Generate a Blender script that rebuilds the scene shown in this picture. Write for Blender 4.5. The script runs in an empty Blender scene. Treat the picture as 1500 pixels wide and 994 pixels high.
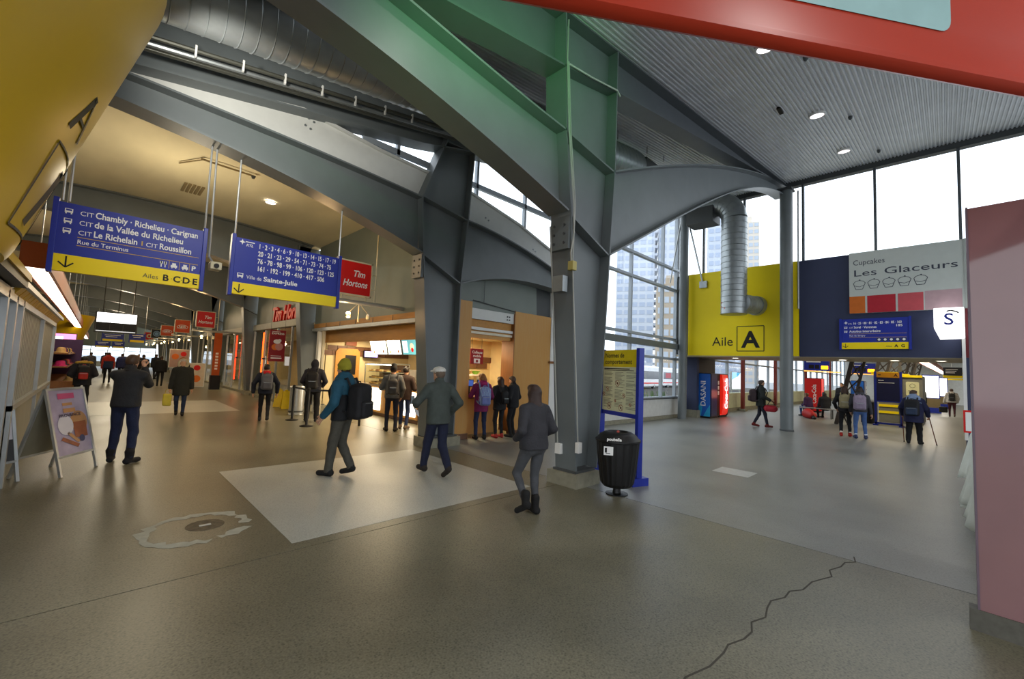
import bpy, bmesh, math, random
import numpy as np
from mathutils import Vector, Matrix, Euler
random.seed(7)
SC = bpy.context.scene
COL = SC.collection
R = math.radians

# ------------------------------------------------------------------ camera
F_PX, YAW, PITCH, ROLL, CAM_H = 622.0, R(45.7), R(3.95), R(2.4), 1.75
def make_camera():
    fw = Vector((math.cos(YAW)*math.cos(PITCH), math.sin(YAW)*math.cos(PITCH), math.sin(PITCH)))
    r = Vector((math.sin(YAW), -math.cos(YAW), 0)); u = r.cross(fw)
    r2 = r*math.cos(ROLL) + u*math.sin(ROLL); u2 = u*math.cos(ROLL) - r*math.sin(ROLL)
    m = Matrix((r2, u2, -fw)).transposed().to_4x4(); m.translation = (0, 0, CAM_H)
    cd = bpy.data.cameras.new('camera'); cd.sensor_width = 36; cd.lens = F_PX/1500*36
    cd.clip_start = 0.05; cd.clip_end = 600
    co = bpy.data.objects.new('camera', cd); co.matrix_world = m; COL.objects.link(co)
    SC.camera = co
make_camera()

# ------------------------------------------------------------------ world, exposure
w = bpy.data.worlds.new('overcast_sky'); SC.world = w; w.use_nodes = True
bg = w.node_tree.nodes['Background']
bg.inputs[0].default_value = (0.90, 0.95, 1.0, 1); bg.inputs[1].default_value = 2.5
SC.view_settings.view_transform = 'Standard'; SC.view_settings.look = 'None'
SC.view_settings.gamma = 1.0; SC.view_settings.use_curve_mapping = False
SC.view_settings.exposure = 0.0
SC.cycles.max_bounces = 8; SC.cycles.diffuse_bounces = 4; SC.cycles.glossy_bounces = 3
SC.cycles.transparent_max_bounces = 16; SC.cycles.sample_clamp_indirect = 4.0
SC.cycles.use_denoising = True

# ------------------------------------------------------------------ lamps
def lamp(name, kind, loc, energy, color, size=0.3, direction=(0, 0, -1), size_y=None, spot=None, blend=0.6):
    ld = bpy.data.lights.new(name, kind); ld.energy = energy; ld.color = color
    if kind == 'AREA':
        ld.shape = 'RECTANGLE' if size_y else 'DISK'; ld.size = size
        if size_y: ld.size_y = size_y
    else:
        ld.shadow_soft_size = size
    if kind == 'SPOT':
        ld.spot_size = spot or R(90); ld.spot_blend = blend
    o = bpy.data.objects.new(name, ld); COL.objects.link(o); o.location = loc
    o.rotation_euler = Vector(direction).to_track_quat('-Z', 'Y').to_euler()
    return o
WARM = (1.0, 0.74, 0.42); AMBER = (1.0, 0.62, 0.28); NEUT = (1.0, 0.93, 0.82); COOL = (0.86, 0.93, 1.0)
for k in range(9):
    y = 11.6 + 7.72*k
    lamp('hall_fill', 'POINT', (1.0, y, 4.4), 115, (1.0, 0.85, 0.60), 0.35)  # fill light added in mid-air to brighten vault and hall, no fixture
    if k < 4: lamp('hall_fill', 'POINT', (3.2, y-2.0, 4.3), 40, AMBER, 0.25)
lamp('added_green_spot', 'SPOT', (1.6, 0.35, 4.2), 1150, (0.22, 1.0, 0.30), 0.10, (2.0, 3.65, 0.55), spot=R(72), blend=1.0)  # spotlight added without a fixture to tint the near frame green
lamp('added_band_spot', 'SPOT', (0.4, 5.2, 4.9), 420, (1.0, 0.96, 0.86), 0.08, (1.4, 2.8, 0.75), spot=R(80), blend=1.0)  # unseen spot added to brighten the grey band above the second arch
lamp('added_sign_spot', 'SPOT', (1.2, 4.3, 4.85), 260, (1.0, 0.95, 0.85), 0.08, (0.1, 3.7, -1.6), spot=R(70), blend=1.0)  # extra spot with no fixture, brightens the hanging blue signs


# ------------------------------------------------------------------ helpers
def lin(c):
    if isinstance(c, str):
        c = tuple(int(c[i:i+2], 16)/255 for i in (0, 2, 4))
    return tuple((x/12.92 if x <= 0.04045 else ((x+0.055)/1.055)**2.4) for x in c[:3])
MATS = {}
def mat(name, col, rough=0.6, metal=0.0, var=0.06, scale=6.0, bump=0.0, bscale=None, emit=0.0, ecol=None, spec=0.4, stretch=None, col2=None, detail=4.0):
    if name in MATS: return MATS[name]
    m = bpy.data.materials.new(name); m.use_nodes = True; nt = m.node_tree; N = nt.nodes; L = nt.links
    b = N['Principled BSDF']; c = lin(col)
    b.inputs['Roughness'].default_value = rough; b.inputs['Metallic'].default_value = metal
    b.inputs['Specular IOR Level'].default_value = spec
    tc = N.new('ShaderNodeTexCoord'); mp = N.new('ShaderNodeMapping'); L.new(tc.outputs['Object'], mp.inputs[0])
    if stretch: mp.inputs['Scale'].default_value = stretch
    nz = N.new('ShaderNodeTexNoise'); nz.inputs['Scale'].default_value = scale; nz.inputs['Detail'].default_value = detail
    L.new(mp.outputs[0], nz.inputs[0])
    rp = N.new('ShaderNodeValToRGB'); c2 = lin(col2) if col2 else c
    rp.color_ramp.elements[0].position = 0.3; rp.color_ramp.elements[1].position = 0.7
    rp.color_ramp.elements[0].color = tuple(max(0, x*(1-var)) for x in c)+(1,)
    rp.color_ramp.elements[1].color = tuple(min(1, x*(1+var)) for x in c2)+(1,)
    L.new(nz.outputs[0], rp.inputs[0]); L.new(rp.outputs[0], b.inputs['Base Color'])
    if bump:
        bp = N.new('ShaderNodeBump'); bp.inputs['Strength'].default_value = bump; bp.inputs['Distance'].default_value = 0.02
        n2 = N.new('ShaderNodeTexNoise'); n2.inputs['Scale'].default_value = bscale or scale*4; n2.inputs['Detail'].default_value = 3
        L.new(mp.outputs[0], n2.inputs[0]); L.new(n2.outputs[0], bp.inputs['Height']); L.new(bp.outputs[0], b.inputs['Normal'])
    if emit:
        b.inputs['Emission Color'].default_value = lin(ecol or col)+(1,); b.inputs['Emission Strength'].default_value = emit
    MATS[name] = m; return m
def glassmat(name, tint=(0.93, 0.97, 1.0), refl=0.10, rough=0.02):
    if name in MATS: return MATS[name]
    m = bpy.data.materials.new(name); m.use_nodes = True; nt = m.node_tree; N = nt.nodes; L = nt.links
    N.remove(N['Principled BSDF']); out = N['Material Output']
    tr = N.new('ShaderNodeBsdfTransparent'); tr.inputs[0].default_value = tuple(tint)+(1,)
    gl = N.new('ShaderNodeBsdfGlossy'); gl.inputs['Roughness'].default_value = rough
    fr = N.new('ShaderNodeFresnel'); ior = 1.0+refl*3.5; ge = N.new('ShaderNodeNewGeometry'); mr = N.new('ShaderNodeMapRange'); mr.inputs['To Min'].default_value = ior; mr.inputs['To Max'].default_value = 1/ior
    L.new(ge.outputs['Backfacing'], mr.inputs['Value']); L.new(mr.outputs[0], fr.inputs[0])
    mx = N.new('ShaderNodeMixShader'); L.new(fr.outputs[0], mx.inputs[0]); L.new(tr.outputs[0], mx.inputs[1]); L.new(gl.outputs[0], mx.inputs[2])
    L.new(mx.outputs[0], out.inputs[0]); MATS[name] = m; return m

WLOC = {}
def wl(o): return WLOC.get(o.name, Vector((0, 0, 0)))
def tag(o, label=None, cat=None, group=None, kind=None):
    if label: o['label'] = label
    if cat: o['category'] = cat
    if group: o['group'] = group
    if kind: o['kind'] = kind
    return o
def thing(name, label, cat, loc=(0, 0, 0), rz=0.0, group=None):
    o = bpy.data.objects.new(name, None); o.empty_display_size = 0.2; COL.objects.link(o)
    o.location = loc; o.rotation_euler = (0, 0, rz); WLOC[o.name] = Vector(loc)
    return tag(o, label, cat, group)
def struct(name, loc=(0, 0, 0)):
    o = bpy.data.objects.new(name, None); o.empty_display_size = 0.2; COL.objects.link(o)
    o.location = loc; WLOC[o.name] = Vector(loc); o['kind'] = 'structure'; return o
class MB:
    def __init__(s): s.v = []; s.f = []; s.m = []
    def add(s, vs, fs, mi=0):
        n = len(s.v); s.v += [tuple(x) for x in vs]; s.f += [tuple(i+n for i in f) for f in fs]; s.m += [mi]*len(fs); return s
    def box(s, x0, y0, z0, x1, y1, z1, mi=0):
        x0, x1 = sorted((x0, x1)); y0, y1 = sorted((y0, y1)); z0, z1 = sorted((z0, z1))
        return s.add([(x0,y0,z0),(x1,y0,z0),(x1,y1,z0),(x0,y1,z0),(x0,y0,z1),(x1,y0,z1),(x1,y1,z1),(x0,y1,z1)],
              [(0,3,2,1),(4,5,6,7),(0,1,5,4),(1,2,6,5),(2,3,7,6),(3,0,4,7)], mi)
    def bar(s, a, b, w, h, up=(0, 0, 1), mi=0):
        a = Vector(a); b = Vector(b); d = (b-a).normalized(); up = Vector(up)
        if abs(d.dot(up)) > 0.99: up = Vector((1, 0, 0))
        r = d.cross(up).normalized(); u = r.cross(d)
        vs = []
        for p in (a, b):
            for sx, sy in ((-1,-1),(1,-1),(1,1),(-1,1)): vs.append(p + r*(sx*w/2) + u*(sy*h/2))
        return s.add(vs, [(0,3,2,1),(4,5,6,7),(0,1,5,4),(1,2,6,5),(2,3,7,6),(3,0,4,7)], mi)
    def tube(s, pts, r, n=8, cap=True, mi=0):
        pts = [Vector(p) for p in pts]; rs = r if isinstance(r, (list, tuple)) else [r]*len(pts)
        rings = []; up = Vector((0, 0, 1))
        for i, p in enumerate(pts):
            d = (pts[min(i+1, len(pts)-1)] - pts[max(i-1, 0)]).normalized()
            if abs(d.dot(up)) > 0.98: up = Vector((1, 0, 0)) if abs(d.x) < 0.9 else Vector((0, 1, 0))
            a = d.cross(up).normalized(); b = a.cross(d); up = b
            rings.append([p + a*(rs[i]*math.cos(2*math.pi*k/n)) + b*(rs[i]*math.sin(2*math.pi*k/n)) for k in range(n)])
        vs = [v for g in rings for v in g]; fs = []
        for i in range(len(pts)-1):
            for k in range(n): fs.append((i*n+k, i*n+(k+1)%n, (i+1)*n+(k+1)%n, (i+1)*n+k))
        if cap: fs += [tuple(range(n-1, -1, -1)), tuple((len(pts)-1)*n+k for k in range(n))]
        return s.add(vs, fs, mi)
    def lathe(s, prof, c=(0, 0, 0), n=24, mi=0, a0=0.0, a1=2*math.pi, sy=1.0):
        full = abs(a1-a0-2*math.pi) < 1e-6; k = n if full else n+1; vs = []; fs = []
        for r, z in prof:
            for i in range(k):
                a = a0+(a1-a0)*i/n; vs.append((c[0]+r*math.cos(a), c[1]+r*math.sin(a)*sy, c[2]+z))
        for j in range(len(prof)-1):
            for i in range(n): fs.append((j*k+i, j*k+(i+1)%k, (j+1)*k+(i+1)%k, (j+1)*k+i))
        if full:
            fs.append(tuple(range(k-1, -1, -1))); fs.append(tuple((len(prof)-1)*k+i for i in range(k)))
        return s.add(vs, fs, mi)
    def prism(s, poly, axis, a, b, mi=0):
        def P(p, t): return {'x': (t, p[0], p[1]), 'y': (p[0], t, p[1]), 'z': (p[0], p[1], t)}[axis]
        n = len(poly); vs = [P(p, a) for p in poly]+[P(p, b) for p in poly]
        fs = [tuple(range(n)), tuple(range(2*n-1, n-1, -1))]+[(i, (i+1)%n, n+(i+1)%n, n+i) for i in range(n)]
        return s.add(vs, fs, mi)
    def flange(s, line, y0, y1, t, mi=0):
        """plate following a polyline in the X-Z plane, from y0 to y1, thickness t"""
        n = len(line); vs = []
        for i, (x, z) in enumerate(line):
            a = Vector(line[max(i-1, 0)]); b = Vector(line[min(i+1, n-1)]); d = (b-a).normalized(); nx, nz = -d.y*t/2, d.x*t/2
            vs += [(x-nx, y0, z-nz), (x-nx, y1, z-nz), (x+nx, y1, z+nz), (x+nx, y0, z+nz)]
        fs = [(0, 1, 2, 3), tuple(4*(n-1)+k for k in (3, 2, 1, 0))]
        for i in range(n-1):
            for k in range(4): fs.append((4*i+k, 4*i+(k+1)%4, 4*i+4+(k+1)%4, 4*i+4+k))
        return s.add(vs, fs, mi)
    def sphere(s, c, r, n=10, m=6, sc=(1, 1, 1), mi=0):
        prof = [(math.sin(math.pi*j/m), -math.cos(math.pi*j/m)) for j in range(m+1)]; vs = []; fs = []
        for pr, pz in prof:
            for i in range(n):
                a = 2*math.pi*i/n; vs.append((c[0]+r*sc[0]*pr*math.cos(a), c[1]+r*sc[1]*pr*math.sin(a), c[2]+r*sc[2]*pz))
        for j in range(m):
            for i in range(n): fs.append((j*n+i, j*n+(i+1)%n, (j+1)*n+(i+1)%n, (j+1)*n+i))
        return s.add(vs, fs, mi)
    def build(s, name, mats, parent=None, smooth=False, local=False, bevel=0.0, kind=None, recalc=True):
        me = bpy.data.meshes.new(name); me.from_pydata(s.v, [], s.f)
        if not isinstance(mats, (list, tuple)): mats = [mats]
        for m in mats: me.materials.append(m)
        if len(mats) > 1: me.polygons.foreach_set('material_index', s.m)
        if recalc:
            bm = bmesh.new(); bm.from_mesh(me); bmesh.ops.remove_doubles(bm, verts=bm.verts, dist=1e-5)
            bmesh.ops.recalc_face_normals(bm, faces=bm.faces); bm.to_mesh(me); bm.free()
        if smooth:
            me.polygons.foreach_set('use_smooth', [True]*len(me.polygons))
            try: me.set_sharp_from_angle(angle=R(35))
            except Exception: pass
        o = bpy.data.objects.new(name, me); COL.objects.link(o)
        if parent is not None:
            o.parent = parent
            if not local: o.location = -wl(parent)
        if bevel:
            bv = o.modifiers.new('bevel', 'BEVEL'); bv.width = bevel; bv.segments = 2; bv.limit_method = 'ANGLE'
        if kind: o['kind'] = kind
        return o
def bx(name, m, parent, *a, **k): return MB().box(*a).build(name, m, parent, **k)
def copy_obj(o, parent=None, loc=None):
    c = o.copy(); COL.objects.link(c)
    if parent is not None: c.parent = parent
    if loc is not None: c.location = loc
    return c
def copy_tree(o, parent=None):
    c = o.copy(); COL.objects.link(c); c.parent = parent; WLOC[c.name] = wl(o)
    for ch in list(o.children): copy_tree(ch, c)
    return c
FACE = {'-y': ((1,0,0),(0,0,1)), '-x': ((0,-1,0),(0,0,1)), '+x': ((0,1,0),(0,0,1)), '+y': ((-1,0,0),(0,0,1))}
def text(s, size, loc, face, m, parent, name='lettering', bold=0.0, align='LEFT', shear=0.0, sx=1.0, spacing=1.0, local=False, depth=0.0, valign='BOTTOM_BASELINE', width=None):
    cu = bpy.data.curves.new(name, 'FONT'); cu.body = s; cu.size = size; cu.align_x = align; cu.offset = bold*size; cu.shear = shear
    cu.space_character = spacing; cu.extrude = depth; cu.resolution_u = 3; cu.align_y = valign
    t = bpy.data.objects.new('tmp', cu); me = bpy.data.meshes.new_from_object(t); bpy.data.objects.remove(t); bpy.data.curves.remove(cu)
    if width:
        xx = [q.co.x for q in me.vertices]
        if xx: sx = width/max(1e-6, max(xx)-min(xx))
    r, u = (Vector(a) for a in (FACE[face] if isinstance(face, str) else face)); n = r.cross(u)
    M = Matrix((r*sx, u, n)).transposed().to_4x4(); M.translation = Vector(loc); me.transform(M)
    me.materials.clear(); me.materials.append(m); me.name = name
    o = bpy.data.objects.new(name, me); COL.objects.link(o)
    if parent is not None:
        o.parent = parent
        if not local: o.location = -wl(parent)
    return o
class Board:
    """flat print helper: u to the viewer's right, v up, on a face with origin o"""
    def __init__(s, o, face, parent, eps=0.003, local=False):
        s.o = Vector(o); s.r, s.u = (Vector(a) for a in (FACE[face] if isinstance(face, str) else face)); s.n = s.r.cross(s.u); s.p = parent; s.eps = eps; s.local = local
    def pt(s, u, v, e=1.0): return s.o + s.r*u + s.u*v + s.n*(s.eps*e)
    def rect(s, u0, v0, u1, v1, m, name='print', e=1.0):
        return MB().add([s.pt(u0,v0,e), s.pt(u1,v0,e), s.pt(u1,v1,e), s.pt(u0,v1,e)], [(0,1,2,3)]).build(name, m, s.p, recalc=False, local=s.local)
    def poly(s, pts, m, name='print', e=1.0):
        return MB().add([s.pt(u,v,e) for u, v in pts], [tuple(range(len(pts)))]).build(name, m, s.p, recalc=False, local=s.local)
    def line(s, pts, wd, m, name='rule', e=1.0, closed=False):
        mb = MB(); q = pts+[pts[0]] if closed else pts
        for a, b in zip(q[:-1], q[1:]):
            d = Vector((b[0]-a[0], b[1]-a[1])); d.normalize(); nx, ny = -d.y*wd/2, d.x*wd/2
            mb.add([s.pt(a[0]-nx,a[1]-ny,e), s.pt(b[0]-nx,b[1]-ny,e), s.pt(b[0]+nx,b[1]+ny,e), s.pt(a[0]+nx,a[1]+ny,e)], [(0,1,2,3)])
        return mb.build(name, m, s.p, recalc=False, local=s.local)
    def rects(s, lst, m, name='print', e=1.0):
        mb = MB()
        for u0, v0, u1, v1 in lst: mb.add([s.pt(u0,v0,e), s.pt(u1,v0,e), s.pt(u1,v1,e), s.pt(u0,v1,e)], [(0,1,2,3)])
        return mb.build(name, m, s.p, recalc=False, local=s.local)
    def disc(s, u, v, r, m, name='print', e=1.0, n=20, ry=None):
        return s.poly([(u+r*math.cos(2*math.pi*k/n), v+(ry or r)*math.sin(2*math.pi*k/n)) for k in range(n)], m, name, e)
    def ring(s, u, v, r, wd, m, name='print', e=1.0, n=18):
        return s.line([(u+r*math.cos(2*math.pi*k/n), v+r*math.sin(2*math.pi*k/n)) for k in range(n)], wd, m, name, e, True)
    def text(s, t, size, u, v, m, name='lettering', e=1.0, **k):
        return text(t, size, s.pt(u, v, e), (s.r, s.u), m, s.p, name, local=s.local, **k)

# ------------------------------------------------------------------ materials
STEEL = mat('grey_painted_steel', '6b7274', 0.42, 0.0, 0.05, 3.0, 0.02, 40, spec=0.5)
STEELD = mat('dark_painted_steel', '4a4d4e', 0.5, 0.0, 0.05, 3.0)
GALV = mat('galvanised_metal', '9aa0a2', 0.38, 0.7, 0.10, 5.0, 0.03, 30)
DECK = mat('corrugated_roof_metal', 'dde0e4', 0.40, 0.15, 0.05, 2.0)
CREAM = mat('cream_plaster', 'd6ccab', 0.8, 0, 0.14, 1.0, 0.04, 60, stretch=(1, .35, 1), detail=8.0)
ALU = mat('brushed_aluminium', 'b9bcbc', 0.35, 0.6, 0.05, 8)
WHITE = mat('white_paint', 'e6e6e2', 0.5, 0, 0.02)
WPRINT = mat('white_print', 'f2f2f0', 0.6, 0, 0.0)
BLACK = mat('black_plastic', '151516', 0.45, 0, 0.1, 10)
BPRINT = mat('black_print', '111111', 0.6, 0, 0.0)
BLUE = mat('sign_blue', '1c2f9c', 0.45, 0, 0.03, 4)
BLUEF = mat('sign_frame_blue', '1b2f9a', 0.4, 0, 0.03, 4)
YELL = mat('sign_yellow', 'ffe000', 0.45, 0, 0.02, 4)
NAVY = mat('navy_paint', '333a56', 0.6, 0, 0.05, 2)
RED = mat('bright_red', 'd8150f', 0.45, 0, 0.03)
ORANGE = mat('orange_print', 'e8792a', 0.5, 0, 0.02)
WOOD = mat('maple_veneer', 'cf9f5b', 0.45, 0, 0.10, 3.0, 0.01, 60, stretch=(6, 6, 0.6), col2='bd8a48')
WOODD = mat('brown_wood', '8a5a30', 0.5, 0, 0.12, 4.0, stretch=(6, 6, 0.8))
GLASS = glassmat('window_glass')
SHOPGLASS = glassmat('shop_glass', (0.85, 0.93, 0.90), 0.12)
WFRAME = mat('window_frame_paint', 'a7b0ba', .45, .1, .03)
ROOFB = mat('roof_beam_dark', '5f6468', .45, 0, .05, 3)
CONC = mat('concrete_plinth', '8d8a78', 0.8, 0, 0.15, 8, 0.2, 40)

# ================================================================== FLOOR
def floor_material(name, c1, c2, rough, speck):
    m = bpy.data.materials.new(name); m.use_nodes = True; nt = m.node_tree; N = nt.nodes; L = nt.links; b = N['Principled BSDF']
    tc = N.new('ShaderNodeTexCoord'); 
    n1 = N.new('ShaderNodeTexNoise'); n1.inputs['Scale'].default_value = 0.55; n1.inputs['Detail'].default_value = 6; n1.inputs['Roughness'].default_value = 0.6
    n2 = N.new('ShaderNodeTexVoronoi'); n2.inputs['Scale'].default_value = 46
    n3 = N.new('ShaderNodeTexNoise'); n3.inputs['Scale'].default_value = 70; n3.inputs['Detail'].default_value = 2
    for n in (n1, n2, n3): L.new(tc.outputs['Object'], n.inputs['Vector'])
    r1 = N.new('ShaderNodeValToRGB'); r1.color_ramp.elements[0].position = 0.35; r1.color_ramp.elements[1].position = 0.68
    r1.color_ramp.elements[0].color = lin(c1)+(1,); r1.color_ramp.elements[1].color = lin(c2)+(1,); L.new(n1.outputs[0], r1.inputs[0])
    r2 = N.new('ShaderNodeValToRGB'); e = r2.color_ramp.elements; e[0].position = 0.12; e[0].color = (1-speck,)*3+(1,); e[1].position = 0.42; e[1].color = (1, 1, 1, 1)
    L.new(n2.outputs['Distance'], r2.inputs[0])
    r3 = N.new('ShaderNodeValToRGB'); e = r3.color_ramp.elements; e[0].position = 0.35; e[0].color = (1-speck*0.6,)*3+(1,); e[1].position = 0.65; e[1].color = (1+speck*0.25,)*3+(1,)
    L.new(n3.outputs[0], r3.inputs[0])
    m1 = N.new('ShaderNodeMixRGB'); m1.blend_type = 'MULTIPLY'; m1.inputs[0].default_value = 1; L.new(r1.outputs[0], m1.inputs[1]); L.new(r2.outputs[0], m1.inputs[2])
    m2 = N.new('ShaderNodeMixRGB'); m2.blend_type = 'MULTIPLY'; m2.inputs[0].default_value = 1; L.new(m1.outputs[0], m2.inputs[1]); L.new(r3.outputs[0], m2.inputs[2])
    L.new(m2.outputs[0], b.inputs['Base Color'])
    rr = N.new('ShaderNodeMapRange'); rr.inputs['To Min'].default_value = rough-0.08; rr.inputs['To Max'].default_value = rough+0.12; L.new(n1.outputs[0], rr.inputs['Value'])
    L.new(rr.outputs[0], b.inputs['Roughness']); b.inputs['Specular IOR Level'].default_value = 0.5
    bp = N.new('ShaderNodeBump'); bp.inputs['Strength'].default_value = 0.06; bp.inputs['Distance'].default_value = 0.01; L.new(n3.outputs[0], bp.inputs['Height']); L.new(bp.outputs[0], b.inputs['Normal'])
    MATS[name] = m; return m
FL1 = floor_material('worn_aggregate_concrete', '6a6755', '85816d', 0.34, 0.45)
FL2 = floor_material('smooth_grey_concrete', '767873', '90918b', 0.36, 0.22)
FL3 = floor_material('pale_grey_terrazzo', 'b0b3ab', 'c2c4bc', 0.36, 0.22)
JOINT = mat('dark_joint', '2c2b26', 0.9)
floor = struct('floor')
bx('joint_bed', JOINT, floor, -8, -9, -0.16, 90, 92, -0.035)
G = 0.006
for (x0, y0, x1, y1, m) in [(-8, -9, 5.5-G, 4.24, FL1), (-8, 4.24+2*G, 5.5-G, 92, FL1), (5.5+G, -9, 18.0, 8.2, FL2), (18.0+G, -9, 90, 8.2, FL2), (5.5+G, 8.2+G, 24, 92, FL1)]:
    bx('concrete_slab', m, floor, x0, y0, -0.06, x1, y1, 0.0)
bx('floor_inlay', FL3, floor, 1.48, 4.41, -0.02, 4.82, 7.78, 0.002)
bx('floor_inlay', FL3, floor, -0.95, 16.3, -0.02, 3.55, 20.5, 0.002)
bx('floor_hatch', mat('pale_steel_plate', 'b9bcba', 0.4, 0.2, 0.08, 12), floor, 8.42, 2.5, -0.02, 8.98, 3.12, 0.003)
ck = [(5.63,.69),(5.48,.66),(5.38,.73),(5.23,.74),(5.05,.80),(4.9,.76),(4.77,.81),(4.63,.86),(4.4,.88),(4.28,.95),(4.13,.95),(3.98,1.01),(3.84,1.0),(3.68,.97),(3.53,1.02),(3.4,.98),(3.27,.99),(3.12,1.04),(3.01,1.03),(2.81,1.04),(2.6,1.1),(2.4,1.07)]
mb = MB()
for (a, b) in zip(ck[:-1], ck[1:]): mb.bar((a[0], a[1], 0.0), (b[0], b[1], 0.0), 0.012, 0.003)
mb.build('floor_crack', mat('crack_dark', '4b4841', 0.95), floor)
ro = []; ri = []
rnd = random.Random(3)
for k in range(44):
    a = 2*math.pi*k/44; w_ = 0.47+0.05*rnd.uniform(-1, 1); q = 0.39+0.04*rnd.uniform(-1, 1)
    ro.append((0.88+w_*math.cos(a), 5.38+w_*0.98*math.sin(a), 0.002)); ri.append((0.88+q*math.cos(a), 5.38+q*0.98*math.sin(a), 0.002))
mb = MB()
mb.add(ro+ri, [(k, (k+1)%44, 44+(k+1)%44, 44+k) for k in range(44) if k not in (40, 41, 34)])
mb.build('paint_ring', mat('worn_paint', 'b3b4a6', 0.7, 0, 0.12, 14), floor)
mb = MB(); mb.lathe([(0.17, 0.0), (0.165, 0.004), (0.09, 0.004), (0.085, 0.001)], (0.95, 5.42, 0), 20)
mb.build('drain_cover', mat('rusty_patch', '6d624e', 0.8, 0.2, 0.25, 20, 0.3, 60), floor)
bx('drain_slot', mat('pale_steel_plate', 'b9bcba'), floor, 0.90, 5.40, 0, 1.00, 5.44, 0.005)

# ================================================================== STEEL FRAMES
def arcl(x): return 5.307-0.0236*(x+2.2)**2
def arcu(x): return 5.58-0.0075*(x+1.0)**2
def vltz(x): return 6.06-0.015*(x-1.0)**2
def lerp(pl, x):
    for (a, b) in zip(pl[:-1], pl[1:]):
        if a[0] <= x <= b[0]: return a[1]+(b[1]-a[1])*(x-a[0])/(b[0]-a[0])
    return pl[-1][1] if x > pl[-1][0] else pl[0][1]
def bolts(name, parent, pts, nrm, m=STEELD):
    base = None
    for p in pts:
        p = Vector(p)
        if base is None:
            mb = MB(); mb.tube([Vector((0, 0, 0)), Vector(nrm)*0.018], 0.02, 6); base = mb.build('bolt', m, parent, local=True); base.location = p-wl(parent)
        else: copy_obj(base, parent, p-wl(parent))
def steel_frame(y0, colL, colR, low, up, label, fw=0.40, roof=None, rlow=None, rup=None, plinth=(5.25, 5.86), nodes=((4.15, 3.75), (5.42, 5.25)), left=False, far=False, rmat=None):
    rmat = rmat or ROOFB; yc = y0+fw/2; t = 0.03
    f = thing('steel_frame', label, 'steel frame', ((plinth[0]+plinth[1])/2, yc, 0), group='steel frames of the hall')
    bx('plinth', CONC, f, plinth[0], y0-0.09, 0, plinth[1], y0+fw+0.09, 0.2)
    bx('base_plate', STEELD, f, plinth[0]+0.06, y0-0.02, 0.2, plinth[1]-0.04, y0+fw+0.02, 0.235)
    poly = colL+colR[::-1]
    MB().prism(poly, 'y', yc-0.012, yc+0.012).build('column_web', STEEL, f)
    MB().flange(colL, y0, y0+fw, t).build('column_flange', STEEL, f)
    MB().flange(colR, y0, y0+fw, t).build('column_flange', STEEL, f)
    for (zl, zr) in nodes:
        xl = np.interp(zl, [p[1] for p in colL], [p[0] for p in colL]); xr = np.interp(zr, [p[1] for p in colR], [p[0] for p in colR])
        MB().flange([(xl+.02, zl), (xr-.02, zr)], y0+.01, y0+fw-.01, t).build('stiffener', STEEL, f)
    MB().prism(low+up[::-1], 'y', yc-0.012, yc+0.012).build('arch_web', STEEL, f)
    MB().flange(low, y0, y0+fw, t).build('arch_flange', STEEL, f)
    MB().flange(up, y0, y0+fw, t).build('arch_flange', STEEL, f)
    if not far:
        n0 = low[-1] if low[-1][0] > low[0][0] else low[0]
        bx('splice_plate', STEEL, f, colL[1][0]-0.04, y0+0.02, 3.62, colL[1][0]+0.03, y0+fw-0.02, 4.12)
        bolts('bolt', f, [(colL[1][0]-0.04, y0+yy, zz) for yy in (0.1, 0.3) for zz in (3.72, 3.86, 4.0)], (-1, 0, 0))
    if left:
        cl = [(1.8-x, z) for x, z in colL]; cr = [(1.8-x, z) for x, z in colR]
        MB().prism(cl+cr[::-1], 'y', yc-0.012, yc+0.012).build('column_web', STEEL, f)
        MB().flange(cl, y0, y0+fw, t).build('column_flange', STEEL, f); MB().flange(cr, y0, y0+fw, t).build('column_flange', STEEL, f)
    if roof:
        lo, hi = roof
        MB().prism(lo+hi[::-1], 'y', yc+0.014, yc+0.030).build('roof_beam_web', rmat, f)
        MB().flange(lo, y0, y0+fw, t).build('roof_beam_flange', rmat, f)
        MB().flange(hi, y0, y0+fw, t).build('roof_beam_flange', rmat, f)
    if rlow:
        MB().prism(rlow+rup[::-1], 'y', yc-0.012, yc+0.012).build('curved_arm_web', STEEL, f, smooth=True)
        MB().flange(rlow, y0, y0+fw, t).build('curved_arm_flange', STEEL, f, smooth=True)
        MB().flange(rup, y0, y0+fw, t).build('curved_arm_flange', STEEL, f, smooth=True)
    return f
def smooth_line(pts, n=20):
    xs = [p[0] for p in pts]; zs = [p[1] for p in pts]; co = np.polyfit(xs, zs, min(3, len(pts)-1))
    return [(float(x), float(np.polyval(co, x))) for x in np.linspace(xs[0], xs[-1], n)]
def deckz(x): return 6.73+0.128*x
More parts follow.
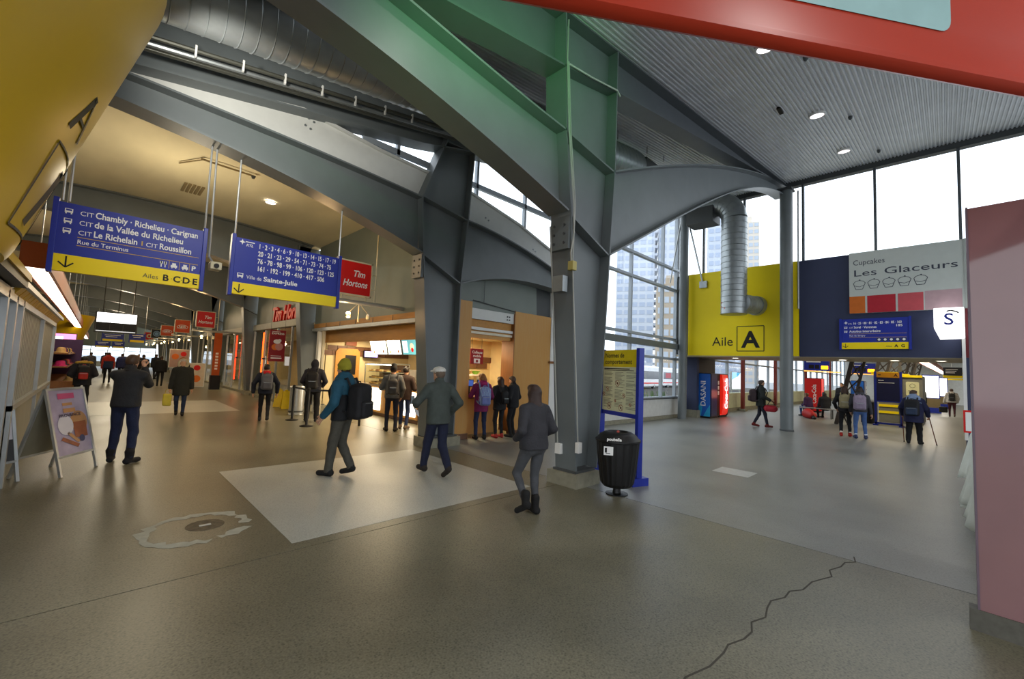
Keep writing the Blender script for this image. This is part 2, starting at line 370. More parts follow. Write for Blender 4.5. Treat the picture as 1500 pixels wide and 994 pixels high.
# frame 1: the big near column, the arm over the hall and the long curved arm out to the round column
low1 = smooth_line([(-0.6, 5.20), (1.0, 5.08), (1.65, 4.98), (2.85, 4.76), (3.73, 4.53), (4.97, 4.20)])
up1 = smooth_line([(-0.6, 5.85), (2.12, 5.68), (3.08, 5.57), (3.81, 5.5), (4.86, 5.42)])
rl = smooth_line([(6.10, 3.72), (7.18, 4.36), (8.6, 5.1), (10.04, 5.8), (12.5, 7.0), (14.27, 7.72), (16.2, 8.25), (17.75, 8.5)], 28)
ru = smooth_line([(6.2, 5.25), (7.66, 5.89), (8.9, 6.39), (11.35, 7.27), (13.57, 7.96), (16.2, 8.6), (17.75, 8.88)], 28)
roof1 = ([(-0.6, 5.40), (4.75, 6.40), (6.22, 6.72), (17.85, 8.9)], [(-0.6, deckz(-.6)-.06), (4.75, deckz(4.75)-.06), (6.22, deckz(6.22)-.06), (17.85, deckz(17.85)-.06)])
f1 = steel_frame(3.97, [(5.36, .22), (5.04, 4.15), (4.85, 5.42), (4.75, 7.25)], [(5.90, .22), (6.12, 3.75), (6.22, 5.25), (6.22, 7.45)], low1, up1,
    'tall steel column frame beside the waste bin, with long curved arm to the right', roof=roof1, rlow=rl, rup=ru)
# frame 2
low2 = [(x, arcl(x)) for x in np.linspace(-3.25, 4.80, 24)]
up2 = [(x, arcu(x)) for x in np.linspace(-3.25, 4.72, 24)]; up3 = [(float(x), float(vltz(x))-.02) for x in np.linspace(-3.25, 5.2, 24)]; low3 = [(float(x), float(arcl(x))) for x in np.linspace(-3.25, 4.80, 24)]
low2 = [(float(a), float(b)) for a, b in low2]; up2 = [(float(a), float(b)) for a, b in up2]
rl2 = smooth_line([(5.87, 3.66), (6.6, 3.90), (7.33, 4.03), (8.2, 4.10), (8.9, 4.09), (10.2, 4.0)], 18)
ru2 = smooth_line([(5.98, 5.17), (7.0, 5.08), (7.77, 4.95), (9.25, 4.58), (10.2, 4.25)], 18)
roof2 = ([(-0.2, 5.70), (4.66, 6.52), (6.1, 6.86), (17.85, 8.9)], [(-0.2, deckz(-.2)-.06), (4.66, deckz(4.66)-.06), (6.1, deckz(6.1)-.06), (17.85, deckz(17.85)-.06)])
colL2 = [(5.21, .22), (4.83, 4.15), (4.73, 5.34), (5.30, 6.85), (5.34, 7.35)]; colR2 = [(5.86, .22), (5.86, 3.66), (5.98, 5.17), (6.08, 6.9), (6.10, 7.4)]
f2 = steel_frame(7.75, colL2, colR2, low2, up2, 'steel column frame beside the doughnut counter, arch over the hanging blue signs',
    roof=roof2, rmat=STEEL, rlow=rl2, rup=ru2, plinth=(5.14, 5.98), nodes=((4.11, 3.66), (5.37, 5.17), (6.8, 6.85)))  # lit look of this roof beam put in by the lighter frame steel
# light grey band above the second arch, both sides of its column
bandL = [(-0.2, 5.73), (0.08, 5.79), (2.33, 6.24), (3.0, 6.17), (3.85, 6.08), (5.0, 6.03)]
band = MB().prism([(float(x), float(arcu(x))+.02) for x in np.linspace(-0.2, 4.72, 10)]+[(4.95, 5.6)]+bandL[::-1], 'y', 8.02, 8.10)
LGREY = mat('light_grey_panel', 'd6d8d4', 0.4, 0, 0.03)
o = band.build('fascia_band', LGREY, f2); MB().flange(bandL, 7.96, 8.12, .05).build('fascia_cap', LGREY, f2)
MB().prism([(6.0, 5.19), (7.0, 5.1), (7.77, 4.97), (9.25, 4.6), (10.2, 4.3), (10.2, 4.85), (9.5, 5.15), (7.88, 5.64), (6.1, 5.99)], 'y', 8.02, 8.10).build('fascia_band', LGREY, f2)
MB().flange([(6.1, 5.99), (7.88, 5.64), (9.5, 5.15), (10.2, 4.85)], 7.96, 8.12, .05).build('fascia_cap', LGREY, f2)
bolts('bolt', f2, [(2.43, 8.02, 6.13), (2.52, 8.02, 6.10), (2.38, 8.02, 5.98), (2.47, 8.02, 5.95), (6.72, 8.02, 5.5), (6.82, 8.02, 5.46), (6.7, 8.02, 5.25), (6.8, 8.02, 5.2), (8.5, 8.02, 5.1), (8.6, 8.02, 5.06), (8.4, 8.02, 4.9), (8.5, 8.02, 4.86)], (0, -1, 0), GALV)
# frames further down the hall
farlab = ['steel column frame past the queue barrier, next beyond the doughnut counter', 'steel column frame of the hall arch beside the red drink poster', 'steel column frame of the hall arch beyond the drink poster',
          'steel hall arch frame, fourth beyond the doughnut counter', 'steel hall arch frame far down the concourse', 'steel hall arch frame near the far end of the concourse', 'farthest steel hall arch frame in the concourse', 'last steel arch frame at the concourse end']
for k in range(7):
    steel_frame(15.5+7.72*k, colL2[:3]+[(4.73, 5.7)], colR2[:3]+[(5.98, 5.7)], low3, up3, farlab[k], plinth=(5.14, 5.98), nodes=((4.11, 3.66),), far=True)
# conduits and boxes on frame 1
cb = thing('conduit_run', 'thin grey electrical conduits running down the big near steel column', 'conduit', (5.1, 3.95, 0))
PIPE = mat('conduit_grey', 'a7a9a2', 0.45, 0.3)
MB().tube([(4.76, 3.93, 7.1), (4.76, 3.93, 6.5), (4.86, 3.93, 5.4), (5.03, 3.93, 4.3), (5.06, 3.93, 3.85), (5.03, 3.955, 3.55), (5.06, 3.955, 3.3)], 0.014, 6).build('conduit', PIPE, cb, smooth=True)
MB().tube([(4.80, 3.93, 6.45), (4.90, 3.93, 5.4), (5.07, 3.93, 4.3), (5.06, 3.94, 3.4), (5.34, 3.94, 0.62)], 0.012, 6).build('conduit', PIPE, cb, smooth=True)
MB().tube([(4.80, 3.93, 6.42), (5.4, 3.93, 6.52), (6.15, 3.93, 6.68), (6.25, 3.93, 6.62)], 0.016, 6).build('conduit', PIPE, cb, smooth=True)
MB().tube([(4.93, 4.30, 4.0), (5.02, 4.3, 3.2), (5.3, 4.30, 0.55)], 0.012, 6).build('conduit', PIPE, cb, smooth=True)
bx('junction_box', mat('yellowed_plastic', 'b9ac62', 0.5), cb, 5.02, 3.90, 3.28, 5.12, 4.0, 3.42, bevel=.008)
bx('control_box', GALV, cb, 4.94, 4.02, 2.95, 5.06, 4.22, 3.2, bevel=.006)
bx('outlet_box', WHITE, cb, 5.29, 3.89, 0.52, 5.38, 3.96, 0.68, bevel=.006)
bx('outlet_box', WHITE, cb, 5.26, 4.22, 0.46, 5.33, 4.33, 0.62, bevel=.006)

# ================================================================== ROOF DECK
ys = []; y = -9.0; prof = []
while y < 8.2:
    prof += [(y, 0.0), (y+.03, 0.0), (y+.042, .03), (y+.072, .03)]; y += .084
vs = []; X0, X1 = -8.0, 18.0
for (yy, dz) in prof: vs += [(X0, yy, deckz(X0)+dz), (X1, yy, deckz(X1)+dz)]
rd = MB().add(vs, [(2*i, 2*i+1, 2*i+3, 2*i+2) for i in range(len(prof)-1)])
ceil = rd.build('ceiling', DECK, None); ceil['kind'] = 'structure'
bx('roof_sheathing', STEELD, ceil, -0.9, -9, 0, 0, 0, 0) if False else None
MB().add([(X0,-9,deckz(X0)+.06),(X1,-9,deckz(X1)+.06),(X1,8.2,deckz(X1)+.06),(X0,8.2,deckz(X0)+.06),(X0,-9,deckz(X0)+.2),(X1,-9,deckz(X1)+.2),(X1,8.2,deckz(X1)+.2),(X0,8.2,deckz(X0)+.2)],
    [(0,1,2,3),(4,5,6,7),(0,1,5,4),(1,2,6,5),(2,3,7,6),(3,0,4,7)]).build('roof_slab', STEELD, ceil)
for i, (x, yy) in enumerate([(8.25, 2.18), (12.16, 2.09), (15.59, 2.02), (12.2, -2.0), (15.6, -2.0), (8.2, -2.0), (8.2, -6), (12.2, -6), (3.0, 2.1), (3.0, -2.0)]):
    if i > 2:
        lamp('downlight_lamp', 'SPOT', (x, yy, deckz(x)-.30), 230 if x < 4 else 70, (1.0, 0.96, 0.92), 0.06, (0, 0, -1), spot=R(140), blend=1.0); continue  # unseen lamps, no fixtures built; the strong pair is boosted to brighten the signs
    dl = thing('downlight', ['round recessed downlight in the metal roof, nearest to the red fascia', 'round recessed downlight in the metal roof, middle one of the row of three', 'round recessed downlight in the metal roof, nearest to the end windows'][i], 'downlight', (x, yy, deckz(x)), group='downlights in the metal roof')
    a = math.atan(.128); ux = Vector((math.cos(a), 0, math.sin(a))); un = Vector((-math.sin(a), 0, math.cos(a))); c = Vector((x, yy, deckz(x)))
    def ring(r, h, n=20): return [c+ux*(r*math.cos(2*math.pi*k/n))+Vector((0, r*math.sin(2*math.pi*k/n), 0))+un*h for k in range(n)]
    v = ring(.175, -.038)+ring(.16, -.05)+ring(.14, -.046)
    MB().add(v, [(k, (k+1)%20, 20+(k+1)%20, 20+k) for k in range(20)]+[(20+k, 20+(k+1)%20, 40+(k+1)%20, 40+k) for k in range(20)]).build('trim_ring', WHITE, dl, smooth=True)
    hv = ring(.175, .03)+ring(.175, -.038); MB().add(hv, [(k, (k+1)%20, 20+(k+1)%20, 20+k) for k in range(20)]+[tuple(range(20, 40))]).build('housing', WHITE, dl)
    MB().add(ring(.14, -.045), [tuple(range(20))]).build('lens', mat('downlight_lens', 'ffffff', emit=4.0, ecol='fff2f0'), dl)
    lamp('downlight_lamp', 'SPOT', (x, yy, deckz(x)-.30), 70, (1.0, 0.93, 0.86), 0.06, (0, 0, -1), spot=R(120), blend=1.0)
# small fixings on the deck
for i, (x, yy) in enumerate([(9.2, 1.75), (13.0, 1.55), (16.5, 1.3)]):
    s = MB().lathe([(.05, 0), (.04, -.06), (.015, -.09)], (x, yy, deckz(x)), 10).build('sprinkler_head', STEELD, ceil, smooth=True)
for x, yy in ((11.2, 0.2), (11.0, 2.6)):
    MB().box(x, yy, deckz(x)-.03, x+.3, yy+.08, deckz(x)+.02).build('vent_slot', BLACK, ceil)

# ================================================================== HALL VAULT, SIDE WALLS, FAR END
xs = np.linspace(-3.1, 4.76, 28); v = []
for yy in (8.12, 72): v += [(-3.5, yy, 5.74)]+[(float(x), yy, float(vltz(x))) for x in xs]+[(5.5, yy, 5.75)]
n = len(xs)+2; vlt = MB().add(v, [(i, i+1, n+i+1, n+i) for i in range(n-1)])
vault = vlt.build('ceiling_vault', CREAM, None, smooth=True); vault['kind'] = 'structure'
MB().add([(p[0], p[1], p[2]+.25) for p in v], [(i, i+1, n+i+1, n+i) for i in range(n-1)]).build('vault_roof', STEELD, vault)
PANEL = mat('grey_green_panel', '77807a', 0.45, 0, 0.05, 2)
wr = struct('wall_right', (5.5, 40, 0))
for k in range(8):
    y0 = 8.3+7.72*k if k else 8.3; y1 = 15.5+7.72*k
    y0 = 8.2 if k == 0 else 15.9+7.72*(k-1)
    bx('upper_panel', PANEL, wr, 5.42, y0, 3.02, 5.5, y1, 5.8)
    if k == 0: continue
    # shop front bays further down: fascia, glass, frame posts
    bx('bay_fascia', mat('bay_fascia_grey', 'a5a7a0', 0.5), wr, 5.30, y0, 3.05, 5.45, y1, 3.3)
wl_ = struct('wall_left', (-3.3, 40, 0)); bx('panel', PANEL, wl_, -3.5, 7.9, 0, -3.3, 72, 5.8)
we = struct('wall_far', (1, 72, 0))
bx('lower_wall', mat('pale_wall', 'd8dad8', .6), we, -3.5, 72, 0, 5.6, 72.2, 0.6)
for i in range(7): bx('mullion', ALU, we, -3.5+1.5*i, 71.95, 0.6, -3.42+1.5*i, 72.05, 2.4)
bx('transom', ALU, we, -3.5, 71.96, 1.9, 5.6, 72.04, 1.97); bx('upper_wall', PANEL, we, -3.5, 72, 2.4, 5.6, 72.2, 6.1)
for i in range(6): bx('pane', GLASS, we, -3.42+1.5*i, 71.99, .6, -2.0+1.5*i, 72.01, 2.4)
bx('shop_back', mat('shop_back_wall', 'bfa77a', .7), wr, 9.4, 8.6, 0, 9.5, 72, 3.3)
bx('shop_ceiling', mat('shop_ceiling_white', 'e3dcc6', .7), wr, 5.45, 8.32, 3.02, 9.4, 72, 3.1)

# ================================================================== WINDOW WALLS
XS = [10.1, 12.05, 14.0, 16.5, 17.75, 18.7]; ZS = [0.84, 2.45, 3.28, 5.4, 6.3, 8.6]
win = struct('window_1', (14, 8.15, 0))
def topz(x): return deckz(x)-.08
for x in XS:
    bx('mullion', WFRAME, win, x-.035, 8.08, .8, x+.035, 8.22, topz(x))
for x in (4.3, 6.5, 8.25):
    bx('mullion', WFRAME, win, x-.035, 8.12, 5.2, x+.035, 8.22, topz(x))
for z in ZS[:-1]:
    bx('transom', WFRAME, win, 10.1, 8.05, z-.045, 18.7, 8.2, z+.045)
bx('transom', WFRAME, win, 3.5, 8.12, 6.22, 10.1, 8.2, 6.34)
for i in range(len(XS)-1):
    for j in range(len(ZS)-1):
        x0, x1 = XS[i]+.035, XS[i+1]-.035; z0, z1 = ZS[j]+.045, ZS[j+1]-.045
        if j == len(ZS)-2: MB().add([(x0,8.14,z0),(x1,8.14,z0),(x1,8.14,topz(x1)),(x0,8.14,topz(x0))], [(0,1,2,3)]).build('pane', GLASS, win)
        else: MB().add([(x0,8.14,z0),(x1,8.14,z0),(x1,8.14,z1),(x0,8.14,z1)], [(0,1,2,3)]).build('pane', GLASS, win)
for (x0, x1) in ((2.6, 4.26), (4.34, 6.46), (6.54, 8.21), (8.29, 10.06)):
    for (z0, z1) in ((4.9, 6.22), (6.34, None)):
        MB().add([(x0,8.17,z0),(x1,8.17,z0),(x1,8.17,z1 or topz(x1)),(x0,8.17,z1 or topz(x0))], [(0,1,2,3)]).build('pane', GLASS, win)
bx('spandrel', mat('white_spandrel', 'd9dad6', .5), win, 10.1, 8.1, .12, 18.7, 8.3, .8)
bx('sill', STEELD, win, 10.05, 8.02, .79, 18.72, 8.3, .83)
bx('kerb', CONC, win, 9.9, 8.0, 0, 18.75, 8.3, .12)
MB().prism([(-1, 5.9), (2.6, 6.2), (2.6, topz(2.6)), (-1, topz(-1))], 'y', 8.14, 8.2).build('infill_panel', STEELD, win)
bm_ = thing('wind_beam', 'grey horizontal steel beam across the tall side windows', 'beam', (14, 7.9, 2.9)); bx('beam', STEEL, bm_, 9.8, 7.78, 2.84, 17.55, 7.98, 3.06, bevel=.01)
# end clerestory above the bulkhead
cw = struct('window_2', (17.85, 0, 6))
YS = [8.1, 7.0, 5.44, 3.5, 1.52, -.38, -2.3, -4.2, -6.1, -8.0]
for yy in YS: bx('mullion', mat('dark_mullion', '5a6064', .45, .2), cw, 17.78, yy-.035, 6.0, 17.92, yy+.035, 8.85)
for a, b in zip(YS[:-1], YS[1:]): MB().add([(17.86,a-.035,6.02),(17.86,b+.035,6.02),(17.86,b+.035,8.85),(17.86,a-.035,8.85)], [(0,1,2,3)]).build('pane', GLASS, cw)
bx('head_beam', STEELD, cw, 17.74, -9, 8.83, 17.98, 8.2, 9.05)
bx('bottom_rail', STEELD, cw, 17.80, -9, 5.95, 17.92, 8.1, 6.04)

# ================================================================== BULKHEAD OVER WING A
wb = struct('wall_bulkhead', (18.5, 2, 2.6))
YPAINT = mat('yellow_wall_paint', 'f6dc00', 0.55, 0, 0.03, 1.0)
bx('yellow_panel', YPAINT, wb, 17.7, 3.62, 2.62, 17.76, 7.56, 6.03)
bx('navy_panel', NAVY, wb, 17.7, -.32, 2.6, 17.76, 3.6, 6.02)
bx('navy_panel', NAVY, wb, 17.7, -9, 2.6, 17.76, -.33, 6.02)
bx('core', STEELD, wb, 17.76, -9, 2.66, 21, 8.1, 5.95)
bx('soffit', mat('beige_soffit', 'b5a88c', .6), wb, 17.72, -9, 2.58, 21, 8.1, 2.64)
for i, (x, yy) in enumerate([(18.6, 6.0), (19.2, 2.6), (19.2, 1.2), (19.2, 0.1)]):
    dl = thing('soffit_light', ['small round soffit light above the vending machines', 'small round soffit light above the girls with backpacks', 'small round soffit light above the navy signpost', 'small round soffit light near the white box sign'][i], 'downlight', (x, yy, 2.57), group='soffit lights under the bulkhead')
    MB().lathe([(.16, 0), (.13, -.02), (.12, 0.0)], (x, yy, 2.58), 16).build('trim_ring', WHITE, dl, smooth=True)
    MB().lathe([(.12, 0), (.11, -.012)], (x, yy, 2.575), 16).build('lens', mat('soffit_lens', 'fff3d8', emit=8), dl)
    lamp('soffit_lamp', 'SPOT', (x, yy, 2.5), 35, (1, .9, .75), .1, spot=R(130), blend=1)
bt = thing('wall_text', 'large black text Aile and boxed letter A on the yellow bulkhead', 'sign text', (17.69, 6, 3))
B = Board((17.7, 6.6, 2.62), '-x', bt, .004)
B.text('Aile', 0.50, 0.02, 0.39, BPRINT); B.text('A', 0.86, 1.42, 0.33, BPRINT, bold=.03, align='CENTER')
B.line([(.95, .18), (1.88, .18), (1.88, 1.13), (.95, 1.13)], .03, BPRINT, 'letter_box', closed=True)
# blue pillar and dark recess wall behind the vending machines
pil = thing('blue_pillar', 'narrow navy blue pillar under the yellow bulkhead beside the vending machine', 'pillar', (18.75, 7.7, 0))
bx('shaft', NAVY, pil, 18.5, 7.5, .32, 18.72, 7.95, 2.6); bx('foot', CONC, pil, 18.46, 7.45, 0, 18.76, 8.0, .32)
bx('back_panel', mat('dark_brown_panel', '3b3331', .6), wb, 18.74, 7.88, 0, 21.6, 7.96, 2.6)

# ================================================================== ROUND COLUMNS AND BRACES
rc = thing('round_column', 'tall grey round steel column in front of the yellow bulkhead', 'column', (17.35, 3.95, 0), group='round columns')
MB().lathe([(.2, 0.03), (.2, 8.6)], (17.35, 3.92, 0), 28).build('shaft', STEEL, rc, smooth=True)
bx('cap_plate', STEELD, rc, 17.1, 3.7, 8.55, 17.6, 4.2, 8.62); MB().lathe([(.215, 0), (.215, .05), (.2, .06)], (17.35, 3.92, 0), 28).build('base_ring', STEELD, rc, smooth=True)
rc = thing('round_column', 'slimmer grey round steel column standing in front of the side windows', 'column', (17.35, 7.65, 0), group='round columns')
MB().lathe([(.17, 0), (.17, 8.5)], (17.35, 7.62, 0), 24).build('shaft', STEEL, rc, smooth=True)
bx('cap_plate', STEELD, rc, 17.1, 7.4, 8.5, 17.6, 7.85, 8.58)
MB().tube([(17.45, 7.5, 8.3), (17.62, 6.95, 5.6)], .035, 8).build('brace_rod', ALU, rc, smooth=True)
bx('brace_plate', GALV, rc, 17.6, 6.78, 5.4, 17.7, 7.08, 5.68)
MB().tube([(17.3, 7.75, 8.3), (16.9, 8.0, 5.6)], .03, 8).build('brace_rod', ALU, rc, smooth=True)
for i, yy in enumerate((3.62,)):
    MB().tube([(17.66, yy, 4.3), (17.66, yy, 8.6)], .03, 8).build('wall_rod', ALU, wb, smooth=True)

# ================================================================== HANGING BLUE SIGNS
GOLD = mat('gold_rule', 'c9a63a', .5)
SEPG = mat('grey_print', '5a5a40', .6)
def bus_icon(B, u, v, s, m=WPRINT):
    B.rects([(u, v+.25*s, u+s, v+.95*s), (u+.08*s, v, u+.26*s, v+.25*s), (u+.74*s, v, u+.92*s, v+.25*s)], m, 'bus_icon')
    B.rects([(u+.14*s, v+.55*s, u+.86*s, v+.85*s)], BLUE, 'icon_window', 2.0)
def sign_body(t, x0, x1, z0, z1, y, zy, rods, top):
    bx('blue_panel', BLUE, t, x0+.05, y, zy, x1-.05, y+.08, z1-.03); bx('yellow_panel', YELL, t, x0+.05, y, z0+.01, x1-.05, y+.08, zy)
    for x in (x0, x1-.055): bx('side_post', BLUEF, t, x, y-.02, z0-.02, x+.055, y+.10, z1+.02, bevel=.006)
    for x in rods: MB().tube([(x, y+.04, z1), (x, y+.04, top(x))], .014, 8).build('hanger_rod', ALU, t, smooth=True)
Y0 = 7.98
s1 = thing('hanging_sign', 'blue and yellow hanging sign listing Chambly, Richelieu and wings B C D E', 'sign', (.3, Y0, 2.77), group='hanging direction signs')
sign_body(s1, -.54, 1.10, 2.76, 3.70, Y0, 2.99, (-.46, -.40, 1.06), lambda x: arcl(x)+.02)
B = Board((-.49, Y0, 2.77), '-y', s1)
for v in (.765, .635, .505): bus_icon(B, .06, v-.01, .075)
for i, (a, b, v, wd) in enumerate([('CIT', 'Chambly · Richelieu · Carignan', .765, 1.12), ('CIT', 'de la Vallée du Richelieu', .635, .95), ('CIT', 'Le Richelain', .505, .44)]):
    B.text(a, .085, .20, v, WPRINT, bold=.0); B.text(b, .118, .345, v, WPRINT, bold=.022, width=wd)
B.text('I', .085, .83, .51, GOLD, bold=.03); B.text('CIT', .085, .88, .505, WPRINT); B.text('Roussillon', .118, 1.03, .505, WPRINT, bold=.022, width=.37)
B.line([(.20, .47), (1.50, .47)], .008, GOLD); B.text('Rue du Terminus', .08, .20, .385, WPRINT, bold=.008, width=.50); B.line([(.20, .36), (1.50, .36)], .008, GOLD)
for u in (1.16, 1.28, 1.40): B.line([(u, .24), (u, .36)], .006, GOLD)
B.rects([(1.065, .25, 1.078, .335), (1.055, .30, 1.09, .335), (1.11, .25, 1.122, .335), (1.10, .29, 1.132, .335)], WPRINT, 'cutlery_icon')
for u in (1.18, 1.31): B.rects([(u, .265, u+.075, .30), (u+.015, .30, u+.06, .33), (u+.01, .25, u+.022, .265), (u+.053, .25, u+.065, .265)], WPRINT, 'car_icon')
B.text('P', .10, 1.425, .26, WPRINT, bold=.03)
B.line([(.12, .20), (.12, .06)], .016, BPRINT, 'arrow'); B.line([(.05, .12), (.12, .055), (.19, .12)], .016, BPRINT, 'arrow')
B.text('Ailes', .09, .88, .06, SEPG, width=.17); 
for ch, u in (('B', 1.10), ('C', 1.22), ('D', 1.33), ('E', 1.45)): B.text(ch, .125, u, .055, BPRINT, bold=.03)
B.text('·', .1, 1.19, .06, SEPG); B.text('·', .1, 1.305, .06, SEPG); B.text('·', .1, 1.42, .06, SEPG)
s2 = thing('hanging_sign', 'blue and yellow hanging sign with four rows of bus route numbers and Sainte-Julie', 'sign', (2.3, Y0, 2.77), group='hanging direction signs')
sign_body(s2, 1.42, 3.19, 2.76, 3.72, Y0, 2.96, (1.46, 3.15), lambda x: arcl(x)+.02)
B = Board((1.47, Y0, 2.77), '-y', s2)
B.poly([(.05, .86), (.085, .875), (.095, .91), (.105, .875), (.14, .86), (.105, .845), (.095, .81), (.085, .845)], WPRINT, 'star_logo'); B.text('RTL', .06, .15, .80, WPRINT, bold=.02, shear=.2, width=.10); B.rects([(.14, .865, .27, .88)], WPRINT, 'logo_bar')
for i, (t_, wd) in enumerate([('1 · 2 · 3 · 4 · 6 · 9 · 10 · 13 · 14 · 15 · 17 · 19', 1.27), ('20 · 21 · 23 · 29 · 54 · 71 · 73 · 74 · 75', 1.20), ('76 · 78 · 98 · 99 · 106 · 120 · 123 · 125', 1.26), ('161 · 192 · 199 · 410 · 417 · 506', 1.08)]):
    B.text(t_, .115, .33, .80-.125*i, WPRINT, bold=.024, width=wd)
bus_icon(B, .06, .265, .085); B.text('Ville de', .085, .19, .27, WPRINT, width=.22); B.text('Sainte-Julie', .11, .44, .27, WPRINT, bold=.024, width=.53)
B.line([(.10, .165), (.10, .03)], .016, BPRINT, 'arrow'); B.line([(.03, .09), (.10, .025), (.17, .09)], .016, BPRINT, 'arrow')
cm = thing('security_camera', 'small cream security camera hanging between the two blue signs', 'camera', (1.2, 8.05, 3.2))
MB().tube([(1.15, 8.05, 3.28), (1.13, 8.05, 5.08)], .014, 8).build('hanger_rod', ALU, cm, smooth=True)
MB().box(1.16, 7.92, 3.10, 1.31, 8.14, 3.22).build('housing', mat('cream_plastic', 'cfc7ab', .5), cm, bevel=.015); MB().tube([(1.235, 7.93, 3.16), (1.235, 7.89, 3.155)], .035, 10).build('lens', BLACK, cm, smooth=True); MB().tube([(1.15, 8.03, 3.30), (1.2, 8.03, 3.22)], .015, 6).build('bracket', ALU, cm)

# ================================================================== SHOP SIGNS ON POLES
SPOT = mat('spot_bulb', 'fff1d0', emit=30, ecol='ffdca0')
def pole_sign(x0, x1, z0, z1, y, colm, label, kind, lamps=True, xe=5.4):
    t = thing('pole_sign', label, 'shop sign', ((x0+x1)/2, y, z0), group='square shop signs on poles')
    fr = mat('pale_sign_frame', 'd8cfae', .45)
    bx('face', colm, t, x0+.03, y-.05, z0+.03, x1-.03, y+.05, z1-.03)
    mb = MB()
    for a in ((x0, z0, x1, z0+.03), (x0, z1-.03, x1, z1), (x0, z0, x0+.03, z1), (x1-.03, z0, x1, z1)): mb.box(a[0], y-.06, a[1], a[2], y+.06, a[3])
    mb.build('sign_frame', fr, t)
    zp = z0-.14
    MB().tube([(x0-.1, y, zp), (xe, y, zp)], .05, 10).build('pole', ALU, t, smooth=True)
    for x in (x0+.1, x1-.1): MB().tube([(x, y, zp+.04), (x, y, z0+.01)], .015, 6).build('strut', fr, t)
    MB().tube([(x1+.12, y, zp), (x1+.12, y, 5.9)], .015, 6).build('hanger_rod', fr, t)
    for z in (z0+.2, z1-.25): MB().tube([(x1-.02, y, z), (x1+.12, y, z)], .012, 6).build('strut', fr, t)
    B = Board((x0, y-.05, z0), '-y', t); w, h = x1-x0, z1-z0
    if kind == 'TH':
        B.text('Tim', .26*h, w*.40, h*.55, WPRINT, bold=.02, shear=.25, width=w*.35); B.text('Hortons', .26*h, w*.12, h*.26, WPRINT, bold=.02, shear=.25, width=w*.74)
    elif kind == 'AW':
        B.disc(w*.5, h*.45, w*.36, WPRINT, 'oval', ry=h*.16); B.disc(w*.5, h*.45, w*.32, colm, 'oval', 2, ry=h*.13); B.text('A&W', .26*h, w*.26, h*.37, WPRINT, bold=.04, width=w*.48, e=3); B.poly([(w*.14, h*.30), (w*.26, h*.38), (w*.2, h*.40)], WPRINT, 'arrow_tip', 3)
    elif kind == 'U':
        B.disc(w*.5, h*.5, h*.3, mat('pale_blue_print', '8fb4d8', .5), 'roundel'); B.ring(w*.5, h*.5, h*.2, h*.05, NAVY, 'roundel_ring', 2)
    else: B.disc(w*.55, h*.5, h*.27, mat('pale_yellow_print', 'e8d9a8', .5), 'roundel'); B.disc(w*.55, h*.5, h*.13, RED, 'roundel', 2)
    if lamps:
        for sx in (-1, 1):
            xm = x1-.25+sx*.24
            MB().tube([(x1-.25, y, zp), (xm, y, zp-.26)], .01, 6).build('lamp_arm', fr, t); MB().lathe([(.02, -.09), (.05, -.07), (.055, 0)], (xm, y, zp-.29), 10).build('lamp_holder', fr, t, smooth=True)
            if sx < 0 or kind != 'TH': MB().sphere((xm, y, zp-.28), .05).build('bulb', SPOT, t, smooth=True)
            else: MB().sphere((xm, y, zp-.28), .05).build('bulb', WHITE, t, smooth=True)
        MB().tube([(x1-.25, y, zp), (x1-.25, y, zp-.45)], .014, 6).build('lamp_stem', fr, t)
        lamp('pole_spot', 'POINT', (x1-.5, y-.05, zp-.4), 16, AMBER, .06)
    return t
pole_sign(3.74, 4.52, 3.27, 4.07, 9.5, RED, 'red square doughnut shop sign beside the hanging route number sign', 'TH', xe=5.6)
ORG = mat('sign_orange', 'e0521a', .45)
for k, (cm_, kd, lab) in enumerate([(RED, 'TH', 'far red square doughnut shop sign, first in the receding row'), (ORG, 'AW', 'orange square burger sign, next beyond the far red sign'), (ORG, 'AW', 'smaller orange square burger sign further along the row'), (mat('sign_dark', '22242c', .45), 'U', 'dark square sign with pale blue roundel in the far row'), (RED, 'O', 'small red square sign with pale roundel, last in the row')]):
    pole_sign(3.28, 4.05, 3.1, 3.9, 24.95+7.72*k, cm_, lab, kd)

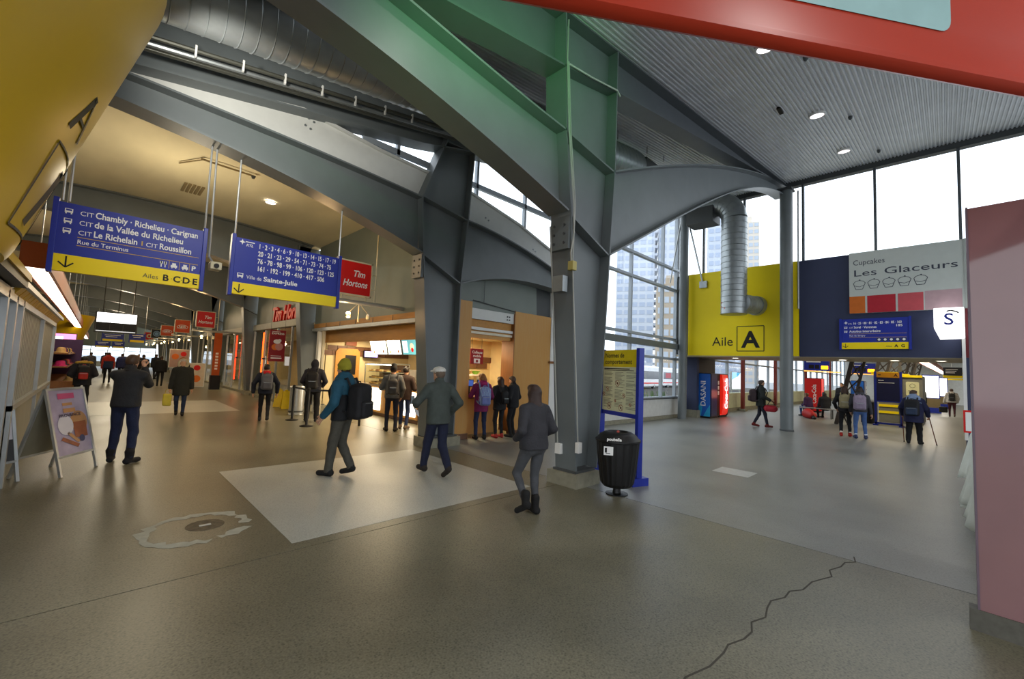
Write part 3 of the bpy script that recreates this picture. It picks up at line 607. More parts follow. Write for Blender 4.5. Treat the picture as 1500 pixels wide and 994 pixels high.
# ================================================================== FAR SIGNS AND SCREEN IN THE CONCOURSE
sc_ = thing('display_screen', 'large hanging display, upper half glowing white and lower half black', 'screen', (.6, 26, 2.63))
bx('casing', STEELD, sc_, -.14, 26, 2.60, 1.28, 26.18, 3.52, bevel=.02)
B = Board((-.10, 26, 2.64), '-y', sc_)
for i in range(3): B.rect(.02+.44*i, .42, .45+.44*i, .84, mat('screen_glow', 'ffffff', emit=2.6), 'screen_tile'); B.rect(.02+.44*i, .06, .45+.44*i, .41, mat('screen_black', '06070c', .5), 'screen_tile')
B.rect(.02, .015, 1.32, .05, mat('screen_strip', 'dfe4e8', emit=.8), 'screen_strip')
for x in (.1, .6, 1.1): MB().tube([(x, 26.1, 3.5), (x, 26.1, 6.05)], .02, 6).build('hanger_rod', STEELD, sc_)
for i, (x0, x1, z0, z1, y, lab) in enumerate([(1.34, 2.10, 2.38, 2.93, 34, 'small far blue sign with yellow strip right of the display screen'), (.2, 1.32, 2.5, 3.03, 40, 'far blue sign with yellow strip directly below the display screen'), (-.1, .85, 2.12, 2.66, 50, 'farthest blue sign with yellow strip, left of its pair'), (.95, 1.75, 2.12, 2.68, 50.2, 'farthest blue sign with yellow strip, right of its pair')]):
    t = thing('hanging_sign', lab, 'sign', ((x0+x1)/2, y, z0), group='hanging direction signs')
    sign_body(t, x0, x1, z0, z1, y, z0+.14, (x0+.05, x1-.05), lambda x: vltz(x)+.01)
    B = Board((x0, y, z0), '-y', t); B.rects([(.15, (z1-z0)*.72, (x1-x0)*.85, (z1-z0)*.8), (.2, (z1-z0)*.52, (x1-x0)*.7, (z1-z0)*.59)], WPRINT, 'lettering')

# ================================================================== RED FASCIA NEAR THE CAMERA
rf = thing('red_fascia', 'big red curved fascia panel overhead at the upper right with pale blue label', 'fascia', (2.1, .43, 3.2))
dd = Vector((.82147, -.57025, 0)); nn = Vector((.57025, .82147, 0)); p0 = Vector((1.07, 1.14, 0))
prof = [(-.045, 3.165), (-.065, 3.185), (-.06, 3.215), (-.035, 3.232), (-.012, 3.245), (0, 3.28), (.0, 3.45), (.0, 3.7), (.01, 4.3), (.04, 4.3), (.03, 3.7), (.03, 3.3), (.02, 3.19), (-.02, 3.160)]
REDF = mat('red_fascia_gloss', 'b23218', .40, 0, .06, 1.5, spec=.35)
vs = []; n = len(prof)
for u in (-1.2, 3.9): vs += [p0+dd*u+nn*a+Vector((0, 0, z)) for a, z in prof]
MB().add(vs, [(i, (i+1)%n, n+(i+1)%n, n+i) for i in range(n)]+[tuple(range(n)), tuple(range(2*n-1, n-1, -1))]).build('panel', REDF, rf, smooth=True)
B = Board(p0+Vector((0, 0, 0)), (dd, Vector((0, 0, 1))), rf, .004)
def rrect(u0, v0, u1, v1, r):
    out = []
    for (cx, cy, a0) in ((u1-r, v0+r, -90), (u1-r, v1-r, 0), (u0+r, v1-r, 90), (u0+r, v0+r, 180)):
        out += [(cx+r*math.cos(R(a0+18*k)), cy+r*math.sin(R(a0+18*k))) for k in range(6)]
    return out
B.poly(rrect(.85, 3.425, 2.08, 4.1, .06), mat('pale_blue_label', '9fc2c0', .35), 'label_print')
for u in (.2, 1.6, 3.2): MB().tube([p0+dd*u+nn*.02+Vector((0, 0, 4.28)), p0+dd*u+nn*.02+Vector((0, 0, 6.2))], .02, 8).build('hanger_rod', STEELD, rf)

# ================================================================== YELLOW CONE SIGNS
def cone_sign(cx, cy, r0, z0, r1, z1, label, text_=True, hang=6.0):
    t = thing('cone_sign', label, 'sign', (cx, cy, z0), group='yellow cone signs')
    k = (r1-r0)/(z1-z0)
    MB().lathe([(r0-.12, z0+.03), (r0-.02, z0), (r0, z0+.03)]+[(r0+k*(z-z0), z) for z in np.linspace(z0+.08, z1, 8)]+[(r1-.15, z1+.02)], (cx, cy, 0), 96).build('cone_shell', mat('yellow_cone_gloss', 'c9a300', .38, 0, .03, 1.5, spec=.5), t, smooth=True)
    if not text_: return t
    def pt(deg, z, e=.006): a = R(deg); r = r0+k*(z-z0)+e; return (cx+r*math.cos(a), cy+r*math.sin(a), z)
    def stroke(pts, wd):
        mb = MB()
        for (a, b) in zip(pts[:-1], pts[1:]):
            A_, B_ = Vector(pt(*a)), Vector(pt(*b)); d = (B_-A_).normalized(); nrm = Vector((A_.x-cx, A_.y-cy, 0)).normalized(); s_ = d.cross(nrm).normalized()*wd/2
            n_ = max(1, int((B_-A_).length/.12)); q = [Vector(pt(a[0]+(b[0]-a[0])*i/n_, a[1]+(b[1]-a[1])*i/n_)) for i in range(n_+1)]
            for i in range(n_): mb.add([q[i]-s_, q[i+1]-s_, q[i+1]+s_, q[i]+s_], [(0,1,2,3)])
        return mb
    INK = mat('dark_green_ink', '2c2f22', .5)
    stroke([(18, 2.56), (-9, 2.56), (-9, 3.18), (18, 3.18)], .022).build('letter_box', INK, t)
    mb = stroke([(-9, 3.30), (-5.0, 3.62), (-1, 3.30)], .05); mb.build('letter_a', INK, t); stroke([(-7, 3.41), (-3, 3.41)], .045).build('letter_a', INK, t)
    stroke([(-3, 2.62), (3, 3.1), (9, 2.62)], .07).build('letter_a', INK, t)
    return t
cone_sign(-2.6, 4.6, 2.1, 2.4, 2.8, 4.72, 'huge yellow cone-shaped sign overhead at the upper left with boxed letter')
cone_sign(-1.75, 30.5, 1.2, 2.2, 1.62, 3.5, 'yellow cone-shaped sign far down the hall beyond the merchandise stall', False)

# ================================================================== DOUGHNUT SHOP (between frames 2 and 3)
CREAMT = mat('cream_tile_wall', 'd9c79a', .5, 0, .04); BROWNT = mat('brown_tile', '6b4a36', .4, 0, .10, 8); SHOPW = mat('shop_fascia_wood', 'b9853f', .5, 0, .10, 3, stretch=(5, .8, 5))
ws = struct('wall_shop', (7.5, 12, 0))
bx('back_wall', CREAMT, ws, 9.2, 8.6, 0, 9.38, 15.5, 3.02); bx('side_wall', CREAMT, ws, 5.6, 15.5, 0, 9.3, 15.6, 3.02); bx('partition', CREAMT, ws, 6.75, 10.55, 0, 9.2, 10.65, 3.02)
tm = None
for r_ in range(2):
    for k in range(10):
        x = 5.75+.345*k+(.17 if r_ else 0)
        if tm is None: tm = MB().box(0, 0, 0, .33, .03, .17).build('tile', BROWNT, ws, local=True); tm.location = Vector((x, 15.47, 1.98+.185*r_))-wl(ws)
        else: copy_obj(tm, ws, Vector((x, 15.47, 1.98+.185*r_))-wl(ws))
MB().prism([(6.2, 0), (7.1, 0), (7.1, 2.12), (7.0, 2.24), (6.3, 2.24), (6.2, 2.12)], 'y', 15.42, 15.46).build('wood_door', SHOPW, ws); bx('door_window', BLACK, ws, 6.55, 15.40, 1.3, 6.95, 15.43, 2.0); bx('red_plate', mat('plate_rust', '8a4a2a', .5), ws, 6.55, 15.42, 2.36, 6.95, 15.46, 2.58)
bx('lintel_beam', ALU, ws, 5.34, 8.16, 2.76, 5.50, 15.5, 2.86); bx('wood_strip', SHOPW, ws, 5.40, 8.16, 2.88, 5.44, 15.5, 3.02)
for k in range(6): MB().tube([(5.36, 8.8+1.1*k, 2.86), (5.36, 8.8+1.1*k, 3.0)], .008, 6).build('stud', STEELD, ws)
bx('wood_fascia', SHOPW, ws, 5.62, 8.3, 2.38, 5.70, 15.5, 2.78); bx('inner_soffit', mat('shop_ceiling_white', 'e3dcc6'), ws, 5.7, 8.3, 2.60, 9.2, 15.5, 2.66)
bx('door_post', WHITE, ws, 5.38, 14.9, 0, 5.5, 15.1, 2.8); bx('door_post', mat('pale_post', 'cfc4a8', .5), ws, 5.38, 14.55, 0, 5.46, 14.65, 2.8)
ct = thing('counter', 'doughnut shop counter with glowing white front panels and wood trim', 'counter', (7.1, 12.5, 0))
bx('body', WOOD, ct, 6.86, 10.9, .12, 7.45, 15.0, .98); bx('toe_kick', BROWNT, ct, 6.92, 10.95, 0, 7.4, 14.95, .12); bx('worktop', mat('stone_top', '8d8376', .3, 0, .1, 20), ct, 6.80, 10.85, .98, 7.5, 15.05, 1.03)
GLOW = mat('counter_glow', 'fff6e0', emit=5, ecol='fff2d8')
for y0, y1 in ((13.15, 14.15), (10.98, 11.75)): bx('light_panel', GLOW, ct, 6.835, y0, .2, 6.86, y1, .92)
dc = thing('display_case', 'glass pastry display case on the doughnut shop counter', 'display case', (7.1, 13.3, 1.03))
mb = MB()
for x, y in ((6.85, 12.4), (6.85, 14.4), (7.42, 12.4), (7.42, 14.4)): mb.box(x, y, 1.03, x+.03, y+.03, 1.75)
mb.box(6.85, 12.4, 1.72, 7.45, 14.43, 1.76); mb.build('frame', ALU, dc)
for z in (1.22, 1.45): bx('shelf', mat('shelf_glass', 'cfd6cf', .2), dc, 6.95, 12.45, z, 7.42, 14.4, z+.012)
MB().add([(6.86, 12.43, 1.05), (6.86, 14.4, 1.05), (6.86, 14.4, 1.72), (6.86, 12.43, 1.72)], [(0, 1, 2, 3)]).build('front_glass', SHOPGLASS, dc)
bx('back_panel', mat('case_back', '6a4a2c', .6), dc, 7.40, 12.45, 1.04, 7.43, 14.4, 1.70)
bx('strip_light', mat('case_light', 'ffffff', emit=10, ecol='fff4da'), dc, 6.9, 12.5, 1.69, 6.95, 14.35, 1.715)
DOUGH = [mat('dough_gold', 'd39a45', .6, 0, .15, 20), mat('dough_brown', '8a5424', .6, 0, .15, 20), mat('dough_pale', 'e8c680', .6, 0, .1, 20)]
proto = []
for q in range(3):
    mb = MB(); n, m = 12, 6; vs = [((.055+.028*math.cos(2*math.pi*j/m))*math.cos(2*math.pi*i/n), (.055+.028*math.cos(2*math.pi*j/m))*math.sin(2*math.pi*i/n), .028+.026*math.sin(2*math.pi*j/m)) for i in range(n) for j in range(m)]
    mb.add(vs, [(i*m+j, ((i+1)%n)*m+j, ((i+1)%n)*m+(j+1)%m, i*m+(j+1)%m) for i in range(n) for j in range(m)]); proto.append(mb)
dp = [None]*3; i = 0; rr = random.Random(5)
for zi, z in enumerate((1.035, 1.234, 1.464)):
    for k in range(24):
        q = rr.randrange(3); loc = (6.98+.13*(k % 2)+.05*rr.random(), 12.52+.078*k, z+.03*(k % 2))
        lab = ['ring doughnut on the bottom of the pastry display case', 'ring doughnut on the middle shelf of the pastry display case', 'ring doughnut on the top shelf of the pastry display case'][zi]
        if dp[q] is None: dp[q] = proto[q].build('doughnut', DOUGH[q], None, smooth=True); o = dp[q]
        else: o = copy_obj(dp[q])
        o.location = loc; tag(o, lab, 'doughnut', 'doughnuts in the display case'); i += 1
MENU = mat('menu_glow', 'f4f6f2', emit=1.6, ecol='eef4f2'); MENUB = mat('menu_glow_teal', '4f98a8', emit=.9, ecol='5aa6b4')
for i, (y0, y1) in enumerate(((14.5, 13.32), (13.28, 12.36), (12.32, 11.42))):
    t = thing('menu_board', ['glowing menu board above the counter, leftmost of three', 'glowing menu board above the counter, middle one of three', 'glowing teal menu board above the counter, rightmost of three'][i], 'menu board', (7.05, (y0+y1)/2, 2.06), group='menu boards')
    MB().prism([(7.0, 2.58), (7.12, 2.05), (7.18, 2.06), (7.06, 2.60)], 'y', y1, y0).build('casing', STEELD, t)
    nrm = Vector((-.53, 0, -.12)).normalized(); Bm = Board((7.115, y0-.03, 2.07), (Vector((0, -1, 0)), Vector((-.115, 0, .51)).normalized()), t, .006)
    w_ = y0-y1-.06; Bm.rect(0, 0, w_, .50, MENU if i < 2 else MENUB, 'screen')
    if i < 2:
        for c_ in range(3):
            for r_ in range(6): Bm.rects([(.06+c_*w_/3, .06+.07*r_, .04+c_*w_/3+w_*.22*rr.uniform(.6, 1), .075+.07*r_)], mat('menu_text', '6a7078', .6), 'menu_line', 2)
        Bm.disc(w_*.2, .08, .05, ORANGE, 'food_picture', 3); Bm.disc(w_*.8, .1, .05, mat('food_brown', '9a5a2a', .6), 'food_picture', 3)
    else:
        Bm.rect(.05, .06, w_*.4, .44, mat('menu_glow_white', 'dfeeee', emit=1.2), 'menu_block', 2); Bm.disc(w_*.7, .25, .12, WPRINT, 'food_picture', 2); Bm.disc(w_*.72, .15, .07, RED, 'food_picture', 3)
    for y in (y0-.1, y1+.1): MB().tube([(7.08, y, 2.56), (7.08, y, 2.62)], .015, 6).build('hanger', STEELD, t)
pl = thing('purple_light_sign', 'small purple-edged glowing sign left of the menu boards', 'sign', (7.5, 15.4, 1.94)); bx('panel', mat('purple_glow', 'c9b8f0', emit=2.0, ecol='b8a8ff'), pl, 7.25, 15.30, 1.97, 7.75, 15.36, 2.18); bx('case', BLACK, pl, 7.22, 15.36, 1.94, 7.78, 15.44, 2.21)
sh = thing('shop_equipment', 'white coffee machine behind the doughnut shop counter', 'coffee machine', (8.9, 14.2, 1.0)); bx('stand', WOODD, sh, 8.6, 13.9, 0, 9.15, 14.6, 1.0); bx('machine', WHITE, sh, 8.65, 13.95, 1.0, 9.1, 14.5, 1.55, bevel=.03); MB().lathe([(.05, 0), (.06, .14), (.05, .16)], (8.75, 14.1, 1.0), 10).build('pot', BLACK, sh, smooth=True)
st = thing('worker', 'x', 'x') if False else None
wk = person_later = None
rs = thing('red_stand', 'red and white card stand at the glass end of the counter', 'display stand', (6.6, 9.7, 0))
bx('post', ALU, rs, 6.58, 9.66, 0, 6.62, 9.70, 1.1); bx('card', RED, rs, 6.5, 9.6, 1.1, 6.53, 9.85, 1.45); bx('card', WHITE, rs, 6.5, 9.32, 1.15, 6.53, 9.56, 1.55); bx('card', RED, rs, 6.5, 9.6, 1.5, 6.53, 9.85, 2.0); bx('foot', STEELD, rs, 6.45, 9.5, 0, 6.75, 9.85, .03); bx('print', WPRINT, rs, 6.49, 9.64, 1.6, 6.5, 9.81, 1.7)
gs = thing('glass_screen', 'low glass screen by the column at the counter end', 'glass screen', (5.9, 9.0, 0)); MB().add([(5.45, 8.3, .15), (6.3, 9.4, .15), (6.3, 9.4, 1.05), (5.45, 8.3, 1.05)], [(0, 1, 2, 3)]).build('pane', SHOPGLASS, gs); MB().bar((5.45, 8.3, 1.06), (6.3, 9.4, 1.06), .05, .03).build('top_rail', mat('green_glass_edge', '9fb8a4', .3), gs); MB().bar((5.45, 8.3, .08), (6.3, 9.4, .08), .12, .16).build('base_rail', ALU, gs)
for y in (9.6, 11.2, 13.0, 14.6): lamp('shop_lamp', 'AREA', (6.3 if y < 12 else 6.9, y, 2.58), 55, (1, .78, .48), .5)
# wood panelled pick-up counter under the right arm of frame 2
wp = struct('wall_pickup', (8, 8.3, 0))
bx('wood_panel', WOOD, wp, 6.12, 8.22, .12, 6.60, 8.42, 3.38); bx('wood_panel', WOOD, wp, 8.12, 8.22, .06, 9.62, 8.36, 3.32); bx('panel_edge', WOODD, wp, 8.10, 8.22, .06, 8.125, 8.7, 3.34); bx('panel_base', BROWNT, wp, 6.10, 8.20, 0, 6.62, 8.44, .14); bx('panel_base', BROWNT, wp, 8.10, 8.20, 0, 9.64, 8.38, .1)
bx('steel_lintel', LGREY, wp, 6.6, 8.26, 2.97, 8.12, 8.4, 3.24); bx('wood_strip', SHOPW, wp, 6.6, 8.34, 2.76, 8.12, 8.5, 2.97); bx('white_strip', WHITE, wp, 6.6, 8.28, 2.70, 8.12, 8.42, 2.77); bx('wood_fascia', WOOD, wp, 6.6, 8.36, 2.5, 8.12, 8.46, 2.70)
MB().prism([(5.95, 3.24)]+[(x, z+.15) for x, z in rl2 if x < 9.05]+[(9.0, 3.24)], 'y', 8.24, 8.30).build('grey_panel', PANEL, wp)
bx('white_panel', WHITE, wp, 9.64, 8.22, 0, 10.06, 8.32, 4.3); bx('rail', WOODD, wp, 9.55, 8.16, 1.95, 10.06, 8.2, 2.02); bx('closure', STEELD, wp, 9.0, 8.3, 3.0, 10.1, 8.38, 5.0)
bolts('bolt', wp, [(7.85, 8.26, 3.06), (7.93, 8.26, 3.06), (7.85, 8.26, 3.14), (7.93, 8.26, 3.14)], (0, -1, 0))
MB().tube([(6.6, 8.2, 3.42), (8.1, 8.2, 3.30)], .012, 6).build('pipe', STEELD, wp); MB().tube([(6.95, 8.2, 3.4), (6.95, 8.2, 4.0)], .006, 6).build('wire', STEELD, wp)
bx('end_wall', CREAMT, wp, 6.7, 10.4, 0, 9.2, 10.5, 2.6); bx('left_return', CREAMT, wp, 6.5, 8.5, 0, 6.55, 9.0, 2.6)
for r_ in range(2):
    for k in range(5): copy_obj(tm, wp, None).rotation_euler = (0, 0, 0)
pk = [o for o in wp.children if o.name.startswith('tile')]; i = 0
tm2 = MB().box(0, 0, 0, .40, .03, .17).build('tile', BROWNT, wp, local=True)
for o in pk: o.data = tm2.data
for r_ in range(2):
    for k in range(5):
        pk[i].location = Vector((6.95+.42*k+(.2 if r_ else 0), 10.36, 1.72+.19*r_))-wl(wp); i += 1
tm2.location = Vector((6.72, 10.36, 1.91))-wl(wp)
pc = thing('pickup_counter', 'wooden pick-up counter with small machines inside the panelled opening', 'counter', (7.5, 9.0, 0)); bx('body', WOOD, pc, 6.66, 8.75, 0, 8.1, 9.2, .92); bx('worktop', WOODD, pc, 6.64, 8.7, .92, 8.1, 9.24, .97)
for i, (x, lab) in enumerate(((7.2, 'small dark payment terminal on the pick-up counter, left one'), (7.55, 'small dark payment terminal on the pick-up counter, right one'))):
    t = thing('terminal', lab, 'terminal', (x, 9.0, .97), group='payment terminals'); bx('stand', BLACK, t, x, 8.98, .97, x+.06, 9.05, 1.25); bx('screen_case', BLACK, t, x-.08, 8.93, 1.22, x+.14, 8.97, 1.42, bevel=.008); bx('screen', mat('blue_screen', '3a5fb0', emit=.6), t, x-.06, 8.925, 1.25, x+.12, 8.93, 1.40)
rk = thing('cup_rack', 'white rack of cups and bowls behind the pick-up counter', 'rack', (7.9, 9.9, 0)); bx('cabinet', WOOD, rk, 6.8, 10.0, 0, 9.0, 10.34, .95)
for z in (1.25, 1.5): bx('shelf', WHITE, rk, 7.3, 10.02, z, 8.6, 10.3, z+.03)
bx('side', WHITE, rk, 7.3, 10.02, .95, 7.33, 10.3, 1.5); bx('side', WHITE, rk, 8.57, 10.02, .95, 8.6, 10.3, 1.5)
for i, (x, m_, lab) in enumerate(((7.5, DOUGH[2], 'wide pale bowl on the rack, left one'), (8.1, DOUGH[2], 'wide pale bowl on the rack, right one'), (8.4, mat('lime_green', '7fb52e', .5), 'lime green bowl on top of the rack'))):
    t = MB().lathe([(.05, 0), (.16, .11), (.15, .11), (.045, .01)], (0, 0, 0), 16).build('bowl', m_, None, smooth=True); t.location = (x, 10.16, 1.53); tag(t, lab, 'bowl', 'bowls on the rack')
cs = thing('hanging_placard', 'dark red hanging placard reading Collecte mobile', 'sign', (7.45, 9.0, 1.87)); bx('plate', mat('dark_red_plate', '96161c', .5), cs, 7.24, 9.0, 1.84, 7.70, 9.03, 2.26, bevel=.01); B = Board((7.24, 9.0, 1.84), '-y', cs); B.text('Collecte', .10, .05, .29, WPRINT, bold=.02, width=.36); B.text('mobile', .10, .09, .19, WPRINT, bold=.02, width=.28); B.rects([(.12, .02, .34, .15)], WPRINT, 'icon'); B.disc(.23, .08, .04, mat('dark_red_plate', '96161c'), 'icon', 2)
for x in (7.3, 7.64): MB().tube([(x, 9.015, 2.25), (x, 9.015, 2.6)], .005, 5).build('wire', STEELD, cs)
lamp('pickup_lamp', 'AREA', (7.4, 9.5, 2.52), 70, (1, .80, .48), .6); dlp = thing('downlight', 'small round downlight inside the wood-panelled pick-up opening', 'downlight', (7.6, 9.3, 2.58)); MB().lathe([(.10, 0), (.09, -.01)], (7.6, 9.3, 2.595), 14).build('lens', mat('soffit_lens', 'fff3d8'), dlp)
# EXPRESS poster, red wall letters, wet floor signs, barrier posts
po = thing('poster', 'dark red hanging poster with EXPRESS heading and iced drink pictures', 'poster', (4.7, 17, 1.68)); bx('sheet', mat('poster_red', '8f1720', .5), po, 4.42, 17.0, 1.66, 4.95, 17.02, 2.80); B = Board((4.42, 17, 1.66), '-y', po)
B.text('EXPRESS', .09, .06, .98, WPRINT, bold=.02, width=.41); B.rects([(.06, 1.07, .34, 1.085), (.08, .19, .42, .205), (.08, .10, .44, .14)], WPRINT, 'small_print')
B.disc(.20, .52, .12, ORANGE, 'drink_picture', 1, 16, .11); B.disc(.33, .54, .13, mat('drink_pink', 'c98a86', .5), 'drink_picture', 2, 16, .14); B.disc(.25, .72, .12, WPRINT, 'cream_picture', 3, 16, .08); B.disc(.33, .76, .06, WPRINT, 'cream_picture', 4)
for x in (4.45, 4.92): MB().tube([(x, 17.01, 2.8), (x, 17.01, 5.8)], .005, 5).build('wire', STEELD, po)
rl_ = thing('wall_lettering', 'big red three-dimensional letters Tim Hortons on the upper shop wall', 'sign text', (5.38, 18, 3.35)); text('Tim Hortons', .82, (5.33, 20.3, 3.35), '-x', RED, rl_, bold=.03, shear=.25, width=4.3, depth=.04)
bay = struct('wall_shopfront', (5.5, 20, 0))
for k in range(1, 7):
    y0, y1 = 15.9+7.72*(k-1), 15.5+7.72*k
    for j in range(5):
        y = y0+(y1-y0)*j/4; bx('post', ALU, bay, 5.36, y-.03, 0, 5.44, y+.03, 3.05)
    for j in range(4):
        if k == 1 and j == 0: continue
        ya, yb_ = y0+(y1-y0)*j/4, y0+(y1-y0)*(j+1)/4; MB().add([(5.4, ya, .1), (5.4, yb_, .1), (5.4, yb_, 3.05), (5.4, ya, 3.05)], [(0, 1, 2, 3)]).build('pane', SHOPGLASS, bay)
    bx('plinth', CONC, bay, 5.34, y0, 0, 5.46, y1, .1)
    lamp('bay_lamp', 'AREA', (7.2, (y0+y1)/2, 2.9), 60, AMBER if k % 2 else WARM, .8)
bx('counter_shelf', WHITE, bay, 6.0, 15.95, .98, 6.6, 17.6, 1.08); bx('shelf_base', mat('teal_panel', '8fb0a4', .5), bay, 6.1, 15.95, 0, 6.55, 17.6, .98)
fb = thing('fire_box', 'red fire alarm box on the wall by the white shelf', 'alarm box', (6.9, 17.0, 1.35)); bx('case', RED, fb, 6.6, 17.2, 1.3, 6.68, 17.45, 1.7, bevel=.01); bx('label_plate', WHITE, fb, 6.59, 17.27, 1.45, 6.6, 17.38, 1.55)
bx('inner_wall', CREAMT, bay, 6.7, 15.7, 0, 6.8, 19.0, 3.0)
for i, (x, y, a) in enumerate(((5.0, 17.4, 1.15), (5.0, 16.6, 1.4))):
    t = thing('wet_floor_sign', ['yellow folding wet floor sign near the shop wall, farther one', 'yellow folding wet floor sign near the shop wall, nearer one'][i], 'warning sign', (x, y, 0), a, 'wet floor signs')
    YP = mat('yellow_plastic', 'f0cf00', .45)
    for sx in (-1, 1): MB().add([(sx*.02-.0, -.10, .62), (sx*.02, .10, .62), (sx*.20, .16, 0), (sx*.20, -.16, 0), (sx*.02+sx*.02, -.10, .62), (sx*.02+sx*.02, .10, .62), (sx*.20+sx*.02, .16, 0), (sx*.20+sx*.02, -.16, 0)], [(0,1,2,3),(4,5,6,7),(0,1,5,4),(1,2,6,5),(2,3,7,6),(3,0,4,7)]).build('leaf', YP, t, local=True)
    MB().box(-.05, -.05, .60, .05, .05, .66).build('hinge_handle', YP, t, local=True)
    text('!', .22, (-.125, .03, .25), (Vector((0, -1, 0)), Vector((.28, 0, .96)).normalized()), BPRINT, t, 'warning_print', bold=.03, local=True)
for i, (x, y) in enumerate(((4.22, 13.35), (4.15, 11.95))):
    t = thing('barrier_post', ['black retractable belt barrier post, farther of the two', 'black retractable belt barrier post, nearer of the two'][i], 'barrier post', (x, y, 0), 0, 'barrier posts')
    MB().lathe([(.17, 0), (.17, .015), (.12, .03), (.035, .045), (.032, .05), (.032, .92), (.04, .93), (.04, 1.0), (.02, 1.02)], (0, 0, 0), 20).build('post', BLACK, t, smooth=True, local=True)
bl_ = thing('barrier_belt', 'black belt stretched between the barrier posts and the shop', 'belt', (4.2, 12.6, .95)); MB().bar((4.22, 13.31, .95), (4.16, 11.99, .95), .004, .05).build('belt', BLACK, bl_); MB().bar((4.19, 11.95, .95), (5.34, 11.4, .95), .004, .05).build('belt', BLACK, bl_); MB().bar((5.35, 11.4, 0), (5.35, 11.4, .98), .05, .05).build('wall_clip', BLACK, bl_)
tb = thing('metal_bin', 'grey cylindrical metal bin behind the barrier posts', 'bin', (4.72, 14.6, 0)); MB().lathe([(.22, 0), (.23, .02), (.21, .04), (.21, .86), (.23, .88), (.2, .92), (.1, .93)], (4.72, 14.6, 0), 24).build('body', ALU, tb, smooth=True); MB().lathe([(.232, .1), (.24, .11), (.24, .13), (.232, .14)], (4.72, 14.6, 0), 24).build('band', STEELD, tb, smooth=True); MB().lathe([(.1, .93), (.08, .935)], (4.72, 14.6, 0), 16).build('opening', BLACK, tb)
# boards and banners further along the right-hand shops
def board(name, label, x, y, w, z0, z1, m, legs=True, prints=()):
    t = thing(name, label, 'display board', (x, y, 0)); bx('panel', WHITE, t, x-w/2, y, z0, x+w/2, y+.05, z1, bevel=.01); B = Board((x-w/2, y, z0), '-y', t); B.rect(.04, .04, w-.04, z1-z0-.04, m, 'print')
    for p in prints: B.disc(w*p[0], (z1-z0)*p[1], w*p[2], p[3], 'picture', 2)
    if legs:
        for sx in (-.7, .7): MB().bar((x+sx*w/2, y+.02, 0), (x+sx*w/2, y+.02, z0), .03, .03).build('leg', ALU, t)
        bx('foot', ALU, t, x-w/2, y-.15, 0, x+w/2, y+.2, .03)
    return t
board('menu_stand', 'white arch-topped menu board by the shop columns behind the parka wearer', 4.0, 28.5, .75, .05, 1.35, mat('menu_pale', 'd9c9b4', .5), False, ((.5, .35, .25, ORANGE), (.5, .8, .2, RED)))
board('picture_stand', 'picture menu board on a stand, left of the arch-topped board', 3.75, 33.5, 1.0, .95, 2.1, mat('menu_pic', 'b89a94', .5), True, ((.3, .6, .18, ORANGE), (.7, .4, .2, mat('food_brown', '9a5a2a')), (.7, .75, .15, RED)))
bn = thing('banner', 'tall narrow orange banner on the column beyond the poster', 'banner', (4.75, 27.9, .9)); bx('cloth', mat('banner_orange', 'b5551a', .6), bn, 4.45, 27.2, .75, 4.8, 27.22, 3.0); B = Board((4.45, 27.2, .75), '-y', bn)
for k in range(6): B.rects([(.11, 1.1-.16*k, .24, 1.20-.16*k)], WPRINT, 'mark')
bx('base_box', BLACK, bn, 4.4, 27.1, 0, 4.85, 27.4, .75)
for k in range(3):
    t = thing('neon_strip', ['thin orange neon strip on the shop front past the poster', 'thin red neon strip on the shop front by the second column', 'thin yellow neon strip on the far shop front'][k], 'neon light', (5.2, 21.2+5*k, 1.5)); MB().tube([(5.28, 21.2+5*k, .6), (5.28, 21.2+5*k, 2.9)], .03, 6).build('tube', mat(['neon_orange', 'neon_red', 'neon_yellow'][k], 'ff6a20', emit=3, ecol=['ff5a18', 'ff3018', 'ffc020'][k]), t, smooth=True); bx('bracket', STEELD, t, 5.26, 21.15+5*k, 1.7, 5.38, 21.25+5*k, 1.78)

# ================================================================== LEFT KIOSK WITH SHUTTERS, CANOPY, LIGHT TROUGH
SHUT = mat('shutter_grey', '9a9a90', .5, .2, .06, 4); ksk = thing('shutter_kiosk', 'kiosk front with grey folding shutters along the left side of the hall', 'kiosk', (-1.2, 10, 0))
bx('back_wall', mat('kiosk_inside', '4a463c', .7), ksk, -2.9, 5.0, 0, -2.8, 14.6, 2.5); bx('roof', STEELD, ksk, -2.9, 5.0, 2.46, -.80, 14.6, 2.52); bx('near_wall', SHUT, ksk, -2.9, 4.95, 0, -.78, 5.0, 2.5)
for y in (5.0, 6.9, 7.6, 8.25, 11.4, 14.5): bx('post', ALU, ksk, -.80, y, 0, -.70, y+.10, 2.36)
bx('counter_wall', SHUT, ksk, -.82, 8.25, 0, -.74, 14.6, .95); bx('counter_rail', ALU, ksk, -.84, 8.25, .95, -.70, 14.6, 1.02); bx('head_rail', ALU, ksk, -.82, 5.0, 2.28, -.70, 14.6, 2.40)
sl = None
for k in range(31):
    y = 8.37+.20*k
    if sl is None: sl = MB().prism([(-.79, 0), (-.75, .03), (-.75, .15), (-.79, .18)], 'z', 1.02, 2.28).build('shutter_slat', SHUT, ksk, local=True); sl.location = Vector((0, y, 0))-wl(ksk)
    else: copy_obj(sl, ksk, Vector((0, y, 0))-wl(ksk))
for (a, b) in ((5.1, 6.9), (7.0, 7.6), (7.7, 8.25)): MB().add([(-.75, a, .1), (-.75, b, .1), (-.75, b, 2.28), (-.75, a, 2.28)], [(0, 1, 2, 3)]).build('pane', SHOPGLASS, ksk)
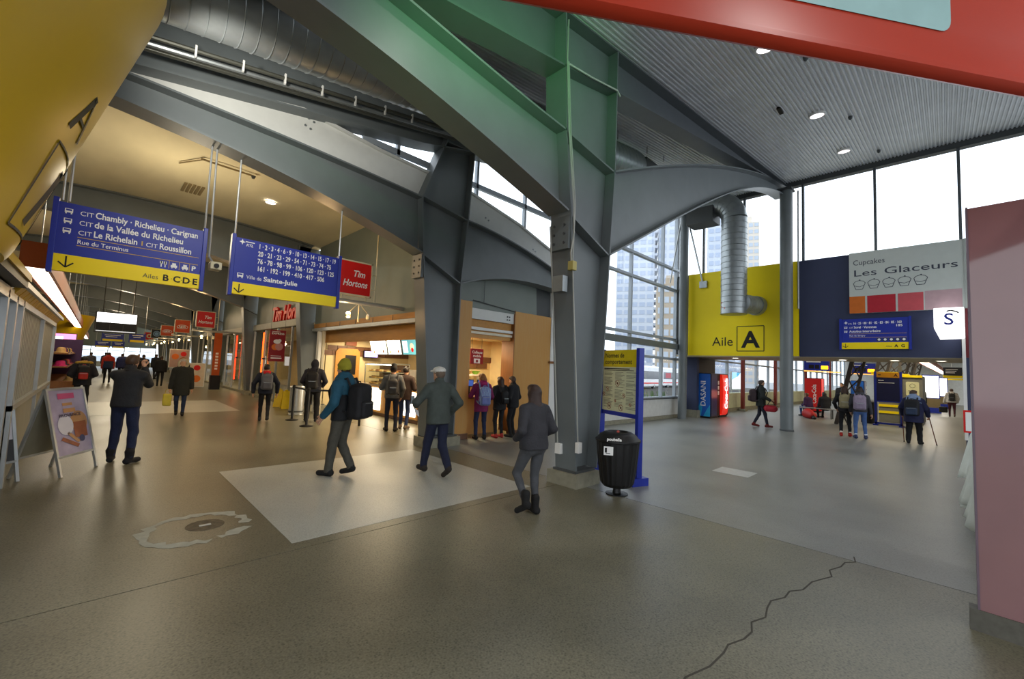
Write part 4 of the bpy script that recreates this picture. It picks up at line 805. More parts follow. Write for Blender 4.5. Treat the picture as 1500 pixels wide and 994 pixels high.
np_ = thing('notice', 'red and orange notice inside the kiosk glass', 'notice', (-.9, 7.8, 1.6)); bx('sheet', mat('notice_red', 'b5442c', .6), np_, -.80, 7.75, 1.6, -.79, 8.15, 2.15); B = Board((-.79, 7.75, 1.6), '+x', np_); B.rects([(.1, .35, .16, .5), (.22, .35, .28, .5)], WPRINT, 'print')
CAN = mat('canopy_yellow', 'd2a31a', .4, 0, .05); cn = thing('ribbed_canopy', 'ribbed yellow canopy strip with dark edge above the kiosk shutters', 'canopy', (-.7, 10, 2.4))
bx('dark_beam', BLACK, cn, -2.4, 4.6, 2.42, -.60, 7.2, 2.50); bx('yellow_edge', CAN, cn, -2.4, 4.55, 2.50, -.58, 7.25, 2.58)
rb_ = None
for k in range(20):
    y = 7.3+.36*k
    if rb_ is None: rb_ = MB().prism([(-.86, 2.30), (-.70, 2.36), (-.63, 2.46), (-.66, 2.48), (-.73, 2.40), (-.87, 2.35)], 'y', 0, .31).build('canopy_rib', CAN, cn, local=True); rb_.location = Vector((0, y, 0))-wl(cn)
    else: copy_obj(rb_, cn, Vector((0, y, 0))-wl(cn))
bx('gutter', ALU, cn, -.64, 7.2, 2.44, -.60, 14.6, 2.50)
lt = thing('light_trough', 'long glowing ceiling light trough with brown sides along the left of the hall', 'light', (-.65, 20, 2.9))
TR = mat('trough_glow', 'fff6e8', emit=6.0, ecol='fff0d8'); BRN = mat('trough_brown', 'a34f22', .5)
for k in range(31): bx('diffuser', TR, lt, -.80, 8.95+1.5*k, 2.885, -.60, 10.41+1.5*k, 2.90)
bx('side_board', BRN, lt, -.59, 8.9, 2.88, -.55, 55.4, 3.22); bx('side_board', BRN, lt, -.85, 8.9, 2.88, -.81, 55.4, 3.22); bx('end_board', BRN, lt, -.85, 8.86, 2.88, -.55, 8.9, 3.24); bx('top_board', BRN, lt, -.85, 8.9, 3.2, -.55, 55.4, 3.23)
for k in range(11): MB().tube([(-.7, 9.3+4.2*k, 3.2), (-.7, 9.3+4.2*k, 6.0)], .008, 5).build('wire', ALU, lt)
# sandwich boards
def aboard(label, x, y, rz, pic):
    t = thing('sandwich_board', label, 'sandwich board', (x, y, 0), rz, 'sandwich boards')
    for sgn, nm in ((1, 'front'), (-1, 'back')):
        a = .22*sgn
        def P(u, v, e=0): return Vector((u, -(1.2-v)*.24*sgn-e*sgn, v))
        mb = MB()
        for u in (-.34, .34): mb.bar(P(u, 0), P(u, 1.2), .035, .03)
        for v in (.26, 1.19): mb.bar(P(-.34, v), P(.34, v), .035, .03)
        mb.build(nm+'_frame', ALU, t, local=True)
        MB().add([P(-.33, .27), P(.33, .27), P(.33, 1.18), P(-.33, 1.18), P(-.33, .27, -.012), P(.33, .27, -.012), P(.33, 1.18, -.012), P(-.33, 1.18, -.012)], [(0,1,2,3),(4,5,6,7),(0,1,5,4),(1,2,6,5),(2,3,7,6),(3,0,4,7)]).build('panel', mat('board_grey', '8a8672', .6) if sgn < 0 else pic[0], t, local=True)
        if sgn > 0:
            up_ = (P(0, 1)-P(0, 0)).normalized(); Bd = Board(P(-.33, .27), (Vector((1, 0, 0)), up_), t, .004, local=True)
            for (kind, *a_) in pic[1]:
                if kind == 'd': Bd.disc(a_[0], a_[1], a_[2], a_[3], 'picture', 1+a_[4] if len(a_) > 4 else 1)
                elif kind == 'r': Bd.rect(*a_[:4], a_[4], 'picture', 2)
                elif kind == 't': Bd.text(a_[0], a_[1], a_[2], a_[3], a_[4], e=3, width=a_[5], bold=.02)
                elif kind == 'p': Bd.poly(a_[0], a_[1], 'picture', 2)
    return t
LIL = mat('poster_lilac', 'a79cb4', .45, 0, .15, 5); PK = mat('poster_pink', 'c0507c', .5); TAN = mat('poster_tan', 'b98a5c', .5, 0, .15, 8); BRNP = mat('poster_brown', '96573a', .5, 0, .2, 8); PLW = mat('poster_white', 'd5d2da', .5)
aboard('sandwich board with lilac food poster showing wraps and a drink', -.28, 8.98, math.atan2(.48, .24)-.08, (LIL, [('r', .16, .80, .46, .88, PK), ('d', .48, .45, .16, TAN), ('r', .36, .22, .60, .45, BRNP), ('d', .22, .42, .14, PLW, 1), ('p', [(.1, .22), (.14, .26), (.42, .12), (.38, .08)], BRNP), ('p', [(.22, .30), (.26, .33), (.44, .17), (.40, .14)], TAN), ('r', .22, .60, .44, .66, TAN), ('r', .22, .70, .40, .74, TAN), ('t', 'PROVENCE', .06, .12, .54, mat('poster_ink', '3a3548', .6), .40), ('d', .48, .20, .05, mat('poster_navy', '3a3f66', .5), 2)]))
aboard('sandwich board cut by the left edge with green and white poster', -1.05, 8.62, .62, (PLW, [('d', .45, .55, .16, mat('poster_lime', 'a9b33a', .5)), ('r', .0, .0, .66, .28, mat('poster_dark', '3a3a3c', .5)), ('r', .1, .82, .5, .86, mat('poster_ink', '3a3548'))]))
# merchandise stall
stl = thing('merchandise_stall', 'merchandise stall with stepped shelves past the shutters', 'stall', (-1.1, 22, 0))
bx('table', WOODD, stl, -1.9, 19.2, .0, -.35, 25.2, .78); bx('shelf', WOODD, stl, -1.9, 19.2, 1.2, -.6, 25.2, 1.24); bx('shelf', WOODD, stl, -1.9, 19.2, 1.62, -.6, 25.2, 1.66); bx('back_panel', mat('stall_dark', '2e2a3a', .6), stl, -1.95, 19.2, 0, -1.9, 25.2, 2.3); bx('end_panel', mat('stall_purple', '4a2f5a', .6), stl, -1.9, 25.2, 0, -.4, 25.25, 2.2)
rr = random.Random(11); cl_ = ['1c1c1e', 'c9a368', 'd8cbb0', 'b01d2a', '7a2346', '3a2a22', 'd8d4cc', 'a58a5a', '222a4a', 'd2307a']
hp = {}
for zi, (z, x) in enumerate(((.78, -.52), (1.24, -.78), (1.66, -.78))):
    for k in range(9):
        c_ = rr.choice(cl_); y = 19.5+.65*k+rr.uniform(-.08, .08)
        o = MB().lathe([(.16, 0), (.155, .03), (.11, .04), (.10, .13), (.07, .17), (.02, .18)], (0, 0, 0), 14).build('hat', mat('hat_'+c_, c_, .8, 0, .15, 14, .2, 50), None, smooth=True) if c_ not in hp else copy_obj(hp[c_]); hp[c_] = o; o.location = (x, y, z)
        tag(o, f"{dict(zip(cl_, ['black', 'tan', 'cream', 'red', 'wine', 'brown', 'white', 'khaki', 'navy', 'pink']))[c_]} hat on the {['table', 'middle shelf', 'top shelf'][zi]} of the merchandise stall", 'hat', 'hats on the stall')
t = thing('lit_sign', 'pink and white glowing sign above the merchandise stall', 'sign', (-1.0, 25.4, 0)); bx('box', STEELD, t, -1.5, 25.4, 2.05, -.6, 25.52, 2.45); B = Board((-1.5, 25.4, 2.05), '-y', t); B.rect(.03, .03, .87, .37, mat('pink_glow', 'ff7ab0', emit=1.8, ecol='ff90c0'), 'glow'); B.rect(.1, .03, .5, .25, mat('white_glow', 'ffffff', emit=2), 'glow', 2); bx('post', STEELD, t, -1.1, 25.43, 0, -1.0, 25.5, 2.05)
for i in range(3):
    t = thing('display_cabinet', ['dark cabinet past the stall on the left of the hall', 'glowing white cabinet further along the left of the hall', 'farthest cabinet on the left of the hall'][i], 'cabinet', (-1.4, 33+8*i, 0)); bx('body', mat('stall_dark', '2e2a3a'), t, -2.6, 33+8*i, 0, -1.0, 38+8*i, 2.2); bx('lit_front', mat('white_glow', 'ffffff'), t, -2.4, 32.97+8*i, 1.2, -1.2, 33+8*i, 2.0)
# fixtures on the cream vault
for i, (x, y) in enumerate(((3.06, 12.7),)):
    t = thing('downlight', ['round downlight glowing in the cream vaulted ceiling', 'round downlight in the cream vault hidden behind the left sign', 'round downlight in the cream vault above the blue signs'][i], 'downlight', (x, y, vltz(x)-.03)); MB().lathe([(.15, -.015), (.13, -.03), (.12, -.01)], (x, y, vltz(x)-.02), 18).build('trim_ring', WHITE, t, smooth=True); MB().lathe([(.125, 0), (.12, -.01)], (x, y, vltz(x)-.03), 18).build('lens', mat('downlight_lens', 'ffffff') if i == 0 else WHITE, t)
vn = thing('ceiling_vent', 'small slatted vent with bracket in the cream vaulted ceiling', 'vent', (1.45, 13.5, 5.9))
for k in range(5): bx('slat', mat('vent_brown', '8a7a58', .6), vn, 1.25+.09*k, 13.2, 6.02, 1.31+.09*k, 13.9, 6.05)
vp = thing('sprinkler_pipe', 'thin sprinkler pipe under the cream vaulted ceiling', 'pipe', (1.9, 12, 5.8))
MB().tube([(1.3, 11.2, 6.0), (2.3, 11.2, 5.97)], .02, 6).build('pipe', mat('vent_brown', '8a7a58'), vp); MB().tube([(1.35, 11.2, 6.0), (1.0, 11.9, 6.02)], .015, 6).build('branch', mat('vent_brown', '8a7a58'), vp); MB().lathe([(.05, 0), (.03, -.06)], (2.3, 11.2, 5.97), 8).build('head', STEELD, vp)

# ================================================================== DUCTS
def ribbed(pts, r, step=.11, d=.010):
    pts = [Vector(p) for p in pts]; out = []; rad = []
    for a, b in zip(pts[:-1], pts[1:]):
        n = max(1, int((b-a).length/step))
        for i in range(n):
            p = a+(b-a)*(i/n); q = a+(b-a)*((i+.05)/n); s_ = a+(b-a)*((i+.10)/n)
            out += [p, q, s_]; rad += [r, r+d, r]
    out.append(pts[-1]); rad.append(r); return out, rad
vd = thing('spiral_duct', 'big silver spiral duct bending down in front of the yellow bulkhead', 'duct', (16.7, 5.45, 4.1))
p_, r_ = ribbed([(16.75, 5.47, 4.1), (16.75, 5.47, 7.7)], .44, .2); MB().tube(p_, r_, 28).build('vertical_pipe', GALV, vd, smooth=True)
arc = [(16.75, 5.47+.75-.75*math.cos(R(a)), 7.7+.75*math.sin(R(a))) for a in range(0, 91, 15)]+[(16.75, 6.9, 8.45)]
p_, r_ = ribbed(arc, .44, .3, .012); MB().tube(p_, r_, 28).build('elbow', GALV, vd, smooth=True)
p_, r_ = ribbed([(16.75, 5.2, 4.5), (17.5, 4.98, 4.5)], .33, .1); MB().tube(p_, r_, 24).build('side_outlet', GALV, vd, smooth=True)
MB().tube([(17.5, 4.98, 4.5), (17.69, 4.92, 4.5)], .36, 24).build('outlet_collar', GALV, vd, smooth=True); bx('plenum_box', STEELD, vd, 16.3, 6.1, 7.7, 17.1, 7.1, 8.3)
for x in (-.0,): bolts('bolt', vd, [(16.36, 5.75, 4.35), (16.36, 5.65, 4.3), (16.36, 5.75, 4.5)], (-1, 0, 0), RED)
MB().tube([(16.75, 5.6, 8.85), (16.75, 5.6, 8.87)], .02, 6).build('hanger', STEELD, vd)
ld = thing('spiral_duct', 'long silver spiral duct running under the metal roof behind the big column', 'duct', (4, 6, 6.4))
p_, r_ = ribbed([(-.8, 6.0, 5.80), (10.2, 6.0, 7.42)], .46, .17); MB().tube(p_, r_, 26).build('pipe', GALV, ld, smooth=True)
bx('diffuser_box', STEELD, ld, 10.2, 5.55, 7.15, 11.7, 6.45, 7.62)
for x in (1.5, 4, 6.5, 9, 10.5, 11.5): MB().tube([(x, 5.7, 5.9+.15*x+.4), (x, 5.7, deckz(x))], .01, 5).build('hanger', STEELD, ld)
pb = thing('pipe_bundle', 'bundle of thin pipes with pale clips below the long duct', 'pipes', (3, 7, 5.9))
for i, (dy, dz, r) in enumerate(((0, 0, .035), (.1, .02, .025), (-.12, .03, .03), (.2, .05, .05))): MB().tube([(-.6, 7.15+dy, 5.62+dz), (5.2, 7.15+dy, 6.62+dz)], r, 8).build('pipe', mat('pipe_dark', '55564f', .4, .4) if i else GALV, pb, smooth=True)
for k in range(8): x = .1+.55*k; bx('clip', WHITE, pb, x-.012, 7.0, 5.66+.172*x, x+.012, 7.04, 5.82+.172*x)

# ================================================================== SIGNS ON THE BULKHEAD
cg = thing('cupcake_sign', 'large pale grey cupcake shop sign with coloured blocks on the navy bulkhead', 'shop sign', (17.6, .85, 4))
bx('panel', mat('pale_grey_sign', 'bfc6c2', .45, 0, .02), cg, 17.56, -.5, 4.02, 17.68, 2.18, 6.02); bx('edge_strip', mat('sign_edge', 'aab0ac', .4), cg, 17.54, -.52, 4.0, 17.7, -.42, 6.03)
B = Board((17.56, 2.18, 4.02), '-x', cg); INKG = mat('ink_slate', '3a3f4e', .5)
B.text('Cupcakes', .24, .10, 1.58, INKG, width=.78); B.text('Les', .30, .10, 1.21, INKG, bold=.004, width=.56); B.text('Glaceurs', .30, .86, 1.21, INKG, bold=.004, width=1.60)
for k in range(5):
    u = .11+.36*k; B.line([(u+.06, .78), (u+.02, .90), (u, .98), (u+.05, 1.04), (u+.15, 1.07), (u+.25, 1.04), (u+.30, .98), (u+.27, .90), (u+.23, .78)], .016, INKG, 'cupcake_icon', closed=True); B.line([(u+.03, .90), (u+.15, .86), (u+.26, .90)], .014, INKG, 'cupcake_icon'); B.disc(u+.16, 1.08, .02, INKG, 'cupcake_icon')
for (a, b, c_) in ((0.0, .40, 'c9681e'), (.45, 1.13, 'b02030'), (1.18, 1.75, 'c05058'), (1.78, 2.55, 'b79aa0')): B.rect(a, .0, b, .57 if a > 1.7 else .55, mat('block_'+c_, c_, .5), 'colour_block')
ss = thing('wall_sign', 'small blue and yellow sign with route numbers and wings A G on the navy bulkhead', 'sign', (17.6, 1.6, 2.9))
bx('blue_panel', BLUE, ss, 17.6, .72, 3.07, 17.7, 2.45, 3.84); bx('yellow_panel', YELL, ss, 17.6, .78, 2.86, 17.7, 2.40, 3.07); bx('side_post', BLUEF, ss, 17.58, 2.40, 2.84, 17.71, 2.46, 3.86); bx('side_post', BLUEF, ss, 17.58, .71, 2.84, 17.71, .77, 3.86)
B = Board((17.6, 2.40, 2.86), '-x', ss)
B.poly([(.06, .86), (.10, .875), (.115, .92), (.13, .875), (.17, .86), (.13, .845), (.115, .80), (.10, .845)], WPRINT, 'star_logo'); B.text('RTL', .06, .17, .80, WPRINT, shear=.2)
B.text('16 · 25 · 80 · 81 · 82 · 83 · 84 · 85 · 160', .105, .30, .80, WPRINT, bold=.02, width=1.16); B.text('185', .10, 1.33, .70, WPRINT, bold=.02, width=.14)
bus_icon(B, .07, .66, .08); B.text('CIT', .07, .20, .67, WPRINT); B.text('Sorel · Varennes', .105, .32, .67, WPRINT, bold=.02, width=.56); bus_icon(B, .07, .53, .08); B.text('Autobus interurbains', .105, .20, .54, WPRINT, bold=.02, width=.78)
B.line([(.2, .49), (1.58, .49)], .01, GOLD); B.text('Rue de Sérigny', .075, .2, .41, WPRINT, width=.4); B.line([(.2, .37), (1.58, .37)], .01, GOLD)
for k in range(5): B.rect(.88+.145*k, .245, 1.0+.145*k, .345, NAVY, 'icon_tile'); B.disc(.94+.145*k, .295, .035, WPRINT, 'icon', 2)
B.line([(.10, .18), (.10, .05)], .016, BPRINT, 'arrow'); B.line([(.03, .10), (.10, .045), (.17, .10)], .016, BPRINT, 'arrow'); B.text('Ailes', .07, 1.10, .06, SEPG); B.text('A', .12, 1.30, .055, BPRINT, bold=.03); B.text('G', .12, 1.45, .055, BPRINT, bold=.03)
sb = thing('box_sign', 'glowing white box sign with blue letter S near the right jamb', 'sign', (17.2, -.05, 3.1)); SG = mat('box_sign_glow', 'ffffff', emit=1.5)
MB().prism([(.22, 3.98), (-.38, 3.98), (-.38, 3.14), (.10, 3.12), (.22, 3.45)], 'x', 17.0, 17.6).build('box', SG, sb, bevel=.01); B = Board((17.0, .22, 3.12), '-x', sb); B.text('S', .46, .30, .38, BLUE, align='CENTER', bold=.01); B.line([(.26, .76), (.34, .78), (.43, .75), (.50, .70)], .035, BPRINT, 'swoosh')
MB().tube([(17.3, -.1, 3.98), (17.3, -.1, 4.02)], .03, 6).build('bracket', STEELD, sb)
# right jamb of the wing opening
jb = struct('wall_jamb', (17.7, -.5, 0)); bx('navy_jamb', NAVY, jb, 17.62, -.62, .05, 17.8, -.36, 2.62); bx('red_strip', mat('dark_red_trim', '6a1a22', .5), jb, 17.5, -.46, 2.6, 17.6, -.38, 4.0); bx('white_post', WHITE, jb, 17.45, -.40, .3, 17.55, -.33, 4.0); bx('side_wall', mat('pale_wall', 'd8dad8'), jb, 17.8, -3.2, 0, 60, -3.0, 4.5); bx('return', NAVY, jb, 17.6, -9, 0, 17.7, -.62, 2.6)
nt = thing('red_notice', 'white notice in a red frame by the wing entrance', 'notice', (16.9, -.4, .9)); bx('frame', RED, nt, 16.85, -.75, .55, 16.9, -.30, 1.15); bx('sheet', WPRINT, nt, 16.84, -.71, .60, 16.86, -.34, 1.10); bx('post', STEELD, nt, 16.86, -.55, 0, 16.9, -.5, .6)

# ================================================================== VENDING MACHINES
def vending(label, x, y, w, d, h, side, front, txt, tcol, lit):
    t = thing('vending_machine', label, 'vending machine', (x, y, 0), 0, 'vending machines')
    bx('cabinet', mat('vend_black', '17181c', .4), t, x, y, .06, x+w, y+d, h, bevel=.02); bx('plinth', BLACK, t, x+.03, y+.03, 0, x+w-.03, y+d-.03, .07)
    bx('side_art', side, t, x-.012, y+.02, .08, x, y+d-.02, h-.03); bx('front_art', front, t, x+.03, y-.02, .1, x+w*.72, y, h-.04); bx('selector_panel', BLACK, t, x+w*.74, y-.02, .1, x+w-.03, y, h-.04)
    B = Board((x-.012, y+d-.02, .08), '-x', t)
    text(txt, .3, B.pt((d-.04)*.72, .42), (Vector((0, 0, 1)), Vector((0, 1, 0))), tcol, t, bold=.012, width=h*.55)
    for k in range(3): bx('button_plate', WHITE, t, x+w*.78, y-.026, 1.0+.22*k, x+w-.06, y-.02, 1.16+.22*k)
    return t, B
SB = mat('dasani_blue', '1a5fc0', .4, 0, .12, 2); LB_ = mat('dasani_cyan', '2aa6d8', .4)
t, B = vending('blue vending machine with DASANI lettering beside the navy pillar', 18.78, 7.02, .95, .72, 1.92, SB, mat('vend_front_navy', '1c2458', .3), 'DASANI', WPRINT, 0)
B.poly([(0.0, 0.0), (.30, 0.0), (.36, .35), (.30, .62), (.1, .2)], LB_, 'wave_print', .5); B.poly([(.40, 0), (.68, 0), (.68, .5), (.55, .3)], LB_, 'wave_print', .5)
CR = mat('cola_red_glow', 'e01a14', .3, emit=.45, ecol='ff2a18')
t, B = vending('glowing red cola vending machine beside the blue one', 19.80, 7.02, 1.0, .72, 1.92, RED, CR, 'Coca-Cola', WPRINT, 1)
text('Coca-Cola', .45, (20.30, 6.868, .35), (Vector((0, 0, 1)), Vector((-1, 0, 0))), mat('white_glow', 'ffffff', emit=2), t, bold=.02, shear=.25, width=1.35)
MB().prism([(6.94, .15), (6.90, .4), (6.88, 1.0), (6.90, 1.6), (6.94, 1.88), (7.0, 1.88), (7.0, .15)], 'x', 19.83, 20.5).build('curved_front', CR, t, smooth=True)
lamp('cola_glow', 'POINT', (20.1, 6.6, 1.0), 4, (1, .25, .15), .2)
t, B = vending('red cola vending machine deep in the wing behind the seated people', 29.6, 5.0, .9, .8, 1.95, RED, CR, 'Coca-Cola', WPRINT, 1)
t, B = vending('small blue DASANI vending machine behind the slanted truss in the wing', 31.0, 3.25, .9, .6, 1.9, SB, mat('vend_front_navy', '1c2458'), 'DASANI', WPRINT, 0)

# ================================================================== WING A
ww = struct('window_3', (30, 8.2, 0)); LOWW = mat('cream_low_wall', 'cfd2b0', .6)
bx('low_wall', LOWW, ww, 21.6, 8.1, .14, 62, 8.3, .95); bx('kerb', CONC, ww, 21.6, 7.95, 0, 62, 8.3, .16)
for k in range(17):
    x = 21.6+2.5*k; bx('mullion', WFRAME, ww, x-.05, 8.12, .95, x+.05, 8.26, 4.6)
    if k < 16: MB().add([(x+.05, 8.2, .95), (x+2.45, 8.2, .95), (x+2.45, 8.2, 4.6), (x+.05, 8.2, 4.6)], [(0, 1, 2, 3)]).build('pane', GLASS, ww)
bx('transom', WFRAME, ww, 21.6, 8.1, 2.55, 62, 8.24, 2.63)
cwg = struct('ceiling_wing', (35, 2, 4.6)); bx('panel', mat('wing_ceiling', '8a8574', .7), cwg, 21, -3.2, 4.6, 62, 8.3, 4.7); bx('end_glass_wall', mat('pale_wall', 'd8dad8'), cwg, 62, -3.2, 0, 62.2, 8.3, 4.6)
REDP = mat('red_post_paint', '7a2a1e', .5)
for i, x in enumerate((25.2, 31.5, 40, 50)):
    t = thing('red_post', ['dark red steel post by the wing windows, nearest one', 'dark red steel post by the wing windows, second one', 'dark red steel post by the wing windows, third one', 'dark red steel post by the wing windows, farthest one'][i], 'post', (x, 7.7, 0), 0, 'red posts in the wing'); bx('shaft', REDP, t, x-.10, 7.66, .12, x+.10, 7.82, 4.595); bx('foot', CONC, t, x-.18, 7.55, 0, x+.18, 7.9, .12)
lp = thing('lit_poster', 'glowing blue and white poster outside the wing window', 'poster', (28, 8.9, .9)); bx('case', ALU, lp, 27.0, 8.9, 1.05, 28.6, 9.0, 2.15); B = Board((27.0, 8.9, 1.05), '-y', lp); B.rect(.05, .05, 1.55, 1.05, mat('poster_glow', 'f4fbff', emit=1.3), 'print'); B.poly([(.05, .6), (.05, 1.05), (1.55, 1.05), (1.0, .8)], mat('poster_glow_blue', '4fb8e8', emit=1.0), 'print', 2); 
for x in (27.1, 28.5): bx('leg', ALU, lp, x, 8.92, -.12, x+.06, 8.98, 1.05)
LED = mat('led_amber', 'ff9a10', emit=6, ecol='ff8a10')
for i, (x, y, lab) in enumerate(((26, 4.95, 'blue wing sign with amber lit display left of the seated people'), (30, 3.55, 'blue wing sign with amber digits behind the slanted truss'))):
    t = thing('gate_sign', lab, 'sign', (x, y, 2.3), 0, 'gate signs with amber displays'); bx('panel', BLUE, t, x, y-.9, 2.30, x+.1, y+.15, 2.85); B = Board((x, y+.15, 2.30), '-x', t); B.rect(.2, .1, .42, .3, BLACK, 'tile'); B.rect(.46, .1, .64, .3, BLACK, 'tile'); B.rect(.72, .08, 1.0, .25, LED, 'amber_display'); B.rects([(.1, .42, .7, .47)], WPRINT, 'lettering'); MB().tube([(x+.05, y-.3, 2.85), (x+.05, y-.3, 4.6)], .03, 6).build('hanger', STEELD, t); B.line([(.0, -.02), (1.5, -.06)], .05, mat('amber_strip', 'ffb050', emit=1.5), 'glow_strip')
# slanted lattice trusses
TRM = mat('truss_brown', '4d4640', .5)
for i, (x, y) in enumerate(((22.6, 2.55), (27.5, 2.15), (31.5, 2.0), (35.5, 1.85), (39.5, 1.7), (43.5, 1.6))):
    t = thing('slanted_truss', ['slanted lattice truss rising behind the girls with backpacks', 'slanted lattice truss just beyond the nearest one', 'third slanted lattice truss in the wing', 'fourth slanted lattice truss in the wing', 'fifth slanted lattice truss in the wing', 'farthest slanted lattice truss in the wing'][i], 'truss', (x, y, 0), 0, 'slanted trusses')
    z0 = .0 if i == 0 else 2.3; a = [Vector((x, y+.62*(1-z0/4.6), z0)), Vector((x, y+.25-.42, 4.55))]; b = [Vector((x, y+.12+.3*(1-z0/4.6), z0)), Vector((x, y-.85, 4.55))]
    a[0].y = y+.75-.95*z0/4.6; b[0].y = y+.35-.95*z0/4.6; a[1].y = y-.2; b[1].y = y-.60
    MB().bar(a[0], a[1], .14, .14).build('chord', TRM, t); MB().bar(b[0], b[1], .10, .10).build('chord', TRM, t)
    n = 7 if i == 0 else 4
    for k in range(n): MB().bar(a[0].lerp(a[1], k/n), b[0].lerp(b[1], (k+1)/n), .05, .05).build('lacing', TRM, t); MB().bar(b[0].lerp(b[1], k/n), a[0].lerp(a[1], (k+1)/n), .05, .05).build('lacing', TRM, t)
    if i: bx('yellow_bracket', YELL, t, x-.1, y-.6, 2.22, x+.2, y+.45, 2.36); MB().bar((x, y+.3, 0), (x, y+.3, 2.3), .12, .12).build('support', STEELD, t)
ns = thing('navy_signpost', 'tall navy sign frame with orange top strip and letter A in the wing', 'signpost', (24.2, 1.7, 0)); NP = mat('navy_sign_panel', '161a48', .5)
bx('panel', NP, ns, 24.2, 1.38, 1.05, 24.28, 2.12, 2.05); bx('orange_strip', mat('amber_panel', 'c98a12', .5), ns, 24.19, 1.38, 2.05, 24.28, 2.12, 2.27); bx('post', BLUEF, ns, 24.18, 2.12, 0, 24.30, 2.20, 2.30); bx('post', BLUEF, ns, 24.18, 1.30, 0, 24.30, 1.38, 2.30); bx('bottom_rail', BLUEF, ns, 24.18, 1.3, .05, 24.3, 2.2, .13); bx('foot', BLUEF, ns, 24.0, 1.25, 0, 24.5, 1.42, .05); bx('foot', BLUEF, ns, 24.0, 2.08, 0, 24.5, 2.25, .05); bx('mid_rail', BLUEF, ns, 24.18, 1.38, 1.0, 24.3, 2.12, 1.05)
B = Board((24.19, 2.12, 1.05), '-x', ns); B.text('A', .19, .56, 1.04, BPRINT, bold=.02); B.line([(.05, 1.11), (.15, 1.11)], .03, BPRINT, 'arrow'); B.rects([(.06, .86, .24, .89)], WPRINT, 'text_line'); B.rects([(.06, .76, .58, .785)], WPRINT, 'text_line')
kg = thing('striped_kiosk', 'grey kiosk with yellow horizontal stripes and pale posters in the wing', 'kiosk', (27, 1.6, 0)); KG = mat('kiosk_grey', '76756a', .55)
bx('wall', KG, kg, 26.5, .75, 0, 30, 2.25, 2.2)
for z in (.42, .72, 1.02): bx('yellow_stripe', YELL, kg, 26.46, .75, z, 26.5, 2.25, z+.11)
bx('yellow_cap', YELL, kg, 26.4, .75, 2.12, 26.5, 2.25, 2.22); bx('corner_post', mat('kiosk_post', '5a5a50', .5), kg, 26.42, 1.42, 0, 26.5, 1.55, 2.6)
for y in (2.02, 1.12): B = Board((26.5, y+.18, 1.3), '-x', kg, .01); B.poly(rrect(0, 0, .44, .62, .05), mat('poster_cream', 'd8d6a8', .5), 'poster_panel'); B.ring(.22, .44, .09, .015, SEPG, 'roundel', 2); B.rects([(.08, .2, .36, .23)], SEPG, 'print', 2)
bnch = thing('bench', 'metal bench in the wing with two people seated', 'bench', (25.4, 4.4, 0)); MB().box(25.0, 3.7, .44, 25.5, 5.1, .48).build('seat', ALU, bnch, bevel=.01)
for y in (3.85, 4.95):
    for x in (25.05, 25.45): bx('leg', STEELD, bnch, x-.02, y-.02, 0, x+.02, y+.02, .44)
kb = thing('dark_bin', 'black litter bin behind the navy signpost', 'bin', (24.9, 2.35, 0)); MB().lathe([(.2, 0), (.24, .02), (.26, .9), (.27, .93), (.2, .96)], (24.9, 2.5, 0), 18).build('body', BLACK, kb, smooth=True); MB().lathe([(.275, .93), (.27, .97), (.1, 1.0)], (24.9, 2.5, 0), 18).build('lid', STEELD, kb, smooth=True)
AD = mat('ad_glow', 'ffffff', emit=2.4)
for i, (x, y0, y1, lab) in enumerate(((40, .36, 1.12, 'big glowing white advertising case in the far wing'), (50, -.02, .45, 'smaller glowing advertising case farther down the wing'))):
    t = thing('ad_case', lab, 'advertising case', (x, (y0+y1)/2, 0), 0, 'advertising cases'); bx('cabinet', BLUEF, t, x, y0-.05, .95, x+.3, y1+.05, 2.52); bx('base', mat('kiosk_brown', '7a6a4a', .5), t, x, y0-.05, .35, x+.3, y1+.05, .95); bx('foot', BLUEF, t, x-.05, y0-.1, 0, x+.35, y1+.1, .35); B = Board((x, y1, 1.0), '-x', t, .01); B.rect(0, 0, y1-y0, 1.45, AD, 'lit_face')
tl = thing('wing_light_trough', 'long bright light strip along the ceiling of the far wing', 'light', (35, 1, 3)); MB().bar((23, .95, 2.95), (56, .10, 2.95), .30, .05).build('diffuser', mat('trough_glow', 'fff6e8'), tl); MB().bar((23, .72, 3.03), (56, -.12, 3.03), .08, .2).build('side_board', BRN, tl); MB().bar((23, 1.18, 3.03), (56, .33, 3.03), .08, .2).build('side_board', BRN, tl)
for k in range(5): MB().tube([(25+7*k, .9-.17*k, 3.0), (25+7*k, .9-.17*k, 4.59)], .012, 5).build('wire', ALU, tl)
dh = thing('dark_hanging_sign', 'dark hanging sign with pale text and yellow strip in the far wing', 'sign', (30, 0, 2.3), 0); bx('panel', mat('dark_panel', '2a2a30', .5), dh, 30, -.55, 2.32, 30.08, .1, 2.72); bx('yellow_strip', YELL, dh, 30, -.55, 2.2, 30.08, .1, 2.32); B = Board((30, .1, 2.2), '-x', dh); B.rects([(.08, .40, .5, .43), (.08, .32, .45, .35), (.08, .24, .4, .27)], WPRINT, 'lettering'); MB().tube([(30.04, -.2, 2.72), (30.04, -.2, 4.6)], .015, 5).build('hanger', ALU, dh)
yb_ = thing('yellow_bars', 'yellow wall bars at the end of the far wing', 'wall bars', (55, -1, 1.5))
for k in range(3): bx('bar', YELL, yb_, 55, -1.6, 2.4+.28*k, 55.1, .2, 2.52+.28*k)
bx('support', STEELD, yb_, 55.1, -1.6, 0, 55.3, -1.3, 3.2)
for x in (24, 30, 37, 46, 55): lamp('wing_lamp', 'AREA', (x, 2.2, 4.4), 120, (1, .86, .6), 1.2)

